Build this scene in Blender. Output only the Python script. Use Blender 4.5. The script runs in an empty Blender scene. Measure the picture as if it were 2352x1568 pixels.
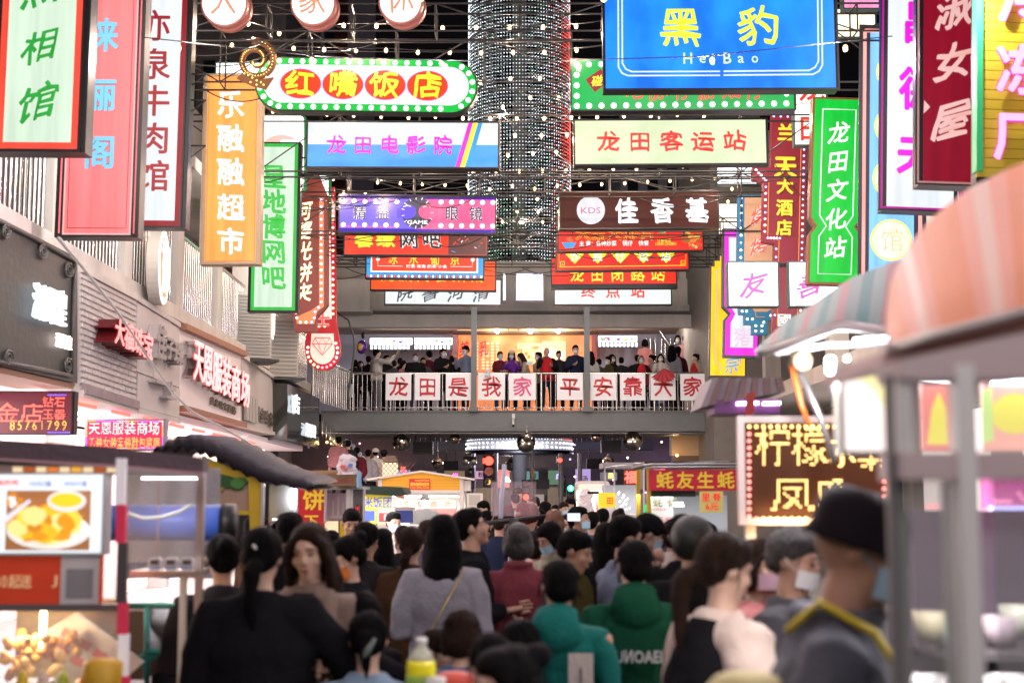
import bpy, bmesh, math, random
from math import sin, cos, pi, radians, sqrt, atan2
from mathutils import Vector, Matrix, Euler
random.seed(7)
SC = bpy.context.scene
COL = SC.collection
# ---------------------------------------------------------------- camera, world, exposure
F = 3267.0; CU, CV = 1176.0, 784.0; CAMZ = 1.75; TILT = radians(6.39)
cam = bpy.data.cameras.new('camera'); camo = bpy.data.objects.new('camera', cam); COL.objects.link(camo)
camo.location = (0, 0, CAMZ); camo.rotation_euler = (pi/2 + TILT, 0, 0)
cam.sensor_width = 36; cam.lens = 36*F/2352; cam.clip_end = 500; cam.clip_start = 0.1
cam.dof.use_dof = True; cam.dof.focus_distance = 33.0; cam.dof.aperture_fstop = 2.5
SC.camera = camo
W = bpy.data.worlds.new('World'); SC.world = W; W.use_nodes = True
_n = W.node_tree.nodes; _bg = _n['Background']
_sky = _n.new('ShaderNodeTexSky'); _sky.sky_type = 'NISHITA'; _sky.sun_disc = False
_sky.sun_elevation = radians(-6); _sky.sun_rotation = radians(200)
_mx = _n.new('ShaderNodeMix'); _mx.data_type = 'RGBA'; _mx.inputs[0].default_value = 0.9
W.node_tree.links.new(_sky.outputs[0], _mx.inputs[6]); _mx.inputs[7].default_value = (0.030, 0.026, 0.030, 1)
W.node_tree.links.new(_mx.outputs[2], _bg.inputs[0]); _bg.inputs[1].default_value = 0.12
vs = SC.view_settings; vs.view_transform = 'Standard'; vs.look = 'None'; vs.gamma = 1; vs.exposure = 0.0
try: vs.use_curve_mapping = False
except Exception: pass
cy = SC.cycles; cy.use_denoising = True; cy.max_bounces = 7; cy.diffuse_bounces = 3; cy.glossy_bounces = 3
cy.transmission_bounces = 5; cy.transparent_max_bounces = 12; cy.sample_clamp_indirect = 4; cy.caustics_reflective = False; cy.caustics_refractive = False
# ---------------------------------------------------------------- picture <-> place
def ray(u, v):
    x = (u-CU)/F; y = -(v-CV)/F
    return Vector((x, cos(TILT)-y*sin(TILT), sin(TILT)+y*cos(TILT)))
def P(u, v, Y):
    d = ray(u, v); return Vector((0, 0, CAMZ)) + d*(Y/d.y)
def PX(u, v, X):
    d = ray(u, v); return Vector((0, 0, CAMZ)) + d*(X/d.x)
# ---------------------------------------------------------------- materials
MATS = {}
def M(name, col=(.5,.5,.5), rough=.6, metal=0., emit=0., ecol=None, var=0., vs_=3., bump=0., bs=40., alpha=1., trans=0., spec=.5, sheen=0., stretch=None, samp=True, hot=0., tile=0., sub=0.):
    if name in MATS: return MATS[name]
    m = bpy.data.materials.new(name); MATS[name] = m; m.use_nodes = True
    nt = m.node_tree; b = nt.nodes['Principled BSDF']
    b.inputs['Base Color'].default_value = (*col, 1); b.inputs['Roughness'].default_value = rough
    b.inputs['Metallic'].default_value = metal; b.inputs['Alpha'].default_value = alpha
    b.inputs['Transmission Weight'].default_value = trans; b.inputs['Specular IOR Level'].default_value = spec
    if sheen: b.inputs['Sheen Weight'].default_value = sheen
    if sub:
        b.inputs['Subsurface Weight'].default_value = sub; b.inputs['Subsurface Radius'].default_value = (.5,.2,.1); b.inputs['Subsurface Scale'].default_value = .03
    tc = nt.nodes.new('ShaderNodeTexCoord'); mp = nt.nodes.new('ShaderNodeMapping')
    nt.links.new(tc.outputs['Object'], mp.inputs[0])
    if stretch: mp.inputs['Scale'].default_value = stretch
    if emit >= .8: b.inputs['Base Color'].default_value = (*[x*.35 for x in col], 1)
    if emit:
        b.inputs['Emission Color'].default_value = (*(ecol or col), 1); b.inputs['Emission Strength'].default_value = emit
        if hot:
            n = nt.nodes.new('ShaderNodeTexNoise'); n.inputs['Scale'].default_value = 3.2; n.inputs['Detail'].default_value = 3
            r = nt.nodes.new('ShaderNodeMapRange'); r.inputs[1].default_value = .3; r.inputs[2].default_value = .7; r.inputs[3].default_value = emit*(1-hot); r.inputs[4].default_value = emit*(1+hot)
            nt.links.new(mp.outputs[0], n.inputs[0]); nt.links.new(n.outputs[0], r.inputs[0]); nt.links.new(r.outputs[0], b.inputs['Emission Strength'])
        if not samp: m.cycles.emission_sampling = 'NONE'
    if var:
        n = nt.nodes.new('ShaderNodeTexNoise'); n.inputs['Scale'].default_value = vs_; n.inputs['Detail'].default_value = 6; n.inputs['Roughness'].default_value = .65
        mx = nt.nodes.new('ShaderNodeMix'); mx.data_type = 'RGBA'
        mx.inputs[6].default_value = (*[c*(1-var) for c in col], 1); mx.inputs[7].default_value = (*[min(1, c*(1+var)) for c in col], 1)
        nt.links.new(mp.outputs[0], n.inputs[0]); nt.links.new(n.outputs[0], mx.inputs[0]); nt.links.new(mx.outputs[2], b.inputs['Base Color'])
        rr = nt.nodes.new('ShaderNodeMapRange'); rr.inputs[3].default_value = max(.02, rough*.75); rr.inputs[4].default_value = min(1, rough*1.25)
        nt.links.new(n.outputs[0], rr.inputs[0]); nt.links.new(rr.outputs[0], b.inputs['Roughness'])
    if bump:
        n = nt.nodes.new('ShaderNodeTexNoise'); n.inputs['Scale'].default_value = bs; n.inputs['Detail'].default_value = 4
        bp = nt.nodes.new('ShaderNodeBump'); bp.inputs['Strength'].default_value = bump; bp.inputs['Distance'].default_value = .02
        nt.links.new(mp.outputs[0], n.inputs[0]); nt.links.new(n.outputs[0], bp.inputs['Height']); nt.links.new(bp.outputs[0], b.inputs['Normal'])
    return m
def lin(r, g, b):
    f = lambda c: ((c/255+.055)/1.055)**2.4 if c > 10 else c/255/12.92
    return (f(r), f(g), f(b))
def LB(name, r, g, b, s=1., hot=.12, samp=True):      # back-lit acrylic of a light box
    c = lin(r, g, b); wh = min(r, g, b) > 195 and s < 1.12; k = [1. if wh else 1+.55*max(0, min(1, (x-.6)/.4)) for x in c]
    return M(name, tuple(x*.22 for x in c), .35, spec=.25, emit=s*(.93 if wh else 1), ecol=tuple(x*y for x, y in zip(c, k)), hot=hot*(1. if wh else 1.5), samp=samp, stretch=(1.6,1,.45))
STEEL = M('dark_steel', (.035,.035,.038), .45, .6, var=.4, bump=.2)
BLACKF = M('black_frame', (.012,.012,.014), .4, .3, var=.3)
STAIN = M('stainless_tube', (.62,.60,.57), .22, 1., var=.15, vs_=8)
ALU = M('brushed_aluminium', (.55,.55,.54), .35, .85, var=.2, vs_=6)
WHITEP = M('white_paint', (.72,.72,.70), .5, var=.12, bump=.1)
CABLE = M('black_cable', (.02,.02,.02), .5)
WCABLE = M('white_cable', (.6,.6,.58), .5)
# ---------------------------------------------------------------- meshes
def tag(o, label=None, cat=None, group=None, kind=None):
    if label: o['label'] = label
    if cat: o['category'] = cat
    if group: o['group'] = group
    if kind: o['kind'] = kind
    return o
def ob(name, me, parent=None, loc=None, rot=None, sc=None):
    o = bpy.data.objects.new(name, me); COL.objects.link(o)
    if parent is not None: o.parent = parent
    if loc is not None: o.location = loc
    if rot is not None: o.rotation_euler = rot
    if sc is not None: o.scale = sc
    return o
def thing(name, label, cat, loc=(0,0,0), rz=0, group=None):
    return tag(ob(name, None, None, loc, (0,0,rz)), label, cat, group)
class MB:
    def __init__(s): s.v = []; s.f = []; s.m = []; s.mats = []; s.sm = []
    def mi(s, m):
        if m not in s.mats: s.mats.append(m)
        return s.mats.index(m)
    def add(s, vs, fs, m=None, smooth=False):
        b = len(s.v); s.v += [tuple(v) for v in vs]; k = s.mi(m) if m else 0
        for f in fs: s.f.append(tuple(b+i for i in f)); s.m.append(k); s.sm.append(smooth)
        return s
    def box(s, a, b, m=None):
        x0,y0,z0 = [min(p) for p in zip(a,b)]; x1,y1,z1 = [max(p) for p in zip(a,b)]
        return s.add([(x0,y0,z0),(x1,y0,z0),(x1,y1,z0),(x0,y1,z0),(x0,y0,z1),(x1,y0,z1),(x1,y1,z1),(x0,y1,z1)],
                     [(0,3,2,1),(4,5,6,7),(0,1,5,4),(1,2,6,5),(2,3,7,6),(3,0,4,7)], m)
    def tube(s, pts, r, m=None, n=6, smooth=True, flat=1., cap=True):
        pts = [Vector(p) for p in pts]; rs = r if isinstance(r, (list, tuple)) else [r]*len(pts)
        vs, up0 = [], None
        for i, p in enumerate(pts):
            d = (pts[min(i+1, len(pts)-1)] - pts[max(i-1, 0)])
            d = d.normalized() if d.length > 1e-9 else Vector((0,0,1))
            up = up0 if up0 is not None else (Vector((0,0,1)) if abs(d.z) < .9 else Vector((0,1,0)))
            a = d.cross(up)
            if a.length < 1e-4: a = d.cross(Vector((1,0,0)))
            a.normalize(); c = a.cross(d).normalized(); up0 = c
            rr = rs[i]; ra, rb = rr if isinstance(rr, tuple) else (rr, rr*flat)
            for k in range(n):
                t = 2*pi*k/n; vs.append(p + a*(ra*cos(t)) + c*(rb*sin(t)))
        fs = []
        for i in range(len(pts)-1):
            for k in range(n):
                fs.append((i*n+k, i*n+(k+1)%n, (i+1)*n+(k+1)%n, (i+1)*n+k))
        if cap: fs += [tuple(range(n))[::-1], tuple((len(pts)-1)*n+k for k in range(n))]
        return s.add(vs, fs, m, smooth)
    def loft(s, rings, m=None, n=14, smooth=True, cap=True):   # rings: (centre, rx, ry) horizontal-ish ellipses
        vs = []
        for c, rx, ry in rings:
            c = Vector(c)
            for k in range(n): t = 2*pi*k/n; vs.append(c + Vector((rx*cos(t), ry*sin(t), 0)))
        fs = []
        for i in range(len(rings)-1):
            for k in range(n): fs.append((i*n+k, i*n+(k+1)%n, (i+1)*n+(k+1)%n, (i+1)*n+k))
        if cap: fs += [tuple(range(n))[::-1], tuple((len(rings)-1)*n+k for k in range(n))]
        return s.add(vs, fs, m, smooth)
    def ell(s, c, r, m=None, n=12, k=8, rot=None, smooth=True):
        c = Vector(c); r = (r,r,r) if not isinstance(r, tuple) else r
        R = Euler(rot).to_matrix() if rot else Matrix.Identity(3); vs = []
        for i in range(1, k):
            a = pi*i/k
            for j in range(n):
                t = 2*pi*j/n; vs.append(c + R @ Vector((r[0]*sin(a)*cos(t), r[1]*sin(a)*sin(t), r[2]*cos(a))))
        vs += [c + R @ Vector((0,0,r[2])), c + R @ Vector((0,0,-r[2]))]
        fs = []
        for i in range(k-2):
            for j in range(n): fs.append((i*n+j, (i+1)*n+j, (i+1)*n+(j+1)%n, i*n+(j+1)%n))
        T, B = (k-1)*n, (k-1)*n+1
        for j in range(n): fs.append((T, j, (j+1)%n)); fs.append((B, (k-2)*n+(j+1)%n, (k-2)*n+j))
        return s.add(vs, fs, m, smooth)
    def poly(s, pts, y0, y1, m=None):         # outline in x,z extruded along y (y0 front < y1 back)
        n = len(pts)
        ar = sum(pts[i][0]*pts[(i+1)%n][1]-pts[(i+1)%n][0]*pts[i][1] for i in range(n))
        if ar < 0: pts = pts[::-1]
        vs = [(x,y0,z) for x,z in pts] + [(x,y1,z) for x,z in pts]
        fs = [tuple(range(n)), tuple(range(n,2*n))[::-1]] + [(i, i+n, (i+1)%n+n, (i+1)%n) for i in range(n)]
        return s.add(vs, fs, m)
    def mesh(s, name='m'):
        me = bpy.data.meshes.new(name); me.from_pydata(s.v, [], s.f)
        for m in s.mats: me.materials.append(m)
        if s.f:
            me.polygons.foreach_set('material_index', s.m); me.polygons.foreach_set('use_smooth', s.sm)
        me.update(); return me
    def build(s, name, parent=None, **k): return ob(name, s.mesh(name), parent, **k)
UNIT = {}
def unit(kind, m):
    k = (kind, m.name)
    if k not in UNIT:
        b = MB()
        if kind == 'box': b.box((-.5,-.5,-.5), (.5,.5,.5), m)
        if kind == 'ball': b.ell((0,0,0), 1., m, 10, 7)
        if kind == 'rod': b.tube([(0,0,-.5),(0,0,.5)], 1., m, 8)
        if kind == 'dome': b.ell((0,0,0), (1.,.55,1.), m, 12, 7)
        if kind == 'disc': b.tube([(0,.5,0),(0,-.5,0)], 1., m, 20, smooth=False)
        if kind == 'bottle': b.loft([((0,0,0),.9,.9),((0,0,.1),1,1),((0,0,1.9),1,1),((0,0,2.3),.75,.75),((0,0,2.6),.4,.4),((0,0,2.65),.45,.45),((0,0,2.9),.4,.4),((0,0,3.6),.08,.08)], m, 12)
        UNIT[k] = b.mesh(kind)
    return UNIT[k]
def bar(name, a, b, r, m, parent=None, kind='rod'):     # a straight rod between two points, sharing one mesh
    a, b = Vector(a), Vector(b); d = b-a
    q = Vector((0,0,1)).rotation_difference(d.normalized()).to_euler()
    rr = (r, r) if not isinstance(r, tuple) else r
    return ob(name, unit(kind, m), parent, (a+b)/2, q, (rr[0], rr[1], d.length))
def blk(name, a, b, m, parent=None):
    a, b = Vector(a), Vector(b); s = b-a
    return ob(name, unit('box', m), parent, (a+b)/2, None, (abs(s.x), abs(s.y), abs(s.z)))
# ---------------------------------------------------------------- glyphs
GL = {}
def glyph(txt, bold=.0, style='', m=None):
    k = (txt, bold, style, m.name)
    if k in GL: return GL[k]
    kk = (txt, bold, style)
    if kk not in GL:
        c = bpy.data.curves.new('g', 'FONT'); c.body = txt; c.size = 1; c.extrude = .5; c.resolution_u = 2
        c.align_x = 'CENTER'; o = bpy.data.objects.new('g', c); me = o.to_mesh()
        vs = [v.co.copy() for v in me.vertices]; fs = [tuple(p.vertices) for p in me.polygons]
        o.to_mesh_clear(); bpy.data.objects.remove(o); bpy.data.curves.remove(c)
        if not vs: vs = [Vector((0,0,0))]
        if len(txt) == 1 and ord(txt) > 0x2000: cx, cyy, w, h = 0, .38, .96, .96
        elif len(txt) == 1 and txt.isdigit(): cx, cyy, w, h = 0, .36, .66, .80
        else:
            xs = [v.x for v in vs]; ys = [v.y for v in vs]; cx, cyy = (min(xs)+max(xs))/2, (min(ys)+max(ys))/2
            w, h = max(xs)-min(xs), max(ys)-min(ys)
        out = []
        for v in vs:
            x, z, y = (v.x-cx)/w, (v.y-cyy)/max(h, .01), -v.z
            if bold: x *= 1-1.1*bold; z *= 1-1.1*bold
            if style == 'kai': z += .16*x; x += .05*sin(z*5)
            if style == 'li': z += .07*(1-(2*x)**2)-.02+.03*sin(9*x); x *= 1.02+.10*cos(z*6)
            if style == 'xing': z += .22*x+.05*sin(7*x); x += .10*z+.05*sin(6*z)
            if style == 'art': x += .035*sin(z*13); z += .03*sin(x*11)
            out.append((x, y, z))
        if bold > .004:        # heavier strokes: the front faces repeated a hair apart, shifted round a ring
            front = [f for f in fs if all(out[i][1] < -.49 for i in f)]; used = sorted({i for f in front for i in f}); base = list(out)
            R = bold*.62; asp = w if len(txt) > 1 else 1
            ringn = 8 if R < .035 else 14; sh = []
            for q in range(ringn):
                rr = R if (R < .03 or q < 9) else R*.5; t = 2*pi*q/min(ringn, 9)
                kx = .62 if style in ('li', 'kai') else 1.
                sh.append((rr*kx*cos(t)/max(asp,1), rr*sin(t)*(1 if len(txt) == 1 else 1.)))
            for q, (dx, dz) in enumerate(sh):
                o_ = len(out); mp = {i: o_+n for n, i in enumerate(used)}
                out += [(base[i][0]+dx, base[i][1]+.004*(q+1), base[i][2]+dz) for i in used]; fs = fs+[tuple(mp[i] for i in f) for f in front]
        GL[kk] = (out, fs)
    out, fs = GL[kk]
    b = MB(); b.add(out, fs, m); GL[k] = b.mesh('glyph'); return GL[k]
def glyph_cells(ch, n=16, bold=0., m=None):             # grid cells that a glyph covers
    me = glyph(ch, bold, '', m or STEEL); tris = []
    for p in me.polygons:
        if p.normal.y < -.5:
            q = [me.vertices[i].co for i in p.vertices]
            for i in range(1, len(q)-1): tris.append((q[0].x,q[0].z,q[i].x,q[i].z,q[i+1].x,q[i+1].z))
    cells = []
    for i in range(n):
        for j in range(n):
            x, z = (i+.5)/n-.5, (j+.5)/n-.5
            for ax,az,bx,bz,cx_,cz in tris:
                d1 = (bx-ax)*(z-az)-(bz-az)*(x-ax); d2 = (cx_-bx)*(z-bz)-(cz-bz)*(x-bx); d3 = (ax-cx_)*(z-cz)-(az-cz)*(x-cx_)
                if (d1 >= 0) == (d2 >= 0) == (d3 >= 0): cells.append((x, z)); break
    return cells
# ---------------------------------------------------------------- a thing laid out on an upright plane seen in the picture
class Fr:
    def __init__(s, name, label, cat, u, v, Y=None, X=None, roll=0, yaw=0, group=None, parent=None):
        s.Y, s.X = Y, X
        o = P(u, v, Y) if Y is not None else PX(u, v, X)
        s.c = o
        rz = radians(yaw) + (0 if Y is not None else (pi/2 if X < 0 else -pi/2))
        s.base = Matrix.Translation(o) @ Matrix.Rotation(rz, 4, 'Z'); s.inv = s.base.inverted()
        s.n = (s.base.to_3x3() @ Vector((0,1,0))); s.k = ((Y if Y is not None else o.y))/F
        s.o = ob(name, None, parent); s.o.matrix_world = s.base @ Matrix.Rotation(radians(-roll), 4, 'Y')
        tag(s.o, label, cat, group)
    def L(s, u, v, d=0.):
        r = ray(u, v); O = Vector((0,0,CAMZ)); t = (s.c-O).dot(s.n)/r.dot(s.n)
        q = s.inv @ (O + r*t); return Vector((q.x, -d, q.z))
    def rect(s, name, u0, v0, u1, v1, m, d0=0., d1=.02, parent=None):
        um, vm = (u0+u1)/2, (v0+v1)/2
        x0, x1 = s.L(u0, vm).x, s.L(u1, vm).x; z0, z1 = s.L(um, v1).z, s.L(um, v0).z
        return ob(name, unit('box', m), parent or s.o, ((x0+x1)/2, -(d0+d1)/2, (z0+z1)/2), None, (abs(x1-x0), abs(d1-d0), abs(z1-z0)))
    def ring(s, name, u0, v0, u1, v1, w, m, d0, d1):       # rectangular frame, four bars in one mesh
        a, b = s.L(u0, v1), s.L(u1, v0); wm = w*s.k; mb = MB()
        mb.box((a.x,-d1,a.z), (a.x+wm,-d0,b.z), m); mb.box((b.x-wm,-d1,a.z), (b.x,-d0,b.z), m)
        mb.box((a.x+wm,-d1,a.z), (b.x-wm,-d0,a.z+wm), m); mb.box((a.x+wm,-d1,b.z-wm), (b.x-wm,-d0,b.z), m)
        return mb.build(name, s.o)
    def poly(s, name, pts, m, d0=0., d1=.02):
        q = [s.L(*p) for p in pts]; return MB().poly([(p.x, p.z) for p in q], -d1, -d0, m).build(name, s.o)
    def line(s, name, pts, rpx, m, d=.03, n=5):
        return MB().tube([s.L(u, v, d) for u, v in pts], rpx*s.k, m, n).build(name, s.o)
    def ch(s, c, u, v, w, h, m, d=.02, th=.02, bold=.02, style='', out=None, name='character', ow=.035):
        ax = s.L(u-w/2, v).x; bx = s.L(u+w/2, v).x; z0, z1 = s.L(u, v+h/2).z, s.L(u, v-h/2).z
        loc = ((ax+bx)/2, -d-th/2, (z0+z1)/2); scl = (bx-ax, th, z1-z0)
        o = ob(name, glyph(c, bold, style, m), s.o, loc, None, scl)
        if out: ob(name+'_outline', glyph(c, bold+ow, style, out), s.o, (loc[0], -d-th*.3, loc[2]), None, (scl[0], th*.6, scl[2]))
        return o
    def chars(s, t, pts, w, h, m, **k):
        for c, (u, v) in zip(t, pts): s.ch(c, u, v, w, h, m, **k)
    def bulb(s, u, v, r, m, d=.02, name='bulb', kind='dome'):
        return ob(name, unit(kind, m), s.o, s.L(u, v, d), None, (r*s.k,)*3)
    def lightbox(s, u0, v0, u1, v1, face, depth=.18, frame=BLACKF, fw=3, back=None, border=None, bw=0):
        s.rect('housing', u0, v0, u1, v1, frame, -depth, 0)
        s.ring('frame', u0, v0, u1, v1, fw, frame, .001, .022)
        if border: s.ring('border', u0+fw, v0+fw, u1-fw, v1-fw, bw, border, .001, .012)
        s.rect('face_panel', u0+fw+bw, v0+fw+bw, u1-fw-bw, v1-fw-bw, face, .002, .010)
        if back: s.rect('rear_panel', u0+fw, v0+fw, u1-fw, v1-fw, back, -depth-.012, -depth-.002)
def rr_pts(u0, v0, u1, v1, r, n=7):
    out = []
    for cx_, cy_, a0 in ((u1-r, v0+r, -90), (u1-r, v1-r, 0), (u0+r, v1-r, 90), (u0+r, v0+r, 180)):
        for i in range(n+1): a = radians(a0+90*i/n); out.append((cx_+r*cos(a), cy_+r*sin(a)))
    return out
def circ(u, v, r, n=24, ry=None): return [(u+r*cos(2*pi*i/n), v+(ry or r)*sin(2*pi*i/n)) for i in range(n)]
def area(name, loc, rot, sx, sy, energy, col, parent=None):
    l = bpy.data.lights.new(name, 'AREA'); l.shape = 'RECTANGLE'; l.size = sx; l.size_y = sy; l.energy = energy; l.color = col
    o = bpy.data.objects.new(name, l); COL.objects.link(o); o.location = loc; o.rotation_euler = rot
    if parent: o.parent = parent
    return o
def point(name, loc, energy, col, r=.05, parent=None):
    l = bpy.data.lights.new(name, 'POINT'); l.energy = energy; l.color = col; l.shadow_soft_size = r
    o = bpy.data.objects.new(name, l); COL.objects.link(o); o.location = loc
    if parent: o.parent = parent
    return o
# ================================================================ SETTING
def S(o, label=None): tag(o, label, kind='structure'); return o
asph = M('asphalt', (.045,.045,.047), .75, var=.35, bump=.5, bs=90)
S(MB().box((-60,-8,-.3), (60,140,0), asph).build('road'))
pave = M('pavement_slab', (.16,.155,.15), .65, var=.25, bump=.3)
S(MB().box((-8,2,.0), (-4.2,44,.12), pave).build('pavement'))
S(MB().box((4.6,2,.0), (9,44,.12), pave).build('pavement'))
XL = -4.9
tilew = M('grey_wall_tile', (.66,.62,.61), .35, var=.2, bump=.25)
greyp = M('grey_shop_panel', (.58,.54,.54), .5, stretch=(2,2,.3), var=.22, bump=.1)
cream = M('cream_render', (.62,.58,.54), .7, stretch=(1.5,1.5,.25), var=.32, vs_=2, bump=.3)
whitec = M('weathered_white_concrete', (.64,.61,.57), .75, stretch=(1.5,1.5,.3), var=.32, vs_=1.3, bump=.35)
darkw = M('dark_wall', (.05,.047,.05), .7, var=.4)
charp = M('charcoal_sign_board', (.055,.06,.058), .5, var=.25, bump=.2, bs=12)
# left terrace of shops
sh = thing('shop_terrace', 'long two storey terrace of shops along the left side of the street', 'building', (XL,0,0))
def lb(name, a, b, m): a = Vector(a)-Vector((XL,0,0)); b = Vector(b)-Vector((XL,0,0)); return MB().box(a, b, m).build(name, sh)
lb('upper_wall', (-8.6,6,4.5), (-6.3,36,9.5), M('upper_wall_paint', (.20,.19,.18), .8, var=.3))
lb('walkway_slab', (-6.3,6,4.42), (XL-.06,36,4.62), cream)
ceilm = M('glowing_canopy_ceiling', (.75,.68,.68), .45, emit=.22, ecol=(1,.72,.74), var=.08)  # ceiling glows by itself: lamp light put into its colour
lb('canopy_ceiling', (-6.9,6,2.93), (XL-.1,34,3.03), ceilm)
shopw = M('lit_shop_interior', (.75,.62,.58), .5, emit=.9, ecol=(1,.66,.52), var=.2)
shopw2 = M('lit_shop_interior_white', (.75,.72,.7), .5, emit=1.3, ecol=(1,.88,.86), var=.2)
for i in range(8):
    y0 = 9+i*3.1
    lb('shop_front', (-7.1,y0+.15,.12), (-6.95,y0+2.9,2.90), shopw if i % 2 else shopw2)
    lb('pilaster', (-6.95,y0-.15,.12), (-6.6,y0+.13,2.92), M('pilaster_marble', (.4,.35,.34), .3, var=.3))
    for k in range(2):
        a = area('ceiling_lamp', (-6.0, y0+.8+1.5*k, 2.9), (0,0,0), .5, .3, 150, (1,.80,.80))
        lp = MB().box((-6.25-XL,y0+.65+1.5*k,2.905), (-5.75-XL,y0+.95+1.5*k,2.928), M('lamp_panel', (.9,.9,.9), .4, emit=6, ecol=(1,.93,.9), samp=False)).build('lamp_panel', sh)
for Y_ in [9.5+2.9*i for i in range(9)]:
    lb('pillar', (-5.35,Y_,4.62), (-5.02,Y_+.38,6.9), whitec)
lb('eaves_slab', (-6.3,6,6.9), (-4.95,36,7.1), cream)
# balcony bars
rl = thing('balcony_railing', 'upright stainless bar railing along the first floor walkway over the left shops', 'railing', (-5.12,0,4.62))
for k in range(190):
    y = 8.0+k*.145
    if y > 35.4: break
    bar('baluster', (0,y,.05), (0,y,1.16), .022, STAIN, rl)
bar('handrail', (0,8,1.2), (0,35.4,1.2), .032, STAIN, rl); bar('bottom_rail', (0,8,.06), (0,35.4,.06), .02, STAIN, rl)
# fascias
def fascia(name, label, u0, u1, top0, top1, bot0, bot1, m, X=XL, dep=.35, cat='shop fascia'):
    f = Fr(name, label, cat, (u0+u1)/2, (top0+bot1)/2, X=X)
    a, b, c, d = f.L(u0, top0), f.L(u1, top1), f.L(u1, bot1), f.L(u0, bot0)
    f.q = (a, b, c, d)
    MB().poly([(p.x, p.z) for p in (a, b, c, d)], 0, dep, m).build('board', f.o)
    return f
def trim(f, m, h=.07, out=.05):
    a, b, c, d = f.q
    MB().poly([(a.x,a.z),(b.x,b.z),(b.x,b.z+h),(a.x,a.z+h)], -out, .3, m).build('top_trim', f.o)
    MB().poly([(d.x,d.z-h),(c.x,c.z-h),(c.x,c.z),(d.x,d.z)], -out, .3, m).build('bottom_trim', f.o)
def panel_tiles(f, nx, ny, m, gap=.012):
    a, b, c, d = f.q; n = 0
    for j in range(ny):
        for i in range(nx):
            off = .5*(j % 2)/nx
            s0, s1 = max(0, i/nx-off), min(1, (i+1)/nx-off)
            if i == nx-1: s1 = 1.
            t0, t1 = j/ny, (j+1)/ny
            def q(s, t):
                T = a.lerp(b, s); B = d.lerp(c, s); return T.lerp(B, t)
            p = [q(s0,t0), q(s1,t0), q(s1,t1), q(s0,t1)]; cc = sum(p, Vector())/4
            x0 = min(p[0].x,p[3].x)+gap; x1 = max(p[1].x,p[2].x)-gap
            z1 = (p[0].z+p[1].z)/2-gap; z0 = (p[2].z+p[3].z)/2+gap
            if x1-x0 < .03: continue
            o = ob('tile', unit('box', m), f.o, ((x0+x1)/2, -.008-.006*random.random(), (z0+z1)/2), (0, 0, random.uniform(-.01,.01)), (x1-x0, .03, z1-z0)); n += 1
X1 = -4.62
f1 = fascia('jewellery_shop_sign', 'big charcoal sign board with ornate corners and glowing white letters at far left', -60, 178, 470, 592, 826, 880, charp, X=X1, dep=.6)
gw = M('white_glow_letter', (.9,.95,1), .4, emit=1.5, ecol=(.86,.93,1.), samp=True)
for i, c in enumerate('潘国皇'): f1.ch(c, 71+i*25, 692+8*i, 22, 86, gw, d=.05, th=.06, bold=.012)
for i, c in enumerate('潘国皇'): f1.ch(c, 123+i*11, 781+3*i, 13, 34, M('warm_glow_letter', (1,.8,.7), .4, emit=3, ecol=(1,.82,.75)), d=.04, th=.03, bold=.04)
orn = M('grey_carved_moulding', (.10,.105,.10), .45, var=.4, bump=.4)
for ln_ in ([(-60,482),(60,540),(168,600)], [(168,600),(163,740),(160,862)], [(160,862),(60,842),(-60,822)]): f1.line('moulding', ln_, 5, orn, .02, 7)
for (u, v, q) in ((160,608,1),(158,850,-1),(100,566,1),(14,520,1),(20,832,-1)):
    f1.line('scroll_moulding', [(u+(22-t*1.3)*cos(t*.9)*.5-8, v+q*(20-t)*sin(t*.9)+q*10) for t in range(15)], 3.2, orn, .03, 6)
f1.poly('soffit_board', [(-60,828),(178,882),(172,893),(-60,842)], M('brown_soffit', (.25,.13,.08), .5), -.6, -.02)
f2 = fascia('tiled_fascia', 'white glazed brick fascia with four dark red box letters', 183, 309, 625, 690, 895, 933, greyp)
panel_tiles(f2, 9, 19, M('glazed_white_brick', (.66,.62,.61), .16, var=.25, vs_=2, bump=.3, bs=8)); trim(f2, cream, .08)
rbx = M('dark_red_letter_side', (.14,.012,.015), .35); rgl = M('red_neon_face', (.9,.15,.15), .4, emit=2.2, ecol=(1,.22,.22))
for i, c in enumerate('大福珠宝'):
    f2.ch(c, 221+23*i, 762+11*i, 25, 66, rbx, d=.03, th=.24, bold=.07); f2.ch(c, 221+23*i, 762+11*i, 24, 64, rgl, d=.275, th=.01, bold=.03)
f2.poly('marble_base', [(183,880),(309,921),(309,940),(183,903)], M('veined_marble', (.3,.25,.27), .2, var=.5, vs_=6), .02, .07)
f3 = fascia('grey_panel_fascia', 'plain grey panelled fascia with unlit grey box letters', 311, 408, 692, 752, 936, 961, greyp)
panel_tiles(f3, 4, 3, greyp); trim(f3, greyp)
gbx = M('grey_box_letter', (.40,.37,.37), .5, var=.15)
for i, c in enumerate('佳子珠'): f3.ch(c, 341+20*i, 786+13*i, 24, 86 if i == 0 else 56, gbx, d=.03, th=.16, bold=.06)
f3.ch('一', 350, 880, 34, 60, gbx, d=.03, th=.12, bold=.03); f3.ch('上', 371, 897, 24, 46, gbx, d=.03, th=.12, bold=.05)
wpan = M('pale_pink_board', (.62,.56,.55), .4, emit=.22, ecol=(1,.75,.72), var=.1)  # unlit board with a faint glow put in to brighten the facade
f4 = fascia('clothing_mall_fascia', 'long pale fascia with six big red and pink box letters in a steel frame', 411, 553, 757, 819, 931, 971, wpan)
trim(f4, M('rusty_frame', (.35,.16,.10), .5, var=.4), .09, .12)
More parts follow.
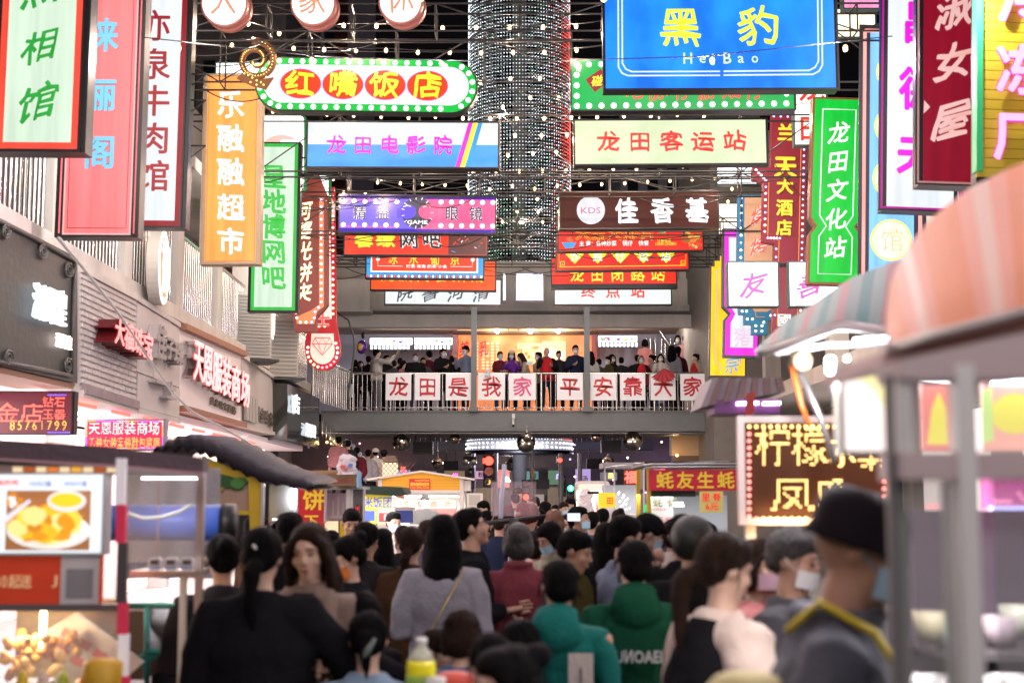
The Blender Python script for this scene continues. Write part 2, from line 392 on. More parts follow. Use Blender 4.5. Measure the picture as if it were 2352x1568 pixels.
sd = M('mirror_letter_side', (.5,.45,.45), .15, 1.); rg2 = M('pink_neon_face', (.95,.4,.4), .4, emit=1.8, ecol=(1,.42,.42)); rg3 = M('red_neon_outline', (.8,.1,.1), .4, emit=1.6, ecol=(1,.12,.12))
for i, c in enumerate('天恩服装商场'):
    u, v = 427+22.3*i, 826+13.5*i; w, h = 24-.6*i, 104-4*i
    f4.ch(c, u, v, w, h, sd, d=.02, th=.16, bold=.05); f4.ch(c, u, v, w, h, rg3, d=.181, th=.008, bold=.05); f4.ch(c, u, v, w, h, rg2, d=.19, th=.012, bold=.02)
for i, c in enumerate('黄金珠宝首饰'): f4.ch(c, 482+10*i, 921+4.3*i, 9.5, 20, M('aged_bronze_letter', (.2,.17,.12), .4, .6), d=.02, th=.03, bold=.03)
f5 = fascia('far_grey_fascia', 'narrow grey fascia with bronze letters beyond the clothing mall board', 555, 629, 822, 872, 972, 992, greyp)
trim(f5, cream)
for i, c in enumerate('家家黄金珠宝'): f5.ch(c, 568+10*i, 938+5*i, 10, 34, M('aged_bronze_letter'), d=.02, th=.03, bold=.04)
for i in range(4): f5.poly('slat', [(556+7*i,905+3*i),(561+7*i,907+3*i),(561+7*i,966+2*i),(556+7*i,964+2*i)], M('pale_slat', (.45,.43,.40), .5), .03, .09)
XD = -4.6
f6 = fascia('glossy_black_sign', 'glossy black box sign with two white lit patches near the footbridge', 660, 733, 881, 915, 1010, 1030, M('gloss_black', (.03,.035,.033), .08, var=.3, spec=.9), X=XD, dep=.9)
for (u,v,w,h,t) in ((675,927,17,48,'店'),(709,988,24,30,'酒楼')):
    f6.ch(t, u, v, w, h, gw, d=.03, th=.03, bold=.05)
# canopy lit strips
cs = thing('shop_awning_lights', 'pink and white glowing strip of shop front signs under the left canopy', 'lights', (XL+.05,18,2.9))
pk = M('pink_led', (1,.5,.8), .4, emit=3, ecol=(1,.45,.75), samp=False); bl = M('violet_led', (.6,.5,1), .4, emit=3, ecol=(.55,.4,1), samp=False); wl = M('white_led', (1,1,1), .4, emit=6, ecol=(1,.96,.95), samp=False)
for k in range(16): ob('light_strip', unit('box', (pk, wl, bl, wl)[k % 4]), cs, (-.25-.35*(k%3),-5.5+k*.95,-.10-.05*(k%2)), None, (.04,.62,.10+.06*(k%3)))
rc_ = M('red_led_strip', (1,.1,.1), .4, emit=2.5, ecol=(1,.1,.06), samp=False)
for k in range(9): ob('light_strip', unit('box', rc_), cs, (-.1,-3.0+k*1.5,-.05), None, (.03,.8,.04))
# ---- LED boards
def ledboard(name, label, u0, v0, u1, v1, Y, rows, face, frame=BLACKF):
    f = Fr(name, label, 'sign', (u0+u1)/2, (v0+v1)/2, Y=Y)
    f.rect('housing', u0, v0, u1, v1, frame, -.12, 0); f.ring('frame', u0, v0, u1, v1, 3, frame, .001, .02)
    f.rect('face_panel', u0+3, v0+3, u1-3, v1-3, face, .001, .004)
    for (t, uc, vc, w, h, m) in rows:
        b = MB()
        for i, c in enumerate(t):
            if c == ' ': continue
            cu = uc+(i-(len(t)-1)/2)*w; q = f.L(cu, vc, .012); cells = glyph_cells(c, 15 if len(t) < 8 else 11, .0, m)
            for x, z in cells:
                X_, Z_ = q.x+x*w*f.k*.95, q.z+z*h*f.k; r = .42*w*f.k/(15 if len(t) < 8 else 11)
                b.add([(X_-r,-.014,Z_-r),(X_+r,-.014,Z_-r),(X_+r,-.014,Z_+r),(X_-r,-.014,Z_+r)], [(0,1,2,3)], m)
        b.build('led_lettering', f.o)
    return f
LR = M('led_red', (1,.1,.08), .4, emit=2.6, ecol=(1,.13,.09), samp=False); LY = M('led_yellow', (1,.7,.1), .4, emit=2.2, ecol=(1,.62,.08), samp=False)
LBl = M('led_blue', (.3,.2,1), .4, emit=2.6, ecol=(.22,.16,1), samp=False); LW = M('led_pinkwhite', (1,.8,.8), .4, emit=2.6, ecol=(1,.72,.66), samp=False)
fb = M('led_board_maroon', (.06,.008,.012), .4, emit=.25, ecol=(.5,.03,.08)); fr_ = M('led_board_red', (.5,.02,.06), .4, emit=.75, ecol=(1,.03,.12))
def ledborder(f, u0, v0, u1, v1, st, mats):
    b = MB(); pts = []
    u = u0
    while u <= u1: pts += [(u, v0), (u, v1)]; u += st
    v = v0
    while v <= v1: pts += [(u0, v), (u1, v)]; v += st
    for i, (u, v) in enumerate(pts):
        q = f.L(u, v, .014); r = st*.3*f.k; b.add([(q.x-r,q.y,q.z-r),(q.x+r,q.y,q.z-r),(q.x+r,q.y,q.z+r),(q.x-r,q.y,q.z+r)], [(0,1,2,3)], mats[(i//14) % len(mats)])
    b.build('led_border', f.o)
g1 = ledboard('gold_shop_led_board', 'black LED board with red gold shop characters over a yellow phone number', -30, 898, 170, 998, 13.2,
    [('金店', 46, 948, 58, 46, LR), ('钻石', 125, 923, 27, 24, LR), ('玉器', 125, 951, 27, 24, LR), ('85761799', 89, 976, 17, 25, LY)], fb)
ledborder(g1, 112, 907, 152, 907, 4, [LBl]); ledborder(g1, 112, 993, 160, 993, 4, [LBl])
g2 = ledboard('clothing_mall_led_board', 'red LED board with a bead border and two rows of lit characters', 194, 962, 380, 1034, 14.8,
    [('天恩服装商场', 286, 983, 27.5, 30, LW), ('男装女装童装鞋包家居', 286, 1016, 16.5, 25, LY)], fr_, M('silver_frame', (.55,.5,.55), .3, .7))
ledborder(g2, 200, 967, 374, 1029, 3.4, [LY, LBl, LBl, LW])
# ---------------------------------------------------------------- footbridge
YB = 37.6
gs = M('grey_painted_steel', (.15,.165,.17), .5, var=.25, bump=.15)
br = thing('footbridge', 'grey steel footbridge crossing the street with people behind its railing', 'footbridge', (0,YB,0))
zt, zb = P(1176,944,YB).z, P(1176,990,YB).z
xl, xr = P(738,950,YB).x, 6.6
def bb(name, a, b, m): a = Vector(a)-Vector((0,YB,0)); b = Vector(b)-Vector((0,YB,0)); return MB().box(a, b, m).build(name, br)
bb('edge_beam', (xl,YB,zb+.05), (xr,YB+.14,zt), gs)
bb('beam_flange', (xl,YB-.05,zt-.02), (xr,YB+.18,zt+.015), gs); bb('beam_flange', (xl,YB-.05,zb), (xr,YB+.18,zb+.045), gs)
bb('deck', (xl,YB+.14,zt-.16), (xr,YB+4.4,zt-.01), M('deck_concrete', (.2,.19,.18), .8, var=.2))
for k in range(7): bar('under_pipe', (xl, .3+k*.33, zb-.03+.02*(k%2)), (xr, .3+k*.33, zb-.03+.02*(k%2)), .045, STEEL if k % 2 else ALU, br)
for k in range(9): bb('cross_joist', (xl+.4+k*1.3, YB+.18, zb+.02), (xl+.5+k*1.3, YB+4.2, zt-.17), gs)
uz = P(1176,700,YB).z
for u in (1089, 1347.5): 
    x = P(u,830,YB).x; bb('post', (x-.075,YB-.2,zt-.02), (x+.075,YB-.06,uz+.1), gs); bb('post_head', (x-.13,YB-.25,uz+.0), (x+.13,YB+.0,uz+.28), gs); bb('post_foot', (x-.12,YB-.22,zt-.02), (x+.12,YB-.06,zt+.1), gs)
rb = thing('bridge_railing', 'stainless railing along the front edge of the footbridge', 'railing', (0,YB+.07,zt))
rh = P(1176,857,YB).z-zt
k = 0; x = P(810,900,YB).x
while x < 5.6:
    big = k % 8 == 0
    bar('post' if big else 'baluster', (x,0,0), (x,0,rh), .035 if big else .012, STAIN, rb); x += .125; k += 1
bar('handrail', (P(806,857,YB).x,0,rh), (5.7,0,rh), .036, STAIN, rb); bar('bottom_rail', (P(806,857,YB).x,0,.1), (5.7,0,.1), .014, STAIN, rb)
# curved railing joining the left walkway
rc = thing('corner_railing', 'stainless railing curving from the left walkway to the footbridge', 'railing', (0,0,zt))
p0 = P(716,846,33.5); pts = []
for i in range(20):
    t = i/19; u = 718+86*t; v = 930+15*t; y = 33.2+(YB-33.2)*t
    q = P(u, v, y); pts.append(Vector((q.x, y, 0)))
    bar('baluster', (q.x,y,0), (q.x,y,rh), .02 if i % 6 else .04, STAIN, rc)
MB().tube([p+Vector((0,0,rh+.02)) for p in pts], .036, STAIN, 8).build('handrail', rc)
S(MB().tube([p+Vector((-.1,0,-.22)) for p in pts], .2, STEEL, 6, smooth=False).build('walkway_edge'))
# boards on the railing
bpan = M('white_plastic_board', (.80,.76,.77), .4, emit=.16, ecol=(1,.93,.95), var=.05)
bred = M('board_red', (.60,.012,.025), .45); bpink = M('board_pink', (.72,.08,.25), .45); bor = M('board_orange_red', (.65,.03,.02), .45)
BD = [(886,944.6,'龙'),(953,1011,'田'),(1024,1082,'是'),(1098,1160,'我'),(1169,1230.6,'家'),(1279,1339,'平'),(1356,1414.6,'安'),(1424,1482,'靠'),(1494,1551.5,'大'),(1562.5,1618.6,'家')]
wh = ['leftmost, at the corner end of the railing','second from the left','third, left of the first grey post','just right of the first grey post','pink character, beside the red vest gap','left of the second grey post','just right of the second grey post','dense character, third from the right','below the red flower paper','last on the right of the railing']
for i, (a, b, c) in enumerate(BD):
    f = Fr('character_board', 'red character board on the railing, '+wh[i], 'board', (a+b)/2, 889, Y=YB-.03 if i not in () else YB, roll=random.uniform(-.4,.4), group='white character boards on the footbridge railing')
    f.rect('panel', a, 858+random.uniform(-1,1), b, 919+random.uniform(-1,1), bpan, 0, .018)
    f.ch(c, (a+b)/2, 889, 45, 46, {4: bpink, 6: bor, 8: bor}.get(i, bred), d=.019, th=.006, bold=.035, style='li')
# upper level
ub = thing('upper_gallery', 'white concrete upper gallery with stepped ledges above the footbridge', 'building', (0,41,0))
def ubx(name, u0, v0, u1, v1, Y, dep, m):
    a = P(u0, (v0+v1)/2, Y); z0 = P(1176, v1, Y).z; z1 = P(1176, v0, Y).z; x1 = P(u1, (v0+v1)/2, Y).x
    return MB().box((a.x,Y-41,z0), (x1,Y-41+dep,z1), m).build(name, ub)
ubx('ledge', 640, 722, 1760, 751, 40.2, .3, whitec); ubx('parapet', 640, 700, 1760, 722, 40.6, .4, cream)
zc_ = P(1176,764,44).z; MB().box((P(640,760,41).x,-.5,zc_), (P(1760,760,41).x,3.6,zc_+.12), M('tan_soffit', (.50,.40,.34), .8, var=.12)).build('soffit', ub); 0 and ubx('soffit', 640, 751, 1760, 772, 41.2, 3.6, M('tan_soffit', (.50,.40,.34), .8, var=.12)); ubx('upper_band', 640, 640, 1760, 700, 41.0, 1.6, whitec)
ubx('upper_band', 700, 585, 900, 640, 41.4, 1.2, whitec); ubx('upper_band', 1560, 600, 1760, 640, 41.3, 1.2, whitec); ubx('upper_band', 900, 600, 1560, 640, 41.6, 1.2, cream)
ubx('pipe', 700, 714, 1760, 720, 40.1, .1, M('rusty_pipe', (.12,.10,.10), .6, .4, var=.4))
ubx('curved_wall', 700, 640, 850, 715, 39.2, .8, whitec)
# shop wall behind the bridge
sw = thing('gallery_shop', 'orange lit shop front with photo cards behind the people on the footbridge', 'shop', (0,44,0))
def swx(name, u0, v0, u1, v1, Y, dep, m, par=sw):
    x0, x1 = P(u0,(v0+v1)/2,Y).x, P(u1,(v0+v1)/2,Y).x; z0, z1 = P(1176,v1,Y).z, P(1176,v0,Y).z
    return MB().box((x0,Y-44,z0), (x1,Y-44+dep,z1), m).build(name, par)
ora = M('orange_lit_wall', (.75,.22,.06), .4, emit=.95, ecol=(1,.25,.07), hot=.35)  # shop lamp light put into the wall as its own glow
swx('wall', 700, 765, 1840, 950, 44.4, .2, M('blue_grey_wall', (.36,.36,.48), .7, var=.12))
swx('lit_wall', 1053, 766, 1362, 948, 44.1, .2, ora)
swx('lintel', 1040, 757, 1372, 766, 43.7, .4, darkw); swx('sign_band', 1050, 744, 1352, 757, 43.2, .2, M('lit_cream_band', (.9,.7,.45), .4, emit=.95, ecol=(1,.76,.46)))
for i, u in enumerate((1150,1175,1198,1222,1240)):
    x = P(u,750,43.1).x; z = P(u,750,43.1).z; ob('character', glyph('乡村音乐厅'[i], .04, 'xing', bor), sw, (x, 43.1-44, z), None, (.34,.03,.2))
hotw = M('lamp_hot', (1,.9,.7), .4, emit=40, ecol=(1,.85,.6), samp=False)
for u in (1142, 1219, 1282):
    p = P(u, 761, 43.5); ob('spot_lamp', unit('ball', hotw), sw, (p.x,-.5,p.z), None, (.06,.06,.06)); point('spot_light', (p.x,43.3,p.z-.1), 55, (1,.62,.32), .06)
card = M('pale_card', (.8,.65,.45), .5, emit=.9, ecol=(1,.75,.45)); card2 = M('cream_card', (.85,.75,.55), .5, emit=.85, ecol=(1,.85,.6))
for cu in (1095,1110,1120,1131,1143):
    for j in range(9):
        if random.random() < .85: swx('photo_card', cu-3.4, 786+j*7.2, cu+3.4, 790.5+j*7.2, 44.06, .03, card)
for i in range(12):
    for j in range(7):
        if random.random() < .9: swx('photo_card', 1188+i*6, 788+j*7, 1193.2+i*6, 794+j*7, 44.05, .03, (card, card2, M('yellow_card', (.7,.5,.2), .5, emit=.6, ecol=(.9,.6,.25)))[random.randrange(3)])
swx('wall_banner', 1245, 783, 1300, 830, 44.07, .02, M('pale_banner', (.9,.5,.35), .5, emit=1.0, ecol=(1,.45,.25)))
for i, (u, v) in enumerate(((1262,812),(1288,818),(1268,840))): ob('character', glyph('聆乡音'[i], .04, 'xing', wl), sw, P(u,v,43.95)-Vector((0,44,0)), None, (.3,.05,.3))
for i, (u, v) in enumerate(((1066,800),(1112,800))): ob('character', glyph('美乳'[i], .03, 'kai', bred), sw, P(u,v,43.95)-Vector((0,44,0)), None, (.3,.05,.5))
rdc = M('red_column_paint', (.28,.02,.02), .4, var=.2)
for (u0, u1) in ((1038,1052),(1360,1372)): swx('red_column', u0, 768, u1, 948, 43.4, .2, rdc)
# film strip light boxes: abstract cartoon colours
def filmbox(label, u0, v0, u1, v1, seed):
    f = Fr('film_strip_lightbox', label, 'lightbox', (u0+u1)/2, (v0+v1)/2, Y=43.3); rnd = random.Random(seed)
    f.rect('housing', u0, v0, u1, v1+13, M('slate_frame', (.08,.09,.13), .5), -.1, 0)
    f.rect('face_panel', u0+1, v0+1, u1-1, v1, M('lb_white_hot', (.9,.9,.9), .3, emit=4.5, ecol=(1,1,1)), .001, .006)
    cols = [(.9,.35,.1),(.2,.1,.5),(.1,.5,.25),(.85,.7,.1),(.7,.1,.3),(.2,.5,.8)]
    for k in range(int((u1-u0)/9)):
        cu, cv = rnd.uniform(u0+6, u1-6), rnd.uniform(v0+4, v1-4); n = rnd.choice((4,5,6)); rx = rnd.uniform(2,7)
        ci = rnd.randrange(6); c = cols[ci]
        f.poly('print_patch', [(max(u0+1,min(u1-1,cu+rx*cos(2*pi*i/n+k)*rnd.uniform(.6,1.2))), max(v0+1,min(v1-1,cv+.6*rx*sin(2*pi*i/n+k)))) for i in range(n)], M('print_colour_%d' % ci, c, .4, emit=.9, ecol=c), .007+.0006*k, .0075+.0006*k)
    u = u0+2
    while u < u1-5: f.rect('film_hole', u, v1+2.5, u+5.2, v1+10.5, M('lb_white_hot'), .002, .008); u += 9.3
filmbox('left wide cartoon lightbox with a film strip edge behind the bridge crowd', 849, 776, 948, 791, 1)
filmbox('second cartoon lightbox with a film strip edge, left of the red column', 951, 775, 1040, 791, 2)
filmbox('right cartoon lightbox with a film strip edge beside the stairs', 1373, 770, 1464, 785, 3)
point('drum_light', P(1193,1050,46.6), 160, (.85,.82,1), .3); point('crossing_fill', P(1400,1060,52), 110, (.85,.72,1), .3); point('crossing_fill', P(960,1050,52), 90, (1,.85,.75), .3)  # crossing points have no fixture; added to brighten the street under the bridge
# gallery stair at right
st = thing('gallery_stair', 'dark stair with stainless rails climbing to the right behind the bridge', 'staircase', P(1560,900,43.6))
o0 = P(1560,900,43.6)
for i in range(12):
    a = P(1500+i*16, 940-i*15, 43.6)-o0; MB().box((a.x,0,a.z-.1),(a.x+.32,1.2,a.z), darkw).build('step', st)
    b_ = P(1508+i*16, 890-i*15, 43.4)-o0; bar('baluster', (b_.x,-.1,a.z), (b_.x,-.1,b_.z+.35), .018, STAIN, st)
a = P(1490,890,43.4)-o0; b_ = P(1640,750,43.4)-o0; bar('handrail', a, b_, .04, STAIN, st)
for u in (1484,1494,1505,1520,1528,1540,1550): bar('baluster', P(u,775,43.8)-o0, P(u,870,43.8)-o0, .022, STAIN, st)
a = P(1515,760,43.3)-o0; b_ = P(1552,812,43.3)-o0; bar('handrail', a, b_, .04, STAIN, st); bar('handrail', b_, P(1585,775,43.3)-o0, .04, STAIN, st)
# ---------------------------------------------------------------- LED tower
YT = 49.; rt = 1.80; xc = P(1193,500,YT).x
tw = thing('light_tower', 'tall round tower wrapped in a net of tiny white, red and green lights', 'light tower', (xc,YT,0))
z0, z1 = P(1193,1012,YT).z, P(1193,-14,YT).z
MB().tube([(0,0,0),(0,0,z1+1)], .24, M('grey_column_paint', (.30,.30,.31), .6, var=.15), 16).build('inner_column', tw)
lw = M('net_white', (1,1,1), .4, emit=3.4, ecol=(.85,.92,1), samp=False); lr = M('net_red', (1,.1,.1), .4, emit=3.4, ecol=(1,.12,.10), samp=False); lg = M('net_green', (.2,1,.4), .4, emit=1.3, ecol=(.35,1,.5), samp=False)
bs_ = {id(m): MB() for m in (lw, lr, lg)}
nr, ncol = 128, 104
for j in range(nr):
    z = z0+(z1-z0)*j/nr
    for i in range(ncol):
        t = 2*pi*i/ncol; x, y = rt*cos(t), rt*sin(t)
        m = lw
        if (x > 1.45 and (j % 26 < 15)) or (x > 1.1 and (i*5+j*3) % 7 < 2): m = lr
        elif -1.4 < x < .2 and 38 < j < 66 and (i*7+j*3) % 5 < 3: m = lg
        elif (i*13+j*7) % 11 == 0: m = lg
        r = .017 if y < 0 else .011
        r *= .75 + .5*((i*31+j*17) % 10)/10
        b = bs_[id(m)]
        b.add([(x-r,y,z),(x+r,y,z),(x,y-r,z),(x,y+r,z),(x,y,z-r),(x,y,z+r)], [(0,2,5),(2,1,5),(1,3,5),(3,0,5),(2,0,4),(1,2,4),(3,1,4),(0,3,4)], m)
for m, nm in ((lw,'white_light_net'),(lr,'red_light_net'),(lg,'green_light_net')): tag(bs_[id(m)].build(nm, tw), kind='stuff')
wire = M('net_wire', (.30,.30,.31), .5, .5); b = MB()
for j in range(0, 60):
    z = z0+(z1-z0)*j/60; b.tube([(rt*.985*cos(2*pi*i/30), rt*.985*sin(2*pi*i/30), z) for i in range(31)], .006, wire, 3, cap=False)
for i in range(0, ncol, 2):
    t = 2*pi*i/ncol; b.tube([(rt*.985*cos(t), rt*.985*sin(t), z0), (rt*.985*cos(t), rt*.985*sin(t), z1)], .0045, wire, 3, cap=False)
for j in range(0, 26):
    z = z0+(z1-z0)*j/26
    for i in range(0, 12): t = 2*pi*i/12; b.tube([(.26*cos(t), .26*sin(t), z), (rt*.98*cos(t+.2), rt*.98*sin(t+.2), z+.12)], .010, wire, 3, cap=False)
tag(b.build('wire_cage', tw), kind='stuff')
zz0, zz1 = P(1193,1036,YT).z, P(1193,1013,YT).z
b = MB(); b.tube([(0,0,zz0),(0,0,zz1)], rt+.02, M('lit_drum', (.6,.6,.65), .35, emit=.35, ecol=(.8,.8,1)), 40, cap=True); b.build('base_drum', tw)
for j in range(2):
    for i in range(60): t = 2*pi*i/60; ob('led_lamp', unit('ball', wl), tw, ((rt+.04)*cos(t), (rt+.04)*sin(t), zz0+.08+.16*j), None, (.022,.022,.022))
MB().tube([(0,0,zz0-.12),(0,0,zz0)], rt+.06, STEEL, 40, cap=True).build('rim', tw)
# ---------------------------------------------------------------- rear bridge and buildings
rbz = thing('rear_footbridge', 'second grey footbridge seen under the first, behind the disco balls', 'footbridge', (0,56,0))
def rx_(name, u0, v0, u1, v1, Y, dep, m, par, Y0):
    x0, x1 = P(u0,(v0+v1)/2,Y).x, P(u1,(v0+v1)/2,Y).x; z0, z1 = P(1176,v1,Y).z, P(1176,v0,Y).z
    return MB().box((x0,Y-Y0,z0), (x1,Y-Y0+dep,z1), m).build(name, par)
rx_('edge_beam', 940, 1013, 1500, 1032, 56, .3, M('blue_grey_steel', (.12,.13,.17), .5), rbz, 56); rx_('beam_flange', 930, 1032, 1500, 1036, 55.9, .5, M('brown_flange', (.14,.09,.08), .5), rbz, 56)
rx_('back_wall', 900, 940, 1560, 1012, 60, .2, M('violet_dark_wall', (.02,.018,.022), .7), rbz, 56)
for i in range(44): p = P(942+i*11.6, 1013, 56); bar('baluster', (p.x,0,p.z), (p.x,0,p.z+1.0), .02, STAIN, rbz)
def building(name, label, u0, u1, vt, Y, dep, m, wins=None, wm=None, base=0):
    x0, x1 = P(u0,1000,Y).x, P(u1,1000,Y).x; z1 = P(1176,vt,Y).z
    t = thing(name, label, 'building', ((x0+x1)/2, Y, 0)); w = x1-x0
    MB().box((-w/2,0,base),(w/2,dep,z1), m).build('wall', t)
    return t, w, z1
grb = M('night_concrete', (.22,.20,.20), .8, var=.3, vs_=1); 
t, w, h = building('far_building', 'grey brown building with teal rooftop lettering behind the traffic lights', 900, 1240, 1036, 72, 10, M('brown_grey_wall', (.20,.16,.14), .8, var=.25, vs_=.8))
tl = M('teal_lit_letter', (.2,.9,.9), .4, emit=2.4, ecol=(.3,1,.95), samp=False)
for i, c in enumerate('中共'): ob('character', glyph(c, .02, '', tl), t, (P(1057+i*10,1051,71.9).x-t.location.x, -.1, P(1057,1051,71.9).z), None, (.22,.05,.22))
for i, c in enumerate('人民政府'): ob('character', glyph(c, .02, '', tl), t, (P(1140+i*8,1051,71.9).x-t.location.x, -.1, P(1057,1051,71.9).z), None, (.2,.05,.2))
for (u, v) in ((1150,1052),(1060,1057)): ob('small_lettering', glyph("People's Government", .01, '', tl), t, (P(u,1059,71.9).x-t.location.x, -.1, P(1057,1059,71.9).z), None, (.7,.05,.08))
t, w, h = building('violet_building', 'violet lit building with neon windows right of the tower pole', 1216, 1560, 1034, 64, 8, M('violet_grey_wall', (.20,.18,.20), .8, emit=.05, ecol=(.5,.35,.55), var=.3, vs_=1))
for (u0, u1, v0, v1, m) in ((1312,1330,1040,1092,'g'),(1334,1348,1040,1092,'g'),(1352,1364,1040,1092,'g')):
    a, b_ = P(u0,v1,63.9), P(u1,v0,63.9); MB().box((a.x-t.location.x,-.08,a.z),(b_.x-t.location.x,-.02,b_.z), M('violet_window', (.10,.09,.14), .1, emit=.2, ecol=(.5,.4,.7))).build('window', t)
    MB().box((a.x-t.location.x-.06,-.14,a.z),(a.x-t.location.x,-.0,b_.z), M('pale_violet_frame', (.5,.4,.6), .4)).build('window_frame', t)
pn = M('magenta_neon', (1,.1,.9), .4, emit=3, ecol=(1,.12,.9), samp=False); yn = M('yellow_neon', (1,.9,.2), .4, emit=2, ecol=(1,.85,.2), samp=False); vn = M('violet_neon', (.5,.4,1), .4, emit=3, ecol=(.45,.35,1), samp=False)
for (u, v, c, m, s_) in ((1326,1080,'富',vn,.35),(1348,1080,'招',yn,.4),(1222,1073,'吧',pn,.42)): p = P(u,v,63.8); ob('neon_character', glyph(c, .01, '', m), t, (p.x-t.location.x, -.2, p.z), None, (s_,.05,s_*1.1))
for i in range(16): p = P(1312+i*3.4,1067,63.8); ob('neon_bead', unit('ball', pn), t, (p.x-t.location.x,-.2,p.z), None, (.03,.03,.03))
# right and left high rises behind the trusses
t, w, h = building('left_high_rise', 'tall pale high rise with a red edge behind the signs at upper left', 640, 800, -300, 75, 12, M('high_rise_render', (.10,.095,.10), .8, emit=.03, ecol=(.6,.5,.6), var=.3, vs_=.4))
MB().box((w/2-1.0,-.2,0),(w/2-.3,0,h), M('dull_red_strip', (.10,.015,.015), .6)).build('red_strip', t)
for i in range(3):
    for j in range(16): MB().box((-w/2+.4+i*.85,-.1,5+j*1.6),(-w/2+1.05+i*.85,-.02,6.3+j*1.6), M('night_window', (.02,.03,.04), .1)).build('window', t)
t, w, h = building('left_terrace_block', 'dark block with railings and windows behind the left vertical signs', 430, 640, -200, 55, 10, M('dark_render', (.22,.20,.20), .8, var=.4, vs_=.6))
for i in range(5):
    for j in range(9): MB().box((-w/2+.3+i*.68,-.12,6+j*1.5),(-w/2+.8+i*.68,-.02,7.1+j*1.5), M('night_window')).build('window', t)
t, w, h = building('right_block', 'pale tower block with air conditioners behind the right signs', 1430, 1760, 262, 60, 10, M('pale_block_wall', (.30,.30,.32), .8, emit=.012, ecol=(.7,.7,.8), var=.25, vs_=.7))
for i in range(7):
    for j in range(8):
        MB().box((-w/2+.3+i*.85,-.1,9+j*1.15),(-w/2+.75+i*.85,-.02,9.7+j*1.15), M('night_window')).build('window', t)
        if (i+j) % 3 == 0: MB().box((-w/2+.78+i*.85,-.35,9+j*1.15),(-w/2+1.05+i*.85,-.02,9.25+j*1.15), WHITEP).build('air_conditioner', t)
t, w, h = building('right_terrace', 'shop building along the right side of the street behind the vertical signs', 1640, 2500, 300, 36, 8, M('right_wall_paint', (.24,.22,.20), .8, var=.3))
S(MB().box((5.6,5,3.9),(9,36,4.2), cream).build('walkway_slab')); 
rw = thing('right_arcade', 'two storey arcade building on the right hidden by signs and stalls', 'building', (7.4,20,0))
MB().box((0,-15,0),(2,16,9.5), M('right_wall_paint')).build('wall', rw)
for k in range(9): MB().box((-1.6,-14+k*3.3,4.2),(-1.25,-13.6+k*3.3,7), whitec).build('pillar', rw)
for k in range(5): MB().box((-.06,-13+k*5,.6),(-.01,-9.5+k*5,3.2), shopw2).build('shop_front', rw)
for k in range(5): area('arcade_lamp', (6.3,8+k*5,3.7), (0,0,0), 1., .4, 30, (1,.88,.84))

for k in range(5):  # downlights added to brighten the gallery
    x = -4+2.1*k; gl_ = thing('gallery_fill_lamp', 'added small round downlight in the gallery ceiling, '+['at the far left','left of the first grey post','above the orange shop','right of the second grey post','above the stair'][k], 'lamp', (x,41.6,zc_-.02))
    MB().tube([(0,0,-.02),(0,0,-.005)], .07, M('tube_lit', (1,1,1), .4, emit=5, ecol=(1,.94,.86), samp=False), 12).build('lamp_face', gl_); MB().tube([(0,0,-.012),(0,0,.0)], .09, WHITEP, 12).build('fitting', gl_)
    point('downlight', (x,41.6,zc_-.12), 60, (1,.92,.86), .07)
# row of far shops with small lit signs beyond the crossing
fs = thing('far_shops', 'row of small lit shops with coloured signs beyond the crossing', 'building', (0,58,0))
rr = random.Random(4); cols_ = [(1,.3,.25),(1,.8,.4),(.7,.5,1),(.4,.9,1),(1,.5,.8),(1,.95,.9),(.5,1,.6)]
MB().box((-9,.3,0),(9,1,5), M('far_shop_wall', (.15,.12,.13), .8, var=.3)).build('wall', fs)
for k in range(16):
    x = -8+k*1.05; c = cols_[k % 7]
    MB().box((x,0,.2),(x+.9,.28,2.0+.3*rr.random()), M('far_lit_%d' % (k % 3), ((.25,.2,.16),(.12,.11,.12),(.3,.27,.25))[k % 3], .5, emit=(.10,.02,.22)[k % 3], ecol=((1,.7,.4),(.7,.6,.9),(1,.9,.8))[k % 3], var=.6, vs_=6)).build('shop_front', fs)
    MB().box((x+.1*rr.random(),-.2,2.2+.5*rr.random()),(x+.4+.5*rr.random(),.0,2.85+.2*rr.random()), M('far_sign_%d' % ((k*3) % 7), tuple(x*.3 for x in cols_[(k*3) % 7]), .4, emit=.10+.5*(k%3==0), ecol=cols_[(k*3) % 7])).build('sign_panel', fs)
    ob('character', glyph('茶面香饭酒烧粉鱼肉店汤果糖包米花'[k], .03, '', (pn, yn, tl, LR, vn)[k % 5] if k % 2 else M('black_print_far', (.02,.02,.02), .5)), fs, (x+.45,-.23,2.6+.5*rr.random()), None, (.24,.03,.24))
for k in range(30): ob('led_lamp', unit('ball', (M('far_bulb', (1,.8,.5), .4, emit=6, ecol=(1,.7,.4), samp=False), wl, pk, bl)[k % 4]), fs, (-8+rr.random()*16, -.4-rr.random()*2, 2.0+rr.random()*2.6), None, (.04,.04,.04))
for k in range(3): point('shop_glow', (-6+6*k,56.5,2.6), 60, ((1,.6,.5),(1,.9,.8),(.8,.6,1))[k], .2)
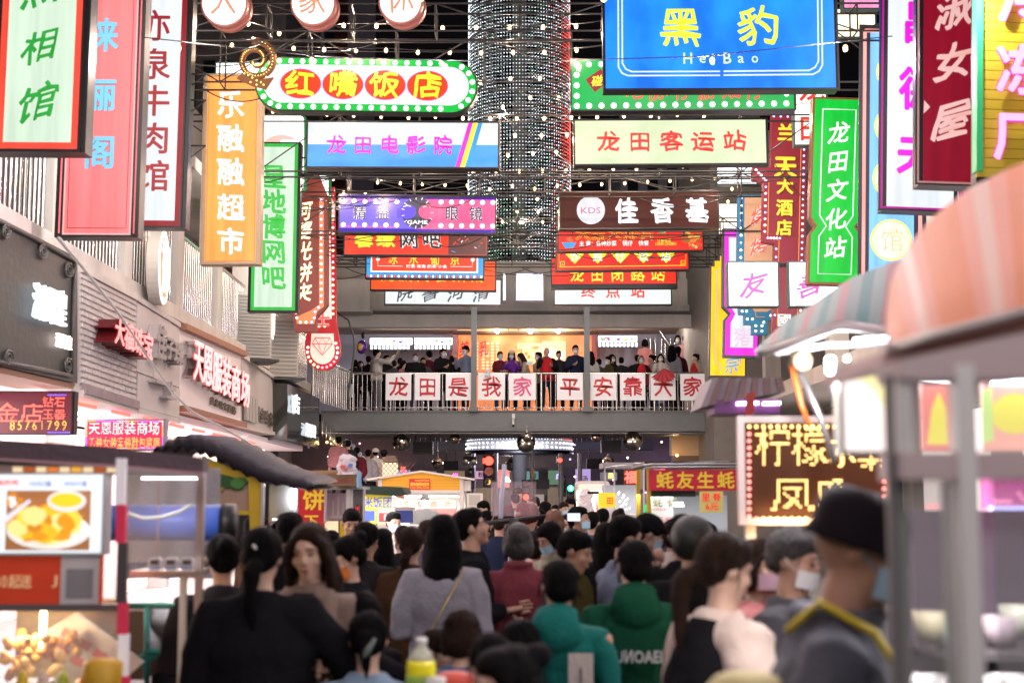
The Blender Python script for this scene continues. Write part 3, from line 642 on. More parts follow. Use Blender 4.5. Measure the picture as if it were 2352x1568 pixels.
# ================================================================ HANGING SIGNS
def hang(name, label, u0, v0, u1, v1, Y, roll=0, cat='sign', group='light box signs hung across the street', yaw=0):
    return Fr(name, label, cat, (u0+u1)/2, (v0+v1)/2, Y=Y, roll=roll, group=group, yaw=yaw)
VG = 'upright signs projecting over the left side of the street'; VR = 'upright signs projecting over the right side of the street'
def arms(f, u0, u1, vs_):        # steel brackets back to the building
    for v in vs_:
        f.line('bracket', [(u0, v), (u1, v)], 2.2, STEEL, -.09); f.line('bracket', [(u0, v+26), (u1, v)], 1.6, STEEL, -.09)
Lg = LB('lb_pale_green', 226, 250, 226, 1.02); Lred = LB('lb_red_orange', 232, 84, 66, .95)
Lw = LB('lb_cool_white', 238, 246, 252, 1.05); Lw2 = LB('lb_hot_white', 255, 255, 255, 1.5)
back = LB('lb_rear_fill', 250, 244, 240, 3.6)  # hidden rear faces of the signs, made extra bright to light the gallery
# 1 photo studio
f = hang('upright_lightbox', 'pale green light box with red border and green brush characters, top left', -14, -260, 208, 350, 12.8, -.4, group=VG)
f.lightbox(-14, -260, 208, 350, Lg, .22, back=back, fw=7, border=Lred, bw=16)
gc = M('green_print', (.01,.30,.03), .4, emit=.35, ecol=(.02,.42,.06)); sh_ = M('grey_green_print', (.45,.6,.45), .4, emit=.7, ecol=(.6,.8,.6))
for c, u, v, s_ in (('照',97,-28,92),('相',95,106,80),('馆',90,236,88)): f.ch(c, u, v, s_, s_, gc, d=.013, th=.004, bold=.03, style='xing', out=sh_, ow=.012)
# 2 pink
f = hang('upright_lightbox', 'long pink light box with cyan rounded characters at upper left', 140, -200, 330, 545, 14.5, -.3, group=VG)
f.lightbox(140, -200, 330, 545, LB('lb_pink', 255, 140, 142, .95), .22, back=back, fw=5, border=LB('lb_pale_pink', 255, 196, 196, 1.0), bw=4)
f.ring('inner_line', 156, -180, 314, 525, 1.5, M('dark_line', (.08,.02,.03), .5), .013, .016)
cyc = M('cyan_print', (.15,.5,.75), .4, emit=.85, ecol=(.16,.58,.85)); nv = M('navy_print', (.01,.06,.15), .4)
for c, u, v in (('徕',236,82),('俪',232,218),('阁',231,350)): f.ch(c, u, v, 76, 80, cyc, d=.018, th=.004, bold=.045, out=nv, ow=.02, style='')
# 3 white, dark red border
f = hang('upright_lightbox', 'tall white light box with dark red border and angular red characters', 252, -160, 438, 523, 17.0, -.5, group=VG)
dkr = LB('lb_crimson', 170, 40, 48, .8)
f.lightbox(252, -160, 438, 523, Lw, .22, back=back, fw=4, border=dkr, bw=13)
crp = M('crimson_print', (.22,.008,.012), .4, emit=.28, ecol=(.36,.015,.02))
for c, v in (('亦',60),('泉',148),('牛',232),('肉',318),('馆',404)): f.ch(c, 355, v, 76, 74, crp, d=.013, th=.004, bold=.025)
arms(f, 437, 470, (165, 225, 330))
# 4 orange
f = hang('upright_lightbox', 'amber orange light box with white bubble characters and beige frame', 463, 170, 600, 607, 21.5, .25, group=VG)
f.lightbox(463, 170, 600, 607, LB('lb_amber', 255, 184, 92, 1.0), .24, frame=M('beige_frame', (.55,.42,.28), .45), back=back, fw=6)
f.ring('inner_line', 471, 176, 592, 600, 1, M('brown_line', (.35,.16,.03), .5), .011, .013)
wp = M('white_print', (.9,.9,.9), .4, emit=1.15, ecol=(1,.99,.97))
for c, v in (('乐',240),('融',318),('融',395),('超',476),('市',554)): f.ch(c, 530, v, 64, 64, wp, d=.013, th=.01, bold=.038, style='art')
# 5 green star
f = hang('upright_lightbox', 'tall pale light box with green frame and fat green characters', 573, 327, 688, 716, 25.5, -.2, group=VG)
f.lightbox(573, 327, 688, 716, Lg, .24, back=back, fw=3, border=LB('lb_green', 62, 200, 80, .9), bw=8)
gp = M('bright_green_print', (.03,.42,.05), .4, emit=.6, ecol=(.05,.5,.07))
for c, v in (('星',406),('地',464),('博',521),('网',578),('吧',637)): f.ch(c, 629, v, 58, 58, gp, d=.013, th=.005, bold=.045, style='art')
arms(f, 688, 720, (360, 400))
for u, v in ((470,168),(470,228)): pass
# white rounded boxes behind
def rounded(label, u0, v0, u1, v1, Y, group=VG, disc=True):
    f = hang('rounded_lightbox', label, u0, v0, u1, v1, Y, 0, group=group)
    f.poly('frame', rr_pts(u0, v0, u1, v1, 12), M('green_frame_paint', (.02,.16,.06), .35), -.2, 0)
    f.poly('face_panel', rr_pts(u0+5, v0+5, u1-5, v1-5, 9), Lw2, .002, .01)
    if disc: f.poly('pink_disc', circ((u0+u1)/2, v0+78, (u1-u0)*.40, ry=30), M('pale_red_print', (.9,.4,.35), .4, emit=1.0, ecol=(1,.5,.45)), .011, .013)
    return f
fq = rounded('white light box with rounded green frame and half hidden pink disc', 590, 262, 703, 440, 27.5)
fq.poly('white_mark', rr_pts(612, 330, 634, 344, 4), Lw2, .014, .016); fq.poly('white_mark', rr_pts(645, 322, 685, 352, 4), Lw2, .014, .016)
rounded('smaller white light box with rounded green frame left of the boxing glove sign', 712, 398, 759, 530, 29.5, disc=False)
# 6 brown marquee
f = hang('marquee_sign', 'dark red brown marquee sign with cream characters and a bead of bulbs', 640, 395, 753, 762, 28.5, 0, group=VG)
brn = M('marquee_maroon', (.16,.028,.022), .5, emit=.35, ecol=(.20,.018,.012)); orl = M('marquee_orange', (.5,.18,.05), .4, emit=.5, ecol=(.55,.17,.05))
out = [(640,430),(700,430),(714,400),(732,400),(753,452),(753,700),(740,716),(728,728),(726,762),(678,762),(672,724),(652,712),(640,700)]
f.poly('board', out, brn, -.2, 0)
f.poly('orange_line', [(733,452),(744,452),(744,704),(728,716),(722,744),(682,744),(680,728),(716,712),(733,700)], orl, .002, .012)
cr = M('cream_lit_letter', (1,.9,.6), .4, emit=1.5, ecol=(1,.88,.55)); gold = M('gold_edge', (.7,.4,.05), .4, emit=.7, ecol=(.9,.5,.05))
for c, v in (('阿',486),('婆',531),('光',578),('饼',627),('夹',673)): f.ch(c, 697, v, 42, 46, cr, d=.02, th=.03, bold=.03, style='kai', out=gold, ow=.014)
bcs = [M('bulb_blue', (.3,.4,1), .4, emit=3, ecol=(.35,.45,1), samp=False), M('bulb_pink', (1,.6,.8), .4, emit=4, ecol=(1,.6,.8), samp=False), M('bulb_white', (1,.95,.9), .4, emit=5, ecol=(1,.93,.88), samp=False), M('bulb_warm', (1,.8,.4), .4, emit=5, ecol=(1,.74,.38), samp=False), M('bulb_green', (.7,1,.5), .4, emit=4, ecol=(.65,1,.5), samp=False), M('bulb_red', (1,.2,.3), .4, emit=4, ecol=(1,.2,.25), samp=False)]
pts = [(738,460+14.6*i) for i in range(17)] + [(732,706),(724,716),(722,730),(716,740),(703,740),(690,740),(682,730),(680,718)]
for i, (u, v) in enumerate(pts): f.bulb(u, v, 3.0, bcs[(0, 0, 1, 2, 1)[(i//3) % 5]], d=.014)
# 7 diamond sign
f = hang('marquee_sign', 'red edged white marquee sign with a neon diamond in its round foot', 700, 470, 781, 851, 31.0, 0, group=VG)
redf = M('marquee_red', (.45,.02,.03), .45, emit=.35, ecol=(.6,.02,.03)); wf = M('marquee_cream', (.75,.68,.6), .5, emit=.55, ecol=(1,.86,.74))
o_ = [(712,430),(768,430),(772,740),(781,790)] + [(741+40*cos(a), 806+44*sin(a)) for a in [radians(t) for t in range(-5, 186, 12)]] + [(700,790),(708,740)]
f.poly('board', o_, redf, -.2, 0)
f.poly('face_panel', [(716,440),(758,440),(762,732),(716,732)], wf, .002, .014)
f.poly('foot_panel', [(716,766),(766,766),(768,800)] + [(741+28*cos(a), 806+30*sin(a)) for a in [radians(t) for t in range(0, 181, 15)]] + [(713,800)], wf, .002, .014)
f.poly('hand_patch', [(759,452),(770,470),(769,505),(758,520)], M('pale_red_print'), .015, .02)
rn = M('red_neon_tube', (1,.2,.15), .4, emit=1.5, ecol=(1,.07,.05), samp=False)
for c, v in (('珠',560),('宝',640),('士',734)): f.ch(c, 742, v, 34, 36, rn, d=.02, th=.02, bold=.05, out=wp, ow=.03)
dm = [(724,776),(758,776),(764,790),(741,816),(718,790),(724,776)]
f.line('neon_diamond', dm, 1.3, rn, .03); f.line('neon_diamond', [(718,790),(764,790)], 1.1, rn, .03)
for l in ([(724,776),(732,790),(741,776),(750,790),(758,776)], [(732,790),(741,816),(750,790)]): f.line('neon_diamond', l, 1.0, rn, .03)
pts = [(765,470+13.2*i) for i in range(20)] + [(741+34.5*cos(a), 806+38*sin(a)) for a in [radians(t) for t in range(-28, 209, 17)]] + [(709,752),(720,749),(733,749),(746,749)]
for i, (u, v) in enumerate(pts): f.bulb(u, v, 2.8, bcs[(5, 3, 2, 4, 3, 2)[(i//4) % 6] if i > 15 else (5, 1, 3)[i % 3]], d=.012)
# 8 round oval shop sign seen from the side
def disc_sign(label, u, v, r, X):
    f = Fr('round_lightbox', label, 'sign', u, v, X=X, yaw=6)
    b = MB(); b.tube([(0,.16,0),(0,0,0)], r, M('cream_rim', (.6,.58,.52), .4), 36, smooth=False); b.build('housing', f.o)
    b = MB(); b.tube([(0,0,0),(0,-.012,0)], r*.95, Lw2, 36, smooth=False); b.build('face_panel', f.o)
    b = MB(); b.tube([(0,-.012,0),(0,-.018,0)], r*.80, LB('lb_orange_disc', 255, 140, 80, 1.1), 36, smooth=False); b.build('orange_disc', f.o)
    ob('character', glyph('御', .05, '', wp), f.o, (0,-.03,0), None, (r*1.25,.02,r*1.5)); return f
disc_sign('oval looking round light box with orange disc on the left walkway pillar', 376, 615, .52, -4.75)
disc_sign('small round light box with orange disc behind the air conditioners', 626, 740, .36, -4.75)
# ------------------------------------------------ centre left column of light boxes
f = hang('oval_lightbox', 'white light box with round ends, green bulb border and four red ovals', 585, 133, 1097, 259, 19.2, -1.0)
f.poly('housing', rr_pts(585, 134, 1097, 258, 62, 14), BLACKF, -.2, 0)
f.poly('rear_panel', rr_pts(588, 137, 1094, 255, 59, 14), back, -.21, -.201)
f.poly('border', rr_pts(588, 137, 1094, 255, 59, 14), LB('lb_vivid_green', 20, 200, 70, .95), .002, .01)
f.poly('face_panel', rr_pts(605, 152, 1077, 240, 44, 14), Lw, .011, .018)
for i in range(15):
    for v in (144, 248): f.bulb(641+i*26.6, v, 6.2, Lw2, d=.011)
for a in range(-60, 61, 24):
    f.bulb(1034+52*cos(radians(a)), 196+52*sin(radians(a)), 6.2, Lw2, d=.011); f.bulb(648-52*cos(radians(a)), 196+52*sin(radians(a)), 6.2, Lw2, d=.011)
ovr = LB('lb_oval_red', 240, 72, 38, .95); yl = M('yellow_print', (.85,.75,.02), .4, emit=1.0, ecol=(1,.86,.03)); mgl = M('magenta_line', (.6,.05,.3), .4, emit=.7, ecol=(.8,.05,.35))
for i, c in enumerate('红嘴饭店'):
    u = 691+97*i; f.poly('red_oval', circ(u, 196, 47.5, 28, 34.5), mgl, .019, .021); f.poly('red_oval', circ(u, 196, 46, 28, 33), ovr, .0215, .025)
    f.ch(c, u, 196, 68, 62, yl, d=.026, th=.006, bold=.042, style='li')
f = hang('film_theatre_lightbox', 'white over blue light box with magenta characters and slanting magenta yellow stripes', 703, 279, 1147, 387, 22, -.25)
f.lightbox(703, 279, 1147, 387, Lw, .2, back=back, fw=3.5)
f.rect('blue_half', 706.5, 333, 1143.5, 383.5, LB('lb_sky_blue', 84, 176, 242, .95), .011, .014)
mg = M('magenta_print', (.75,.0,.5), .4, emit=.95, ecol=(.95,.0,.58)); ylw = LB('lb_yellow', 250, 240, 60, 1.0); cyb = LB('lb_cyan_blue', 60, 170, 225, .95)
for i, m in enumerate((mg, ylw, cyb)):
    o_ = i*11; f.poly('stripe', [(1076+o_,282.5),(1086+o_,282.5),(1058+o_,383.5),(1046+o_,383.5)], m, .0145+.0005*i, .017+.0005*i)
for i, c in enumerate('龙田电影院'): f.ch(c, 773+60.8*i, 335, 46, 44, mg, d=.018, th=.004, bold=.045, style='li')
f = hang('boxing_glove_lightbox', 'violet and pink light box with two boxing gloves in its middle', 777, 447, 1140, 537, 27, -.6)
f.lightbox(777, 447, 1140, 537, LB('lb_violet', 128, 112, 235, .95), .2, back=back, fw=3)
f.rect('pink_half', 960, 450, 1137, 534, LB('lb_hot_pink', 250, 100, 160, .95), .011, .013)
pur = LB('lb_deep_purple', 62, 32, 190, .85)
for v0 in (450, 526): f.rect('purple_band', 780, v0, 1137, v0+8, pur, .0135, .0155)
f.rect('pink_line', 780, 460, 915, 462.5, LB('lb_hot_pink', 250, 100, 160), .0135, .015); f.rect('pink_line', 780, 521, 915, 523.5, LB('lb_hot_pink', 250, 100, 160), .0135, .015)
for i in range(6):
    for v in (464, 518): f.bulb(789+24.5*i, v, 5.6, Lw2, d=.013); f.bulb(1013+23.8*i, v, 5.6, Lw2, d=.014)
nvy = M('navy_disc', (.01,.015,.05), .4, emit=.1, ecol=(.02,.03,.12))
f.poly('emblem_disc', circ(959, 489, 36), nvy, .016, .018)
for a in range(0, 360, 24): f.line('emblem_ray', [(959+30*cos(radians(a)), 489+30*sin(radians(a))), (959+37*cos(radians(a)), 489+37*sin(radians(a)))], .8, wp, .02)
for u, m in ((936, LB('lb_glove_violet', 110, 90, 235, .9)), (982, LB('lb_glove_pink', 252, 90, 150, .95))):
    f.poly('glove', circ(u, 487, 20, 20, 17), m, .021, .024); f.poly('glove_cuff', rr_pts(u-24 if u < 950 else u+10, 480, u-12 if u < 950 else u+24, 500, 2), m, .0195, .0205)
    f.line('glove_highlight', [(u-10, 476), (u, 473), (u+8, 475)], 1.0, wp, .026)
o1 = ob('lettering', glyph('GAME', .02, '', wp), f.o, f.L(959, 511, .028), None, (48*f.k, .006, 9*f.k))
kdk = M('navy_print2', (.02,.02,.10), .4, emit=.1, ecol=(.03,.03,.2))
for c, u in (('精',826),('益',879),('眼',1038),('镜',1093)): f.ch(c, u, 490, 32, 34, kdk, d=.020, th=.004, bold=.03, out=wp, ow=.03)
f = hang('internet_bar_lightbox', 'red light box with yellow and black outlined characters and a dark fantasy picture', 789, 500, 1121, 588, 29.4, -.5)
f.lightbox(789, 500, 1121, 588, LB('lb_tomato', 244, 62, 34, .95), .2, back=back, fw=3)
f.rect('picture', 1030, 505, 1117, 584, M('dark_picture', (.05,.01,.01), .4, emit=.12, ecol=(.3,.03,.02), var=.8, vs_=5), .011, .013)
for k in range(16):
    uu, vv = random.uniform(1035,1108), random.uniform(540,580); a = random.uniform(-1.2,1.2); l = random.uniform(4,12)
    f.poly('picture_streak', [(uu,vv),(uu+l*cos(a),vv-l*sin(a)),(uu+l*cos(a)+1.5,vv-l*sin(a)+2),(uu+2,vv+3)], (ovr, Lw, LB('lb_cyan_blue', 60,170,225), LB('lb_oval_red',240,72,38), M('charcoal_sign_board'))[k % 5], .0135+.0004*k, .0138+.0004*k)
for c, u in (('馨',836),('缘',885)): f.ch(c, u, 549, 44, 42, yl, d=.013, th=.004, bold=.05, style='art')
bk = M('black_print', (.01,.01,.01), .4)
for c, u in (('网',939),('吧',992)): f.ch(c, u, 549, 46, 46, bk, d=.015, th=.004, bold=.03, out=wp, ow=.05, style='art')
f = hang('lemon_tea_lightbox', 'small blue light box with red panel and yellow outlined characters', 839, 560, 1113, 641, 31.5, -.5)
f.lightbox(839, 560, 1113, 641, cyb, .2, back=back, fw=3)
f.rect('white_frame', 852, 564, 1098, 626, wp, .011, .013); f.rect('red_panel', 855, 567, 1095, 623, ovr, .014, .016)
for c, u in (('冰',903),('水',950),('葡',999),('京',1045)): f.ch(c, u, 596, 22, 26, yl, d=.017, th=.003, bold=-.005)
f.line('white_line', [(868,598),(868,612),(925,612)], .6, wp, .02); f.line('white_line', [(1085,598),(1085,612),(1035,612)], .6, wp, .02)
for u in (868, 1086): f.bulb(u, 596, 4.5, wp, d=.016)
ob('small_lettering', glyph('柠茶·鸳鸯·奶茶·小食', .01, '', wp), f.o, f.L(980, 612, .02), None, (96*f.k, .003, 8*f.k))
for i in range(34): f.rect('awning_stripe', 843+7.9*i, 632, 847+7.9*i, 638, wp if i % 2 else ovr, .011, .014)
f = hang('hot_orange_lightbox', 'orange red light box with yellow characters half hidden behind the tea sign', 850, 597, 1140, 668, 33.6, -.5)
f.lightbox(850, 597, 1140, 668, LB('lb_orange_red', 252, 92, 30, .95), .2, back=back, fw=3)
for i, c in enumerate('龙滋闽香菜馆'): f.ch(c, 890+41*i, 632, 32, 34, yl, d=.013, th=.003, bold=.02, style='li')
f = hang('academy_lightbox', 'white light box with dark grey running brush characters', 883, 640, 1152, 701, 35.8, -.5)
f.lightbox(883, 640, 1152, 701, LB('lb_paper_white', 240, 252, 248, 1.1), .18, back=back, fw=2.5)
gk = M('slate_print', (.06,.07,.14), .4)
for i, c in enumerate('院書河清'): f.ch(c, 931+58.5*i, 672, 40, 38, gk, d=.013, th=.003, bold=.02, style='xing')
# ------------------------------------------------ centre right column
f = hang('green_bulb_lightbox', 'green light box with white bulb border and a tilted red tag', 1310, 135, 1826, 255, 19.2, .3)
f.lightbox(1310, 135, 1826, 255, LB('lb_emerald', 10, 185, 84, .95), .2, back=back, fw=3.5)
for i in range(18):
    for v in (148, 243): f.bulb(1324.5+28.3*i, v-.2*i, 6.8, Lw2, d=.012)
for v in (172, 196, 220): f.bulb(1324.5, v, 6.8, Lw2, d=.012); f.bulb(1806, v-3, 6.8, Lw2, d=.012)
f.poly('red_tag', [(1345,183),(1380,158),(1400,186),(1366,212)], dkr, .012, .015)
f.ch('碰', 1372, 186, 26, 26, yl, d=.016, th=.003, bold=.02, style='kai')
for i, c in enumerate('电脉仔游戏厅'): f.ch(c, 1458+56*i, 208, 46, 46, M('crimson_print2', (.6,.03,.02), .4, emit=.6, ecol=(.75,.03,.02)), d=.013, th=.004, bold=.03, style='kai')
f = hang('panther_lightbox', 'large glowing blue light box with two yellow green brush characters and rounded white lines', 1385, -60, 1921, 208, 17.2, .25)
f.lightbox(1385, -60, 1921, 208, LB('lb_azure', 40, 150, 252, 1.0, hot=.3), .2, back=back, fw=5)
lwp = M('pale_blue_line', (.7,.85,1), .4, emit=.85, ecol=(.75,.88,1))
for w_, uu in ((0, 1420), (9, 1429)):
    f.line('rounded_line', [(1653, 174-w_), (uu+22, 174-w_), (uu+8, 168-w_), (uu, 154-w_), (uu, 0), (uu, -40)], 1.9, lwp, .014)
    f.line('rounded_line', [(1661, 174-w_), (1888-(uu-1420)-22, 173-w_), (1888-(uu-1420)-8, 166-w_), (1888-(uu-1420), 152-w_), (1887-(uu-1420), 0), (1886-(uu-1420), -40)], 1.9, lwp, .014)
yg = M('yellow_green_print', (.7,.85,.05), .4, emit=.9, ecol=(.78,.92,.04))
for c, u in (('黑',1563),('豹',1743)): f.ch(c, u, 64, 96, 92, yg, d=.013, th=.005, bold=.03, style='li', out=lwp, ow=.008)
for i, c in enumerate('HeiBao'): f.ch(c, (1579,1613,1637,1670,1701,1733)[i], 136-(1 if c in 'HB' else -2), (20,14,7,18,14,15)[i], 25 if c in 'HiB' else 16, M('pale_lime_print', (.6,.8,.3), .4, emit=.9, ecol=(.62,.85,.3)), d=.013, th=.004, bold=.03)
f = hang('bus_station_lightbox', 'pale lime light box with five red brush characters', 1317, 273, 1763, 380, 22, .4)
f.lightbox(1317, 273, 1763, 380, LB('lb_pale_lime', 238, 252, 208, 1.02), .2, back=back, fw=4)
rp = M('red_print', (.65,.02,.015), .4, emit=.7, ecol=(.80,.03,.02))
for i, c in enumerate('龙田客运站'): f.ch(c, 1397+72.5*i, 326, 54, 48, rp, d=.013, th=.004, bold=.045, style='li')
f = hang('brown_chicken_lightbox', 'dark brown light box with white disc and three white ornate characters', 1284, 438, 1651, 526, 27, .5)
f.lightbox(1284, 438, 1651, 526, M('lb_dark_brown', (.025,.008,.006), .6, spec=.1, emit=.55, ecol=(.085,.026,.022), var=.2), .2, back=back, fw=3)
f.poly('white_disc', circ(1357, 482, 32.5), LB('lb_lilac_white', 226, 230, 244, 1.), .011, .014)
ob('lettering', glyph('KDS', .01, '', M('purple_print', (.2,.01,.15), .4, emit=.15, ecol=(.4,.02,.3))), f.o, f.L(1357, 483, .018), None, (46*f.k, .004, 15*f.k))
lil = M('lilac_white_print', (.8,.82,.9), .4, emit=.85, ecol=(.78,.82,.95))
for c, u in (('佳',1438),('香',1521),('基',1601)): f.ch(c, u, 484, 54, 60, lil, d=.013, th=.006, bold=.05, style='art')
f = hang('food_stall_lightbox', 'red light box with a roast chicken picture, soup bowl and phone number', 1280, 490, 1616, 578, 29.4, .45)
f.lightbox(1280, 490, 1616, 578, LB('lb_scarlet', 232, 40, 22, .95), .2, back=back, fw=3)
for i, c in enumerate('大弟大排档'): f.ch(c, 1338+36*i, 536, 38, 34, ovr, d=.013, th=.004, bold=.02, style='art', out=yl, ow=.03)
ob('small_lettering', glyph('主 营：各种炒菜    锅仔    快餐', .015, '', wp), f.o, f.L(1410, 559, .02), None, (164*f.k, .003, 12*f.k))
ob('small_lettering', glyph('订餐电话', .01, '', yl), f.o, f.L(1525, 553, .02), None, (32*f.k, .003, 8*f.k)); ob('small_lettering', glyph('13581255851', .01, '', yl), f.o, f.L(1529, 561, .02), None, (48*f.k, .003, 7*f.k))
def food(f, u, v, w, h, seed, cols, n=14, d=.014):
    r_ = random.Random(seed)
    for k in range(n):
        a = r_.uniform(0, 6.3); q = r_.uniform(0, 1)**.5; r0 = r_.uniform(.10,.24)*w
        cu, cv = u+cos(a)*q*w*.36, v+sin(a)*q*h*.36
        f.poly('food_piece', [(cu+r0*cos(t)*r_.uniform(.75,1.1), cv+r0*.75*sin(t)*r_.uniform(.75,1.1)) for t in [2*pi*i/9 for i in range(9)]], cols[k % len(cols)], d+.0008*k, d+.0008*(k+1))
fo = [M('food_%d' % i, c, .4, emit=.9, ecol=c) for i, c in enumerate([(.75,.22,.03),(.45,.10,.01),(.9,.45,.05),(.2,.45,.04),(.8,.05,.02),(.95,.75,.2)])]
food(f, 1585, 545, 54, 46, 3, [fo[0], fo[1], fo[2], fo[0]]); food(f, 1597, 567, 36, 12, 4, [fo[3], fo[4], fo[5]], 8, .028)
food(f, 1519, 533, 28, 20, 5, [fo[4], fo[1], fo[3], wp]); f.poly('bowl', [(1290,556),(1324,556),(1316,569),(1298,569)], cyb, .02, .03); food(f, 1307, 551, 24, 16, 6, [fo[1], fo[4]], 8)
f = hang('diamond_tag_lightbox', 'red light box with yellow diamond tags and fret corners', 1276, 540, 1583, 622, 31.5, .5)
f.lightbox(1276, 540, 1583, 622, LB('lb_flag_red', 226, 30, 18, .95), .2, back=back, fw=3)
for i, c in enumerate('诈菜仔饺店'):
    u = 1320+52.5*i; f.poly('yellow_tag', [(u-21,583),(u,562),(u+21,583),(u,605)], LB('lb_lemon', 240, 236, 30, 1.), .012, .014)
    f.ch(c, u, 588, 22, 24, Lw2, d=.015, th=.003, bold=.0)
f.line('fret_line', [(1284,560),(1284,612),(1575,611),(1575,560)], .7, yl, .014)
for u in (1291, 1568): f.line('fret_corner', [(u-4,612),(u-4,600),(u+5,600),(u+5,608),(u,608),(u,604)], .8, yl, .016)
f = hang('cable_station_lightbox', 'red light box with five yellow characters behind the fret corner sign', 1265, 590, 1555, 663, 33.6, .3)
f.lightbox(1265, 590, 1555, 663, LB('lb_fire_red', 236, 48, 24, .95), .2, back=back, fw=3); f.rect('lower_frame', 1265, 652, 1555, 663, BLACKF, .0, .03)
for i, c in enumerate('龙田闭路站'): f.ch(c, 1325+46.5*i, 632, 32, 32, yl, d=.013, th=.003, bold=.03, style='li')
f = hang('terminus_lightbox', 'white light box with three red characters, lowest above the footbridge on the right', 1272, 646, 1543, 701, 35.8, .1)
f.lightbox(1272, 646, 1543, 701, LB('lb_paper_white', 240, 252, 248), .18, back=back, fw=2.5)
for i, c in enumerate('终点站'): f.ch(c, 1351+57*i, 668, 34, 34, rp, d=.013, th=.003, bold=.04)
for i, (u, c) in enumerate(((1216,'约'),(1168,''))):
    f = hang('square_lightbox', ('white square light box with a faint cream character between the two sign stacks', 'narrow slice of a white square light box beside the grey brush sign')[i], u-33, 627, u+33, 691, 37.0, 0)
    if i: f.lightbox(1155, 628, 1162, 690, Lw2, .15, frame=M('violet_frame', (.25,.2,.5), .4), fw=1)
    else:
        f.lightbox(1184, 627, 1249, 691, Lw2, .15, frame=M('violet_frame', (.25,.2,.5), .4), fw=2)
        f.ch('约', 1216, 660, 44, 46, M('faint_cream_print', (.9,.85,.7), .4, emit=.9, ecol=(1,.9,.75)), d=.013, th=.003, bold=.0)
# ------------------------------------------------ lanterns at the top
lab = ['large round lantern with character 大, left of three at the top','round lantern with character 家, middle of three at the top','round lantern with character 休, right of three at the top']
cop = M('copper_rim', (.35,.13,.10), .4, .3, var=.15)
for i, (u, v, r, c) in enumerate(((515,8,50,'大'),(719,8,48,'家'),(920,5,47,'休'))):
    f = Fr('round_lantern', lab[i], 'lantern', u, v, Y=16.8, group='round white lanterns hung at the top of the frame', yaw=-8)
    f.poly('housing', circ(u, v, r+4, 40), cop, -.10, .0); f.poly('face_panel', circ(u, v, r-1, 40), Lw2, .002, .02)
    f.poly('housing_rim', circ(u+2, v+4, r+4, 40), cop, -.17, -.101)
    f.ch(c, u, v-4, 66, 66, M('coral_print', (.85,.25,.15), .4, emit=.9, ecol=(.95,.28,.16)), d=.022, th=.004, bold=.03, style='li')
# spiral marquee
f = hang('spiral_marquee', 'amber spiral marquee arrow studded with star bulbs left of the oval sign', 540, 98, 632, 200, 18.6, 0, cat='marquee')
amb = M('amber_board', (.12,.035,.004), .5, emit=.18, ecol=(.45,.14,.01)); sp = []; sp2 = []
for i in range(60):
    t = i/59; a = radians(100-620*t); r = 42*(1-t)**.75+4; sp.append((587+r*cos(a), 140-r*sin(a)))
mb = MB(); tp = [f.L(u, v, 0) for u, v in sp]; mb.tube(tp, [(.03, .055*(1-.5*i/59)) for i in range(60)], amb, 6); mb.build('spiral_band', f.o)
f.poly('tail', [(600,182),(560,165),(543,180),(580,198),(610,205),(628,178)], amb, -.04, .0)
sb = M('star_bulb', (1,.75,.2), .4, emit=5, ecol=(1,.66,.16), samp=False)
for i in range(0, 60, 1):
    u, v = sp[i]; f.bulb(u, v, 1.15, sb, d=.04, kind='ball')
for (u, v) in ((600,190),(590,186),(580,180),(571,174),(562,170),(612,178),(606,196),(590,196),(576,190)): f.bulb(u, v, 1.7, sb, d=.02, kind='ball')
# ------------------------------------------------ right side uprights
def up(label, u0, v0, u1, v1, Y, roll=0, name='upright_lightbox'): return hang(name, label, u0, v0, u1, v1, Y, roll, group=VR)
gr2 = LB('lb_signal_green', 8, 205, 60, 1.0); brw = M('brown_frame', (.22,.07,.02), .45, emit=.12, ecol=(.4,.12,.03))
f = up('bright green light box with notched sides and five white brush characters', 1858, 222, 1985, 655, 21.0, -1.7)
nt = lambda a: [(1861+a,224+a),(1982-a,224+a),(1982-a,500),(1968-a,520),(1982-a,540),(1982-a,654-a),(1861+a,654-a),(1861+a,540),(1875+a,520),(1861+a,500)]
f.poly('housing', nt(0), brw, -.2, 0); f.poly('face_panel', nt(5), gr2, .002, .012); f.poly('rear_panel', nt(5), back, -.21, -.201)
wl2 = M('white_line', (.9,1,.9), .4, emit=1., ecol=(.92,1,.92))
f.line('white_outline', [(1884,252),(1960,252),(1960,496),(1944,520),(1960,544),(1960,630),(1884,630),(1884,544),(1900,520),(1884,496),(1884,252)], 1.4, wl2, .015)
for i, c in enumerate('龙田文化站'): f.ch(c, 1922, 305+66*i, 50, 52, wp, d=.014, th=.005, bold=.025, style='kai')
f = up('crimson and maroon marquee sign with gold hotel characters and blue bulbs', 1745, 262, 1850, 760, 25.5, -1.2, 'marquee_sign')
mar = M('marquee_wine', (.17,.015,.03), .45, emit=.4, ecol=(.20,.012,.03))
o_ = [(1768,262),(1838,262),(1850,275),(1850,760),(1780,760),(1780,560),(1752,556),(1752,420),(1726,412),(1726,385),(1768,385)]
f.poly('board', o_, mar, -.2, 0)
gl = M('gold_line', (.6,.25,.03), .4, emit=.6, ecol=(.75,.3,.03))
f.line('gold_outline', [(1836,276),(1836,750)], .9, gl, .01); f.line('gold_outline', [(1764,420),(1764,545),(1790,552),(1790,750)], .9, gl, .01)
gy = M('gold_letter', (.9,.65,.05), .4, emit=.95, ecol=(1,.70,.05)); gy2 = M('gold_letter_side', (.5,.28,.02), .4)
for c, v, s_ in (('兰',306,42),('天',384,54),('大',428,40),('酒',478,40),('店',524,38)): f.ch(c, 1800, v, s_, s_, gy, d=.03, th=.03, bold=.05, out=gy2, ow=.01)
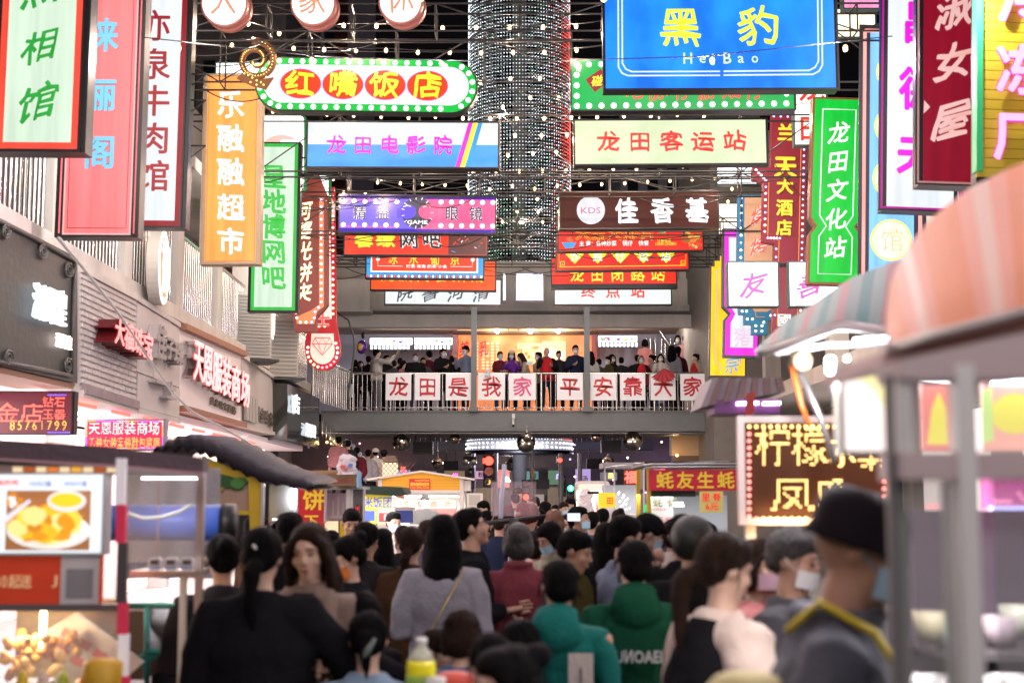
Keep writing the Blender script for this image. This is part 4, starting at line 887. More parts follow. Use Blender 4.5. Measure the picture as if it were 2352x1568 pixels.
for i in range(34): f.bulb(1843, 272+14.2*i, 2.6, bcs[0] if (i//5) % 3 else bcs[1], d=.01)
for i in range(14): f.bulb(1757+(0 if i < 9 else 7*(i-8)), 416+14.6*min(i, 9), 2.6, bcs[(1, 0, 1, 2)[i % 4]], d=.01)
for i in range(9): f.bulb(1784, 572+19*i, 2.6, bcs[0], d=.01)
for i in range(4): f.bulb(1734+6*i, 392+6*i, 3.0, bcs[1], d=.01)
for i in range(3): f.bulb(1772+16*i, 268, 2.5, bcs[0], d=.01)
f.ch('國', 1806, 735, 34, 30, wp, d=.01, th=.01, bold=.02)
f = up('tan marquee sign with blue bulb border and stepped foot', 1694, 448, 1782, 770, 27.5, -.8, 'marquee_sign')
tan = M('marquee_tan', (.42,.27,.18), .5, emit=.35, ecol=(.7,.38,.22)); tb = M('marquee_teal', (.02,.14,.26), .45, emit=.35, ecol=(.02,.2,.4))
f.poly('board', [(1694,448),(1790,448),(1790,690),(1782,735),(1765,735),(1765,768),(1730,768),(1730,745),(1712,745),(1712,722),(1700,722),(1694,640)], tb, -.2, 0)
f.poly('face_panel', [(1708,452),(1790,452),(1790,700),(1762,716),(1738,716),(1724,700),(1710,690)], tan, .002, .012)
for c, v in (('烧',490),('烤',560)): f.ch(c, 1742, v+4, 40, 44, rn, d=.014, th=.02, bold=.04, out=wp, ow=.03, style='xing')
for i in range(14): f.bulb(1701, 456+17*i, 2.6, bcs[2] if i % 3 else bcs[0], d=.01)
for (u, v) in ((1706,715),(1716,715),(1718,733),(1730,733),(1738,748),(1738,760),(1752,748),(1752,760),(1772,724),(1756,740)): f.bulb(u, v, 2.6, bcs[2], d=.01)
f.line('gold_outline', [(1714,690),(1724,700),(1736,716),(1738,728),(1758,728)], .9, gl, .014)
for k, (u0, u1, c, uc) in enumerate(((1671,1789,'友',1731),(1811,1928,'善',1862))):
    f = up(('white square light box with magenta character 友 on the right stack','white square light box with magenta character 善 beside the green notched sign')[k], u0, 600, u1, 705, 24.0-.2*k, 0, 'square_lightbox')
    f.lightbox(u0, 600, u1, 705, Lw2, .2, frame=M('grey_teal_frame', (.06,.10,.10), .4), back=back, fw=3)
    f.ch(c, uc, 652, 62, 60, M('orchid_print', (.75,.10,.5), .4, emit=.9, ecol=(.88,.14,.62)), d=.013, th=.004, bold=.03, style='xing')
    f.rect('link_bar', u0+118, 604, u0+140, 612, BLACKF, -.1, -.02) if k == 0 else None
mgb = LB('lb_orchid', 235, 60, 222, .95)
f = up('magenta framed white light box with notched edge beside the yellow sign', 1655, 523, 1745, 822, 28.5, -1.3)
f.poly('housing', [(1657,525),(1745,525),(1745,821),(1664,821),(1664,735),(1676,721),(1660,705)], M('grey_teal_frame'), -.2, 0)
f.poly('border', [(1661,530),(1742,530),(1742,816),(1668,816),(1668,738),(1680,721),(1664,703)], mgb, .002, .01)
f.poly('face_panel', [(1671,546),(1732,546),(1732,798),(1680,798),(1680,742),(1690,721),(1676,700)], Lw, .011, .016)
for i, c in enumerate('鲜仔猪'): f.ch(c, 1706, 590+92*i, 40, 46, LB('lb_blush', 250, 222, 246, 1.0), d=.017, th=.004, bold=.04)
yel = LB('lb_sun_yellow', 255, 214, 46, .98)
f = up('tall yellow light box with blue key line and stepped corners at bridge right', 1630, 595, 1716, 868, 30.5, -.8)
f.poly('housing', [(1638,597),(1650,597),(1650,585),(1700,585),(1716,597),(1716,866),(1630,866),(1630,610),(1638,610)], M('grey_teal_frame'), -.2, 0)
f.poly('face_panel', [(1640,600),(1652,600),(1652,588),(1698,588),(1712,600),(1712,862),(1633,862),(1633,613),(1640,613)], yel, .002, .01)
kb = M('key_line_blue', (.1,.4,.8), .4, emit=.8, ecol=(.15,.5,.95))
f.line('blue_line', [(1655,620),(1645,620),(1645,834),(1655,834),(1655,852)], 1.1, kb, .014); f.line('blue_line', [(1690,852),(1690,834),(1702,834),(1702,620)], 1.1, kb, .014)
for i, c in enumerate('三子三宗'): f.ch(c, 1683, 640+66*i, 34, 40, kb, d=.013, th=.004, bold=.03, style='kai')
def blurry(label, u0, v0, u1, v1, Y, roll, face, border, bw, frame=BLACKF, fw=4):
    f = up(label, u0, v0, u1, v1, Y, roll); f.lightbox(u0, v0, u1, v1, face, .22, frame=frame, back=back, fw=fw, border=border, bw=bw); return f
f = blurry('sky blue light box with pale yellow discs behind the magenta edged sign', 1980, 60, 2116, 720, 18.5, -2.0, LB('lb_powder_blue', 150, 212, 250, 1.0), LB('lb_shell_pink', 255, 190, 180, 1.0), 8, M('slate_frame2', (.05,.05,.07), .4), 9)
ps = M('salmon_print', (.95,.5,.4), .4, emit=1.0, ecol=(1,.55,.42)); pl = LB('lb_pale_yellow', 255, 250, 214, 1.15)
for v, c in ((165,'美'),(290,'容'),(410,'美'),(552,'馆')):
    f.poly('yellow_disc', circ(2052, v, 48), LB('lb_lemon_rim', 250, 240, 110, 1.), .011, .013); f.poly('pale_disc', circ(2052, v, 44), pl, .0135, .016); f.ch(c, 2054, v, 52, 54, ps, d=.017, th=.004, bold=-.01)
f = blurry('white light box with magenta edge and blocky magenta characters at upper right', 2030, -200, 2200, 486, 15.5, -2.2, Lw, LB('lb_magenta', 200, 20, 160, .9), 5)
for c, v in (('昌',52),('德',205),('夫',352)): f.ch(c, 2112, v, 94, 104, mg, d=.013, th=.005, bold=.05)
f = blurry('dark crimson light box with pale pink brush characters near upper right corner', 2112, -200, 2290, 428, 13.2, -2.0, LB('lb_wine_red', 150, 16, 42, .9), LB('lb_dusty_pink', 205, 150, 145, .6), 5)
dp = M('dusty_pink_print', (.6,.4,.36), .4, emit=.55, ecol=(.72,.44,.40))
for c, v in (('淑',22),('女',142),('屋',276)): f.ch(c, 2190, v, 90, 92, dp, d=.013, th=.01, bold=.04, style='xing')
f.poly('side_notch', [(2126,235),(2140,250),(2126,265)], M('dusty_pink_print'), .015, .02)
# yellow louvred board
f = up('yellow slatted board with big pink neon characters in the upper right corner', 2245, -200, 2420, 420, 10.8, -2.2, 'neon_board')
f.rect('housing', 2245, -200, 2420, 420, BLACKF, -.15, -.02); f.rect('green_edge', 2238, -200, 2252, 400, M('green_edge_paint', (.02,.30,.10), .4, emit=.25, ecol=(.03,.5,.15)), -.05, .06)
oc = M('ochre_slat', (.40,.30,.015), .45, emit=.14, ecol=(.6,.42,.02), var=.15)
for i in range(27): f.rect('slat', 2253, -190+22.3*i, 2420, -190+22.3*i+20.5, oc, 0, .02)
npk = M('pink_neon_letter', (1,.4,.8), .4, emit=1.3, ecol=(1,.42,.82)); nmg = M('magenta_letter_edge', (.8,.03,.4), .4, emit=.8, ecol=(1,.03,.45))
for c, v in (('冷',8),('冻',168),('厂',318)): f.ch(c, 2338, v, 116, 120, npk, d=.06, th=.03, bold=.05, out=nmg, ow=.03)
# small lit boxes between
for (lab_, u0, v0, u1, v1, Y, fc) in (('pink framed white light box at the very top right of centre', 1936, -40, 2020, 22, 20, LB('lb_rose', 250, 170, 214, 1.)),
    ('cream light box glimpsed above the green notched sign', 1920, 20, 2012, 88, 22, LB('lb_cream', 255, 250, 226, 1.3)),
    ('overexposed white light box with faint red characters left of the green notched sign', 1823, 205, 1900, 335, 24, LB('lb_warm_white', 255, 246, 238, 1.35)),
    ('wide white light box behind the trusses right of the bus station sign', 1645, 382, 1760, 425, 31, Lw2),
    ('white and cream light box glimpsed under the truss right of the brown sign', 1648, 466, 1700, 540, 32, LB('lb_warm_white', 255, 246, 238)),
    ('pale violet framed white light box behind the spiral marquee', 494, 143, 660, 172, 24, Lw2)):
    f = hang('lightbox', lab_, u0, v0, u1, v1, Y, 0); f.lightbox(u0, v0, u1, v1, fc, .2, frame=M('grey_teal_frame'), fw=3)
    if 'overexposed' in lab_:
        for c, v in (('龙',205),('田',295)): f.ch(c, 1864, v, 60, 62, rp, d=.013, th=.005, bold=.04)
# ================================================================ TRUSSES
def truss(label, Y, vt, vb, xl_=-5.4, xr_=5.6, step=1.1, seed=0):
    zt_, zb_ = P(1176, vt, Y).z, P(1176, vb, Y).z; t = thing('truss', label, 'truss', (0, Y, (zt_+zb_)/2), group='steel trusses spanning the street'); h = (zt_-zb_)/2
    m = M('truss_steel', (.04,.037,.036), .45, .5, var=.3)
    for y in (.05, .45):
        for z in (h, -h): bar('chord', (xl_, y, z), (xr_, y, z), .015, m, t)
    x = xl_; k = 0
    while x < xr_:
        bar('upright', (x, .05, -h), (x, .05, h), .012, m, t); bar('upright', (x, .45, -h), (x, .45, h), .012, m, t)
        if k % 2: bar('brace', (x, .05, -h), (min(x+step, xr_), .05, h), .011, m, t)
        else: bar('brace', (x, .05, h), (min(x+step, xr_), .05, -h), .011, m, t)
        bar('tie', (x, .05, h), (x, .45, h), .011, m, t); bar('tie', (x, .05, -h), (x, .45, -h), .011, m, t); x += step; k += 1
    rc_ = random.Random(int(Y*10))
    for k in range(6):
        xa = rc_.uniform(xl_, xr_-2); L_ = rc_.uniform(.8, 2.4); sg = rc_.uniform(.08, .35)
        MB().tube([(xa+L_*q/10, .48, -h-sg*4*(q/10)*(1-q/10)) for q in range(11)], .009, CABLE, 4).build('drooping_cable', t)
    return t
truss('nearest steel truss behind the three round lanterns', 17.9, 5, 68); truss('steel truss carrying the oval and green bulb signs', 19.6, 68, 186, step=1.25)
truss('steel truss carrying the cinema and bus station signs', 22.4, 262, 392, step=1.3); truss('steel truss between the cinema and boxing glove signs', 25.5, 398, 440, step=1.2)
truss('steel truss carrying the boxing glove and brown signs', 27.4, 440, 530); truss('steel truss carrying the internet bar and food stall signs', 29.8, 500, 560)
truss('steel truss carrying the lemon tea sign', 32, 560, 606, step=.9); truss('last steel truss in front of the footbridge gallery', 34, 540, 590, step=.8)
# gantry masts either side
# ================================================================ BULB STRINGS
z1_ = lambda L_: [((900+x/1.568)*.5742, y/1.568*.5742) for x, y in L_]; z2_ = lambda L_: [((2000+x/1.568)*.5742, y/1.568*.5742) for x, y in L_]
rows = [
 (20.5, z1_([(43,285),(430,305),(622,312),(822,318),(1010,317),(1210,330),(1410,330),(1607,333),(1807,330)])+z2_([(278,330),(480,316)]), 'string of warm bulbs just above the oval sign'),
 (18.7, z1_([(147,148),(340,210),(745,162),(950,163),(1365,178),(1575,175),(1785,173)])+z2_([(270,172),(477,165)]), 'highest string of warm bulbs below the round lanterns'),
 (23.0, z1_([(300,700),(640,718),(807,725),(979,732),(1151,738),(1320,733),(1492,743),(1663,744),(1830,744)])+z2_([(277,744),(446,738),(610,735),(776,729),(946,726),(1112,720),(1281,724),(1446,703),(1608,700)]), 'string of warm bulbs between the oval sign and the cinema sign'),
 (21.5, z1_([(1790,495)])+z2_([(250,493)]), 'two warm bulbs in front of the light tower, upper pair'),
 (21.9, z1_([(1603,518),(1575,618)])+z2_([(190,615),(368,615)]), 'short string of warm bulbs over the light tower beside the oval sign'),
 (22.4, z1_([(1743,672),(1820,850),(1775,975)])+z2_([(95,852),(260,850),(420,845)]), 'slanting string of warm bulbs down the light tower'),
 (24.5, z2_([(50,975),(207,963),(352,955)]), 'short string of three warm bulbs on the tower beside the bus station sign'),
 (25.0, z1_([(1262,1062),(1553,1074),(1700,1075),(1846,1075)])+z2_([(267,1073),(415,1070),(560,1066),(711,1062),(856,1058),(1004,1042),(1147,1045)]), 'string of warm bulbs just under the cinema and bus station signs'),
 (26.3, z1_([(680,1120),(958,1143),(1100,1150),(1238,1155),(1380,1160),(1520,1165),(1660,1187),(1803,1167)])+z2_([(218,1185),(360,1165),(500,1160),(638,1156),(783,1150),(926,1142),(1066,1135),(1205,1125),(1347,1116)]), 'string of warm bulbs just above the boxing glove sign'),
 (27.0, z1_([(745,1207),(880,1215)]), 'pair of warm bulbs touching the top of the boxing glove sign'),
 (28.0, z2_([(100,1248),(235,1248),(370,1248),(1430,1265),(1455,1185)]), 'string of warm bulbs level with the brown sign'),
 (29.0, z2_([(107,1327),(240,1327),(370,1327)]), 'short string of warm bulbs left of the white disc'),
 (30.0, z1_([(1740,1392),(1868,1393)])+z2_([(128,1393),(268,1393)]), 'lowest string of warm bulbs on the tower beside the brown sign')]
wb = M('festoon_glass', (1,.7,.4), .3, emit=7, ecol=(1,.62,.30), samp=False)
for Y, L_, lab_ in rows:
    t = thing('bulb_string', lab_, 'string lights', (0, Y, 0), group='strings of warm bulbs over the street')
    pts = [P(u, v-5, Y) - Vector((0,Y,0)) for u, v in L_]; pts.sort(key=lambda p: p.x) if 'slanting' not in lab_ else None
    ext = [pts[0]+Vector((-1.2,0,.15))]+pts+[pts[-1]+Vector((1.2,0,.15))]
    MB().tube(ext, .006, CABLE, 4).build('cable', t)
    for u, v in L_:
        p = P(u, v, Y)-Vector((0,Y,0)); ob('bulb', unit('ball', wb), t, p, None, (.026,.026,.036)); point('bulb_light', P(u,v,Y)-Vector((0,0,.09)), 75 if Y < 27 else 130, (1,.74,.56), .03) if int(u) % 3 == 0 else None; ob('socket', unit('rod', BLACKF), t, p+Vector((0,0,.045)), None, (.013,.013,.04))
# more bulb strings, added overhead and behind the viewpoint to brighten the scene
for k, (Y, z) in enumerate(((3.2,4.3),(.8,4.0),(-1.8,4.2),(-4.6,4.4),(6.4,4.9),(10.5,5.6),(14.5,6.3))):
    t = thing('bulb_string', ('added string of warm bulbs over the street above the near carts','added string of warm bulbs directly overhead','added string of warm bulbs just behind the viewpoint','added string of warm bulbs further behind the viewpoint','added string of warm bulbs over the awning cart','added string of warm bulbs above the pancake stall','added string of warm bulbs above the oyster stall')[k], 'string lights', (0, Y, z), group='strings of warm bulbs over the street')
    MB().tube([(-4,0,.3),(-2,0,.08),(0,0,.02),(2,0,.08),(4,0,.3)], .006, CABLE, 4).build('cable', t)
    for i in range(6):
        x = -3.5+1.4*i; zz = -.04+.017*x*x; ob('bulb', unit('ball', wb), t, (x,0,zz), None, (.026,.026,.036)); point('bulb_light', (x,Y,z+zz-.09), 33 if Y < 4 else (62 if Y < 10 else 110), ((1,.84,.74),(1,.72,.78),(.95,.86,1))[i % 3], .03)
# loose cables across the street
for i, (Y, a, b_, sag) in enumerate(((19.0,(450,92),(1310,96),4),(21.0,(440,110),(1310,118),5),(23.5,(640,228),(1320,232),12),(24,(640,238),(1320,240),18),(26,(690,400),(1290,410),6),(28.5,(750,585),(850,606),3),(30,(760,600),(850,590),8),(35.5,(1150,525),(1290,500),10),(25,(1760,350),(1860,470),6))):
    t = tag(MB().tube([P(a[0]+(b_[0]-a[0])*s/12, a[1]+(b_[1]-a[1])*s/12+sag*4*(s/12)*(1-s/12), Y) for s in range(13)], .008, CABLE, 4).build('overhead_cable'), ('thin black cable just under the three round lanterns','thin black cable above the oval sign','thin black cable below the oval sign','lower thin black cable below the oval sign','thin black cable under the cinema sign','short thin cable left of the tea sign','lower short thin cable left of the tea sign','thin black cable between the two lowest sign stacks','thin black cable between the bus station sign and wine marquee')[i], 'cable', 'loose cables slung across the street')
cl = [(0,500),(6,540),(10,560),(2,590)]
wc = [(135,548),(160,578),(195,620),(232,668),(262,705),(300,760),(340,822),(372,866),(400,905),(440,945),(475,965),(500,975),(560,1010),(606,1040),(640,1068),(690,1100)]
tag(MB().tube([P(u, v, 10.5+i*.75) for i, (u, v) in enumerate(wc)], .016, WCABLE, 6).build('white_cable'), 'long white cable sagging in front of the left shop fascias', 'cable')
tag(MB().tube([P(u, v, 37.2) for u, v in [(771,636+80),(800,735),(812,770),(815,800),(808,850),(800,900),(800,940)]], .03, M('grey_conduit', (.12,.12,.1), .5), 6).build('conduit'), 'grey looping conduit at the corner of the footbridge', 'conduit')
f = Fr('junction_box', 'pale grey junction box at the left end of the bridge railing', 'junction box', 799, 898, Y=37.3)
f.rect('casing', 790, 882, 809, 911, M('pale_grey_plastic', (.45,.5,.47), .5), -.08, .03); f.rect('sticker', 797, 883, 806, 890, M('blue_sticker', (.05,.15,.5), .5), .031, .033)
# AC units at left
def acu(label, u0, v0, u1, v1, X, n=9):
    f = Fr('air_conditioner', label, 'air conditioner', (u0+u1)/2, (v0+v1)/2, X=X, yaw=-60); w = .42; h = .62
    f.o.rotation_euler = (0,0,radians(25)); MB().box((-w,0,-h),(w,.5,h), M('ac_casing', (.42,.40,.36), .5, var=.15)).build('casing', f.o)
    for i in range(n*2): MB().box((-w+.04,-.025,-h+.06+i*(2*h-.1)/(n*2)),(w-.04,-.005,-h+.06+i*(2*h-.1)/(n*2)+.035), M('ac_grille', (.25,.24,.22), .5)).build('slat', f.o)
    MB().box((-w-.1,-.2,-h-.08),(w+.1,.6,-h-.03), STEEL).build('bracket', f.o); return f
acu('old white air conditioner on the left wall below the orange sign', 548, 700, 600, 790, -4.9)
acu('air conditioner in a wire cage beside the brown marquee sign', 612, 740, 668, 850, -4.8, 7)
# ================================================================ DISCO BALLS, SPEAKERS
mir = M('mirror_ball_tiles', (.95,.86,.70), .05, 1.)
def disco(label, u, v, rpx, Y):
    t = thing('disco_ball', label, 'disco ball', P(u, v, Y), group='mirror balls hanging under the footbridge'); r = rpx*Y/F
    me = MB(); N, K = 28, 16
    for i in range(K):
        for j in range(N):
            a0, a1 = pi*i/K, pi*(i+1)/K; t0, t1 = 2*pi*j/N, 2*pi*(j+1)/N
            vs_ = [(r*sin(a)*cos(q), r*sin(a)*sin(q), r*cos(a)) for a, q in ((a0,t0),(a1,t0),(a1,t1),(a0,t1))]
            me.add(vs_, [(0,1,2,3)], mir, False)
    me.build('mirror_sphere', t)
    top = P(1176, 990, YB).z-t.location.z
    bar('hanger', (0,0,r), (0,0,max(top, r+.15)), .012, ALU, t); MB().tube([(0,0,r-.01),(0,0,r+.05)], .04, ALU, 10).build('cap', t)
for a in (('large mirror ball left, beside the black box',922,1015,20.5,37.9),('small gold tinted mirror ball right of the black box',1044,1007,12.8,38.4),('small dark mirror ball above the yellow cart',1005,1064,13,44),
          ('largest mirror ball in the centre under the bridge',1208,1017,22,37.9),('small mirror ball hanging in front of the central one',1210,1002,12.3,37.4),('small mirror ball left of the right black box',1370,1003,12.3,38.4),
          ('mirror ball beside the lower right black box',1397,1059.5,12.8,44),('large mirror ball at right under the bridge',1454,1012,22.5,37.9),('mirror ball half hidden behind the tower pole',1174,1066,15,50)): disco(*a)
def speaker(label, u0, v0, u1, v1, Y):
    f = Fr('speaker_box', label, 'speaker', (u0+u1)/2, (v0+v1)/2, Y=Y, group='black boxes hanging under the footbridge')
    f.rect('cabinet', u0, v0, u1, v1, M('speaker_black', (.012,.012,.013), .5), -.35, 0); f.rect('grille', u0+2, v0+2, u1-2, v1-2, M('speaker_grille', (.02,.02,.02), .8, bump=.5, bs=200), .001, .012)
    for u in (u0+6, u1-6): bar('bracket', f.L(u, v0, -.1), f.L(u, v0, -.1)+Vector((0,0,.35)), .015, STEEL, f.o)
for a in (('black hanging box left, right of the large mirror ball',948,1013,994,1042,38.5),('small black hanging box above the yellow cart',1019,1058,1053,1079,45),('black hanging box at right under the bridge',1381,1010,1427,1040,38.5),('lower black hanging box beside the right mirror ball',1348,1053,1384,1076,45)): speaker(*a)
f = Fr('security_camera', 'small white security camera on the bridge beam', 'camera', 1179, 965, Y=37.4)
f.rect('mount', 1176, 950, 1183, 960, WHITEP, 0, .08); MB().tube([f.L(1179,962,.05), f.L(1179,976,.2)], .035, WHITEP, 8).build('body', f.o); f.bulb(1179, 978, 3, BLACKF, d=.2, kind='ball')
f = Fr('shop_camera', 'white dome camera under the left fascia', 'camera', 560, 1040, Y=20); 
MB().tube([(0,0,.25),(0,0,.1)], .05, WHITEP, 8).ell((0,0,.05), .08, M('brown_dome', (.25,.18,.12), .3)).build('dome', f.o)
# ================================================================ TRAFFIC LIGHTS
def tlight(label, u0, v0, u1, v1, Y, lamps, pole=None, name='traffic_light'):
    f = Fr(name, label, 'traffic light', (u0+u1)/2, (v0+v1)/2, Y=Y, group='traffic lights at the crossing beyond the bridge'); hb = M('signal_black', (.015,.016,.016), .5)
    f.rect('housing', u0, v0, u1, v1, hb, -.22, 0); n = len(lamps)
    for i, m in enumerate(lamps):
        v = v0+(v1-v0)*(i+.5)/n; r = min((u1-u0)*.40, (v1-v0)/n*.42); q = f.L((u0+u1)/2, v); R = r*f.k
        MB().tube([(q.x,-.005,q.z),(q.x,-.03,q.z)], R, m, 20, smooth=False).build('lamp', f.o)
        b = MB(); n_ = 12
        vs_ = [(q.x+R*1.08*cos(pi*k/n_), y_, q.z+R*1.08*sin(pi*k/n_)) for y_ in (0,-.26) for k in range(n_+1)]
        b.add(vs_, [(k, k+1, k+n_+2, k+n_+1) for k in range(n_)], hb, True); b.build('visor', f.o)
    if pole:
        q = P(pole, 1100, Y+.3); bar('pole', Vector((q.x, q.y, 0))-f.c, Vector((q.x, q.y, P(1176,1040,Y).z))-f.c, .07, M('signal_pole', (.35,.34,.38), .4, .3), f.o)
    return f
rl_ = M('signal_red', (1,.05,.02), .4, emit=6, ecol=(1,.05,.03)); off = M('signal_off', (.05,.015,.005), .2); ofy = M('signal_dim_amber', (.25,.05,.01), .2, emit=.25, ecol=(.7,.10,.02)); og = M('signal_off_grey', (.3,.3,.34), .15); gn = M('signal_green', (.05,1,.5), .4, emit=6, ecol=(.03,1,.50))
f = tlight('tall traffic light showing round red over a dim amber arrow', 1110, 1046, 1136, 1118, 46, [rl_, ofy, off], 1139); f.ch('J', 1123, 1107, 6, 10, M('amber_arrow', (1,.5,.05), .4, emit=3, ecol=(1,.42,.05), samp=False), d=.05, th=.01, bold=.02)
f.line('lamp_glow', [(1111,1052),(1111,1064)], 2.0, rl_, .02)
f = tlight('pedestrian signal with two clear lamps over a red one', 1198, 1101, 1218, 1149, 42, [og, og, rl_], 1222); f.rect('yellow_post', 1222, 1076, 1227, 1098, M('yellow_paint', (.7,.42,.02), .5), -.05, 0); f.rect('lamp_housing', 1226, 1100, 1262, 1122, M('signal_black'), -.6, -.1)
f = tlight('traffic light with a glowing green arrow', 1302, 1112, 1319, 1148, 44, [gn, off], 1332); f.ch('↑', 1311, 1121, 11, 13, M('white_arrow', (1,1,1), .4, emit=6, ecol=(.8,1,.9), samp=False), d=.05, th=.01)
tlight('dark traffic light turned away beside the green arrow', 1282, 1092, 1300, 1140, 44.5, [off, off, off], 1288)
tlight('dark traffic light behind the yellow cart roof', 1076, 1074, 1090, 1122, 47, [off, off, off], 1088)
t = tlight('overhead traffic light seen from below with one red lamp', 1279, 1050, 1293, 1063, 43, [rl_], 1288); 
f = Fr('spot_lamp_pair', 'two small chrome stage lamps under the bridge beside the tower pole', 'lamp', 1078, 1060, Y=44)
for u in (1070, 1088): f.bulb(u, 1062, 7, ALU, d=.1, kind='ball'); f.rect('bracket', u-1, 1040, u+1, 1056, STEEL, 0, .03)
f.rect('body', 1064, 1048, 1094, 1058, BLACKF, -.15, .0)
# ================================================================ STALLS
glass = M('cart_glass', (.9,.95,.95), .06, alpha=.16, spec=.8); haze_gl = M('scuffed_acrylic', (.75,.74,.75), .25, alpha=.16, spec=.6)
mauve = M('mauve_tarp', (.11,.08,.095), .6, var=.25, bump=.4); warmw = M('warm_tube', (1,.85,.5), .4, emit=16, ecol=(1,.78,.42)); cwt = M('cool_tube', (1,1,1), .4, emit=14, ecol=(.95,.98,1))
scr = M('tv_white', (.8,.85,.9), .3, emit=1.05, ecol=(.86,.95,1)); wallw = M('white_cart_panel', (.62,.61,.58), .4, var=.06)
# ---- near left cart
f = Fr('food_cart', 'big food cart at lower left with a lit menu screen and striped post', 'food cart', 200, 1300, Y=5.5)
f.poly('roof', [(-90,1004),(120,1016),(260,1026),(466,1050),(466,1084),(280,1068),(-90,1046)], mauve, -.10, 0)
f.poly('roof_edge', [(-90,1046),(280,1068),(466,1084),(466,1090),(280,1075),(-90,1052)], M('pink_lit_edge', (.5,.3,.33), .4), -.05, .02)
f.poly('under_beam', [(-90,1066),(268,1070),(268,1090),(-90,1086)], M('warm_reflection_beam', (.42,.32,.28), .35, .3, var=.3), -.05, .0)  # aluminium rail with warm reflected light put into its colour
f.rect('dark_recess', -90, 1044, 262, 1068, M('gap_shade_dark', (.02,.035,.03), .7), -.5, -.3)  # dark strip standing in for shade in the gap under the roof
for i in range(9): f.rect('sample_photo', 30+27*i, 1072, 52+27*i, 1084, fo[i % 3] if i % 2 else M('pale_card'), .001, .006)
f.rect('screen_housing', -90, 1086, 243, 1274, M('screen_bezel', (.5,.5,.52), .35), -.08, .03)
f.rect('screen', -90, 1090, 239, 1268, scr, .031, .036)
ob('lettering', glyph('原味炸鸡', .02, '', rp), f.o, f.L(20,1108,.05), None, (66*f.k,.004,14*f.k))
ob('lettering', glyph('15元/盒', .01, '', M('blue_print', (.05,.1,.5), .4, emit=.3, ecol=(.05,.1,.6))), f.o, f.L(104,1110,.05), None, (50*f.k,.004,13*f.k))
ob('lettering', glyph('10元/小盒', .01, '', M('blue_print')), f.o, f.L(183,1110,.05), None, (52*f.k,.004,13*f.k))
f.rect('food_photo', 22, 1126, 214, 1262, M('photo_brown', (.3,.12,.04), .4, emit=.55, ecol=(.5,.22,.08), var=.4, vs_=20), .037, .040)
f.poly('plate', circ(120, 1218, 96, 28, 42), M('plate_white', (.8,.8,.82), .3, emit=.75, ecol=(.85,.88,.95)), .041, .043)
fy = [M('fry_%d' % i, c, .4, emit=1.0, ecol=c) for i, c in enumerate([(.95,.55,.03),(.85,.36,.02),(1,.72,.08),(.75,.28,.02),(1,.85,.3)])]
food(f, 112, 1206, 170, 72, 11, fy, 60, .044); food(f, 45, 1150, 46, 44, 12, [fy[1], fy[3], wp], 12, .05)
f.poly('bowl', circ(170, 1150, 44, 24, 24), M('plate_white'), .09, .093); f.poly('sauce', circ(170, 1148, 36, 24, 16), M('mustard', (.9,.75,.03), .4, emit=.95, ecol=(.95,.75,.03)), .094, .096)
f.poly('knife', [(22,1192),(86,1146),(90,1152),(26,1206)], M('plate_white'), .094, .098)
f.rect('red_board', -90, 1272, 234, 1388, M('vermilion_board', (.55,.05,.02), .45, emit=.16, ecol=(.9,.08,.02), var=.15), -.02, .01)
for i, c in enumerate('30起送'): f.ch(c, (-2,13,36,62)[i], 1334, 18 if i < 2 else 27, 32, M('gold_print', (.7,.5,.25), .4, emit=.3, ecol=(.9,.6,.3)), d=.012, th=.004, bold=.03)
f.ch('J', 128, 1334, 12, 28, M('gold_print'), d=.012, th=.004, bold=.03)
f.rect('blank_notice', 142, 1274, 230, 1388, M('laminated_card', (.66,.66,.68), .3, var=.05), .012, .016); f.rect('notice_patch', 155, 1305, 216, 1372, M('grey_patch', (.30,.31,.34), .4, var=.5, vs_=60), .017, .019)
f.rect('lower_rail', -90, 1386, 272, 1402, M('grey_rail', (.20,.19,.19), .4, .4), -.03, .02)
f.rect('glass_pane', -90, 1402, 264, 1600, glass, 0, .004)
f.rect('back_panel', -90, 1400, 190, 1600, M('warm_back_panel', (.50,.36,.22), .5, var=.4, vs_=8), -.62, -.6)
f.rect('light_tube', 36, 1392, 47, 1522, warmw, -.3, -.28)
point('cart_light', P(60,1440,5.7), 8, (1,.72,.38), .05)
for k in range(46):
    q = f.L(random.uniform(-30,120), random.uniform(1470,1560), -random.uniform(.1,.5)); ob('fried_piece', unit('ball', M('fried_crust_%d' % (k % 3), ((.62,.30,.05),(.45,.17,.03),(.75,.45,.12))[k % 3], .5, var=.3, vs_=3)), f.o, q, (k,k*.5,0), (random.uniform(.015,.035),.02,random.uniform(.012,.022))); area('menu_glow', P(120,1180,5.42), (pi/2,0,pi), .5, .28, .001, (1,1,1)) if 0 else None
def prop(name, label, cat, u, v, Y): return Fr(name, label, cat, u, v, Y=Y)
for i, (u, m, lab_) in enumerate(((50,(.75,.55,.03),'yellow'),(98,(.75,.6,.5),'pinkish white'),(144,(.5,.62,.08),'lime green'),(205,(.75,.26,.02),'orange'))):
    g = prop('sauce_bottle', lab_+' squeeze sauce bottle on the near left cart counter', 'bottle', u, 1590, 5.45)
    w = 27*g.k if i < 3 else 38*g.k; ob('bottle', unit('bottle', M('sauce_'+lab_.split()[0], m, .3, trans=.0)), g.o, (0,0,-w*1.2), None, (w, w, w*.85))
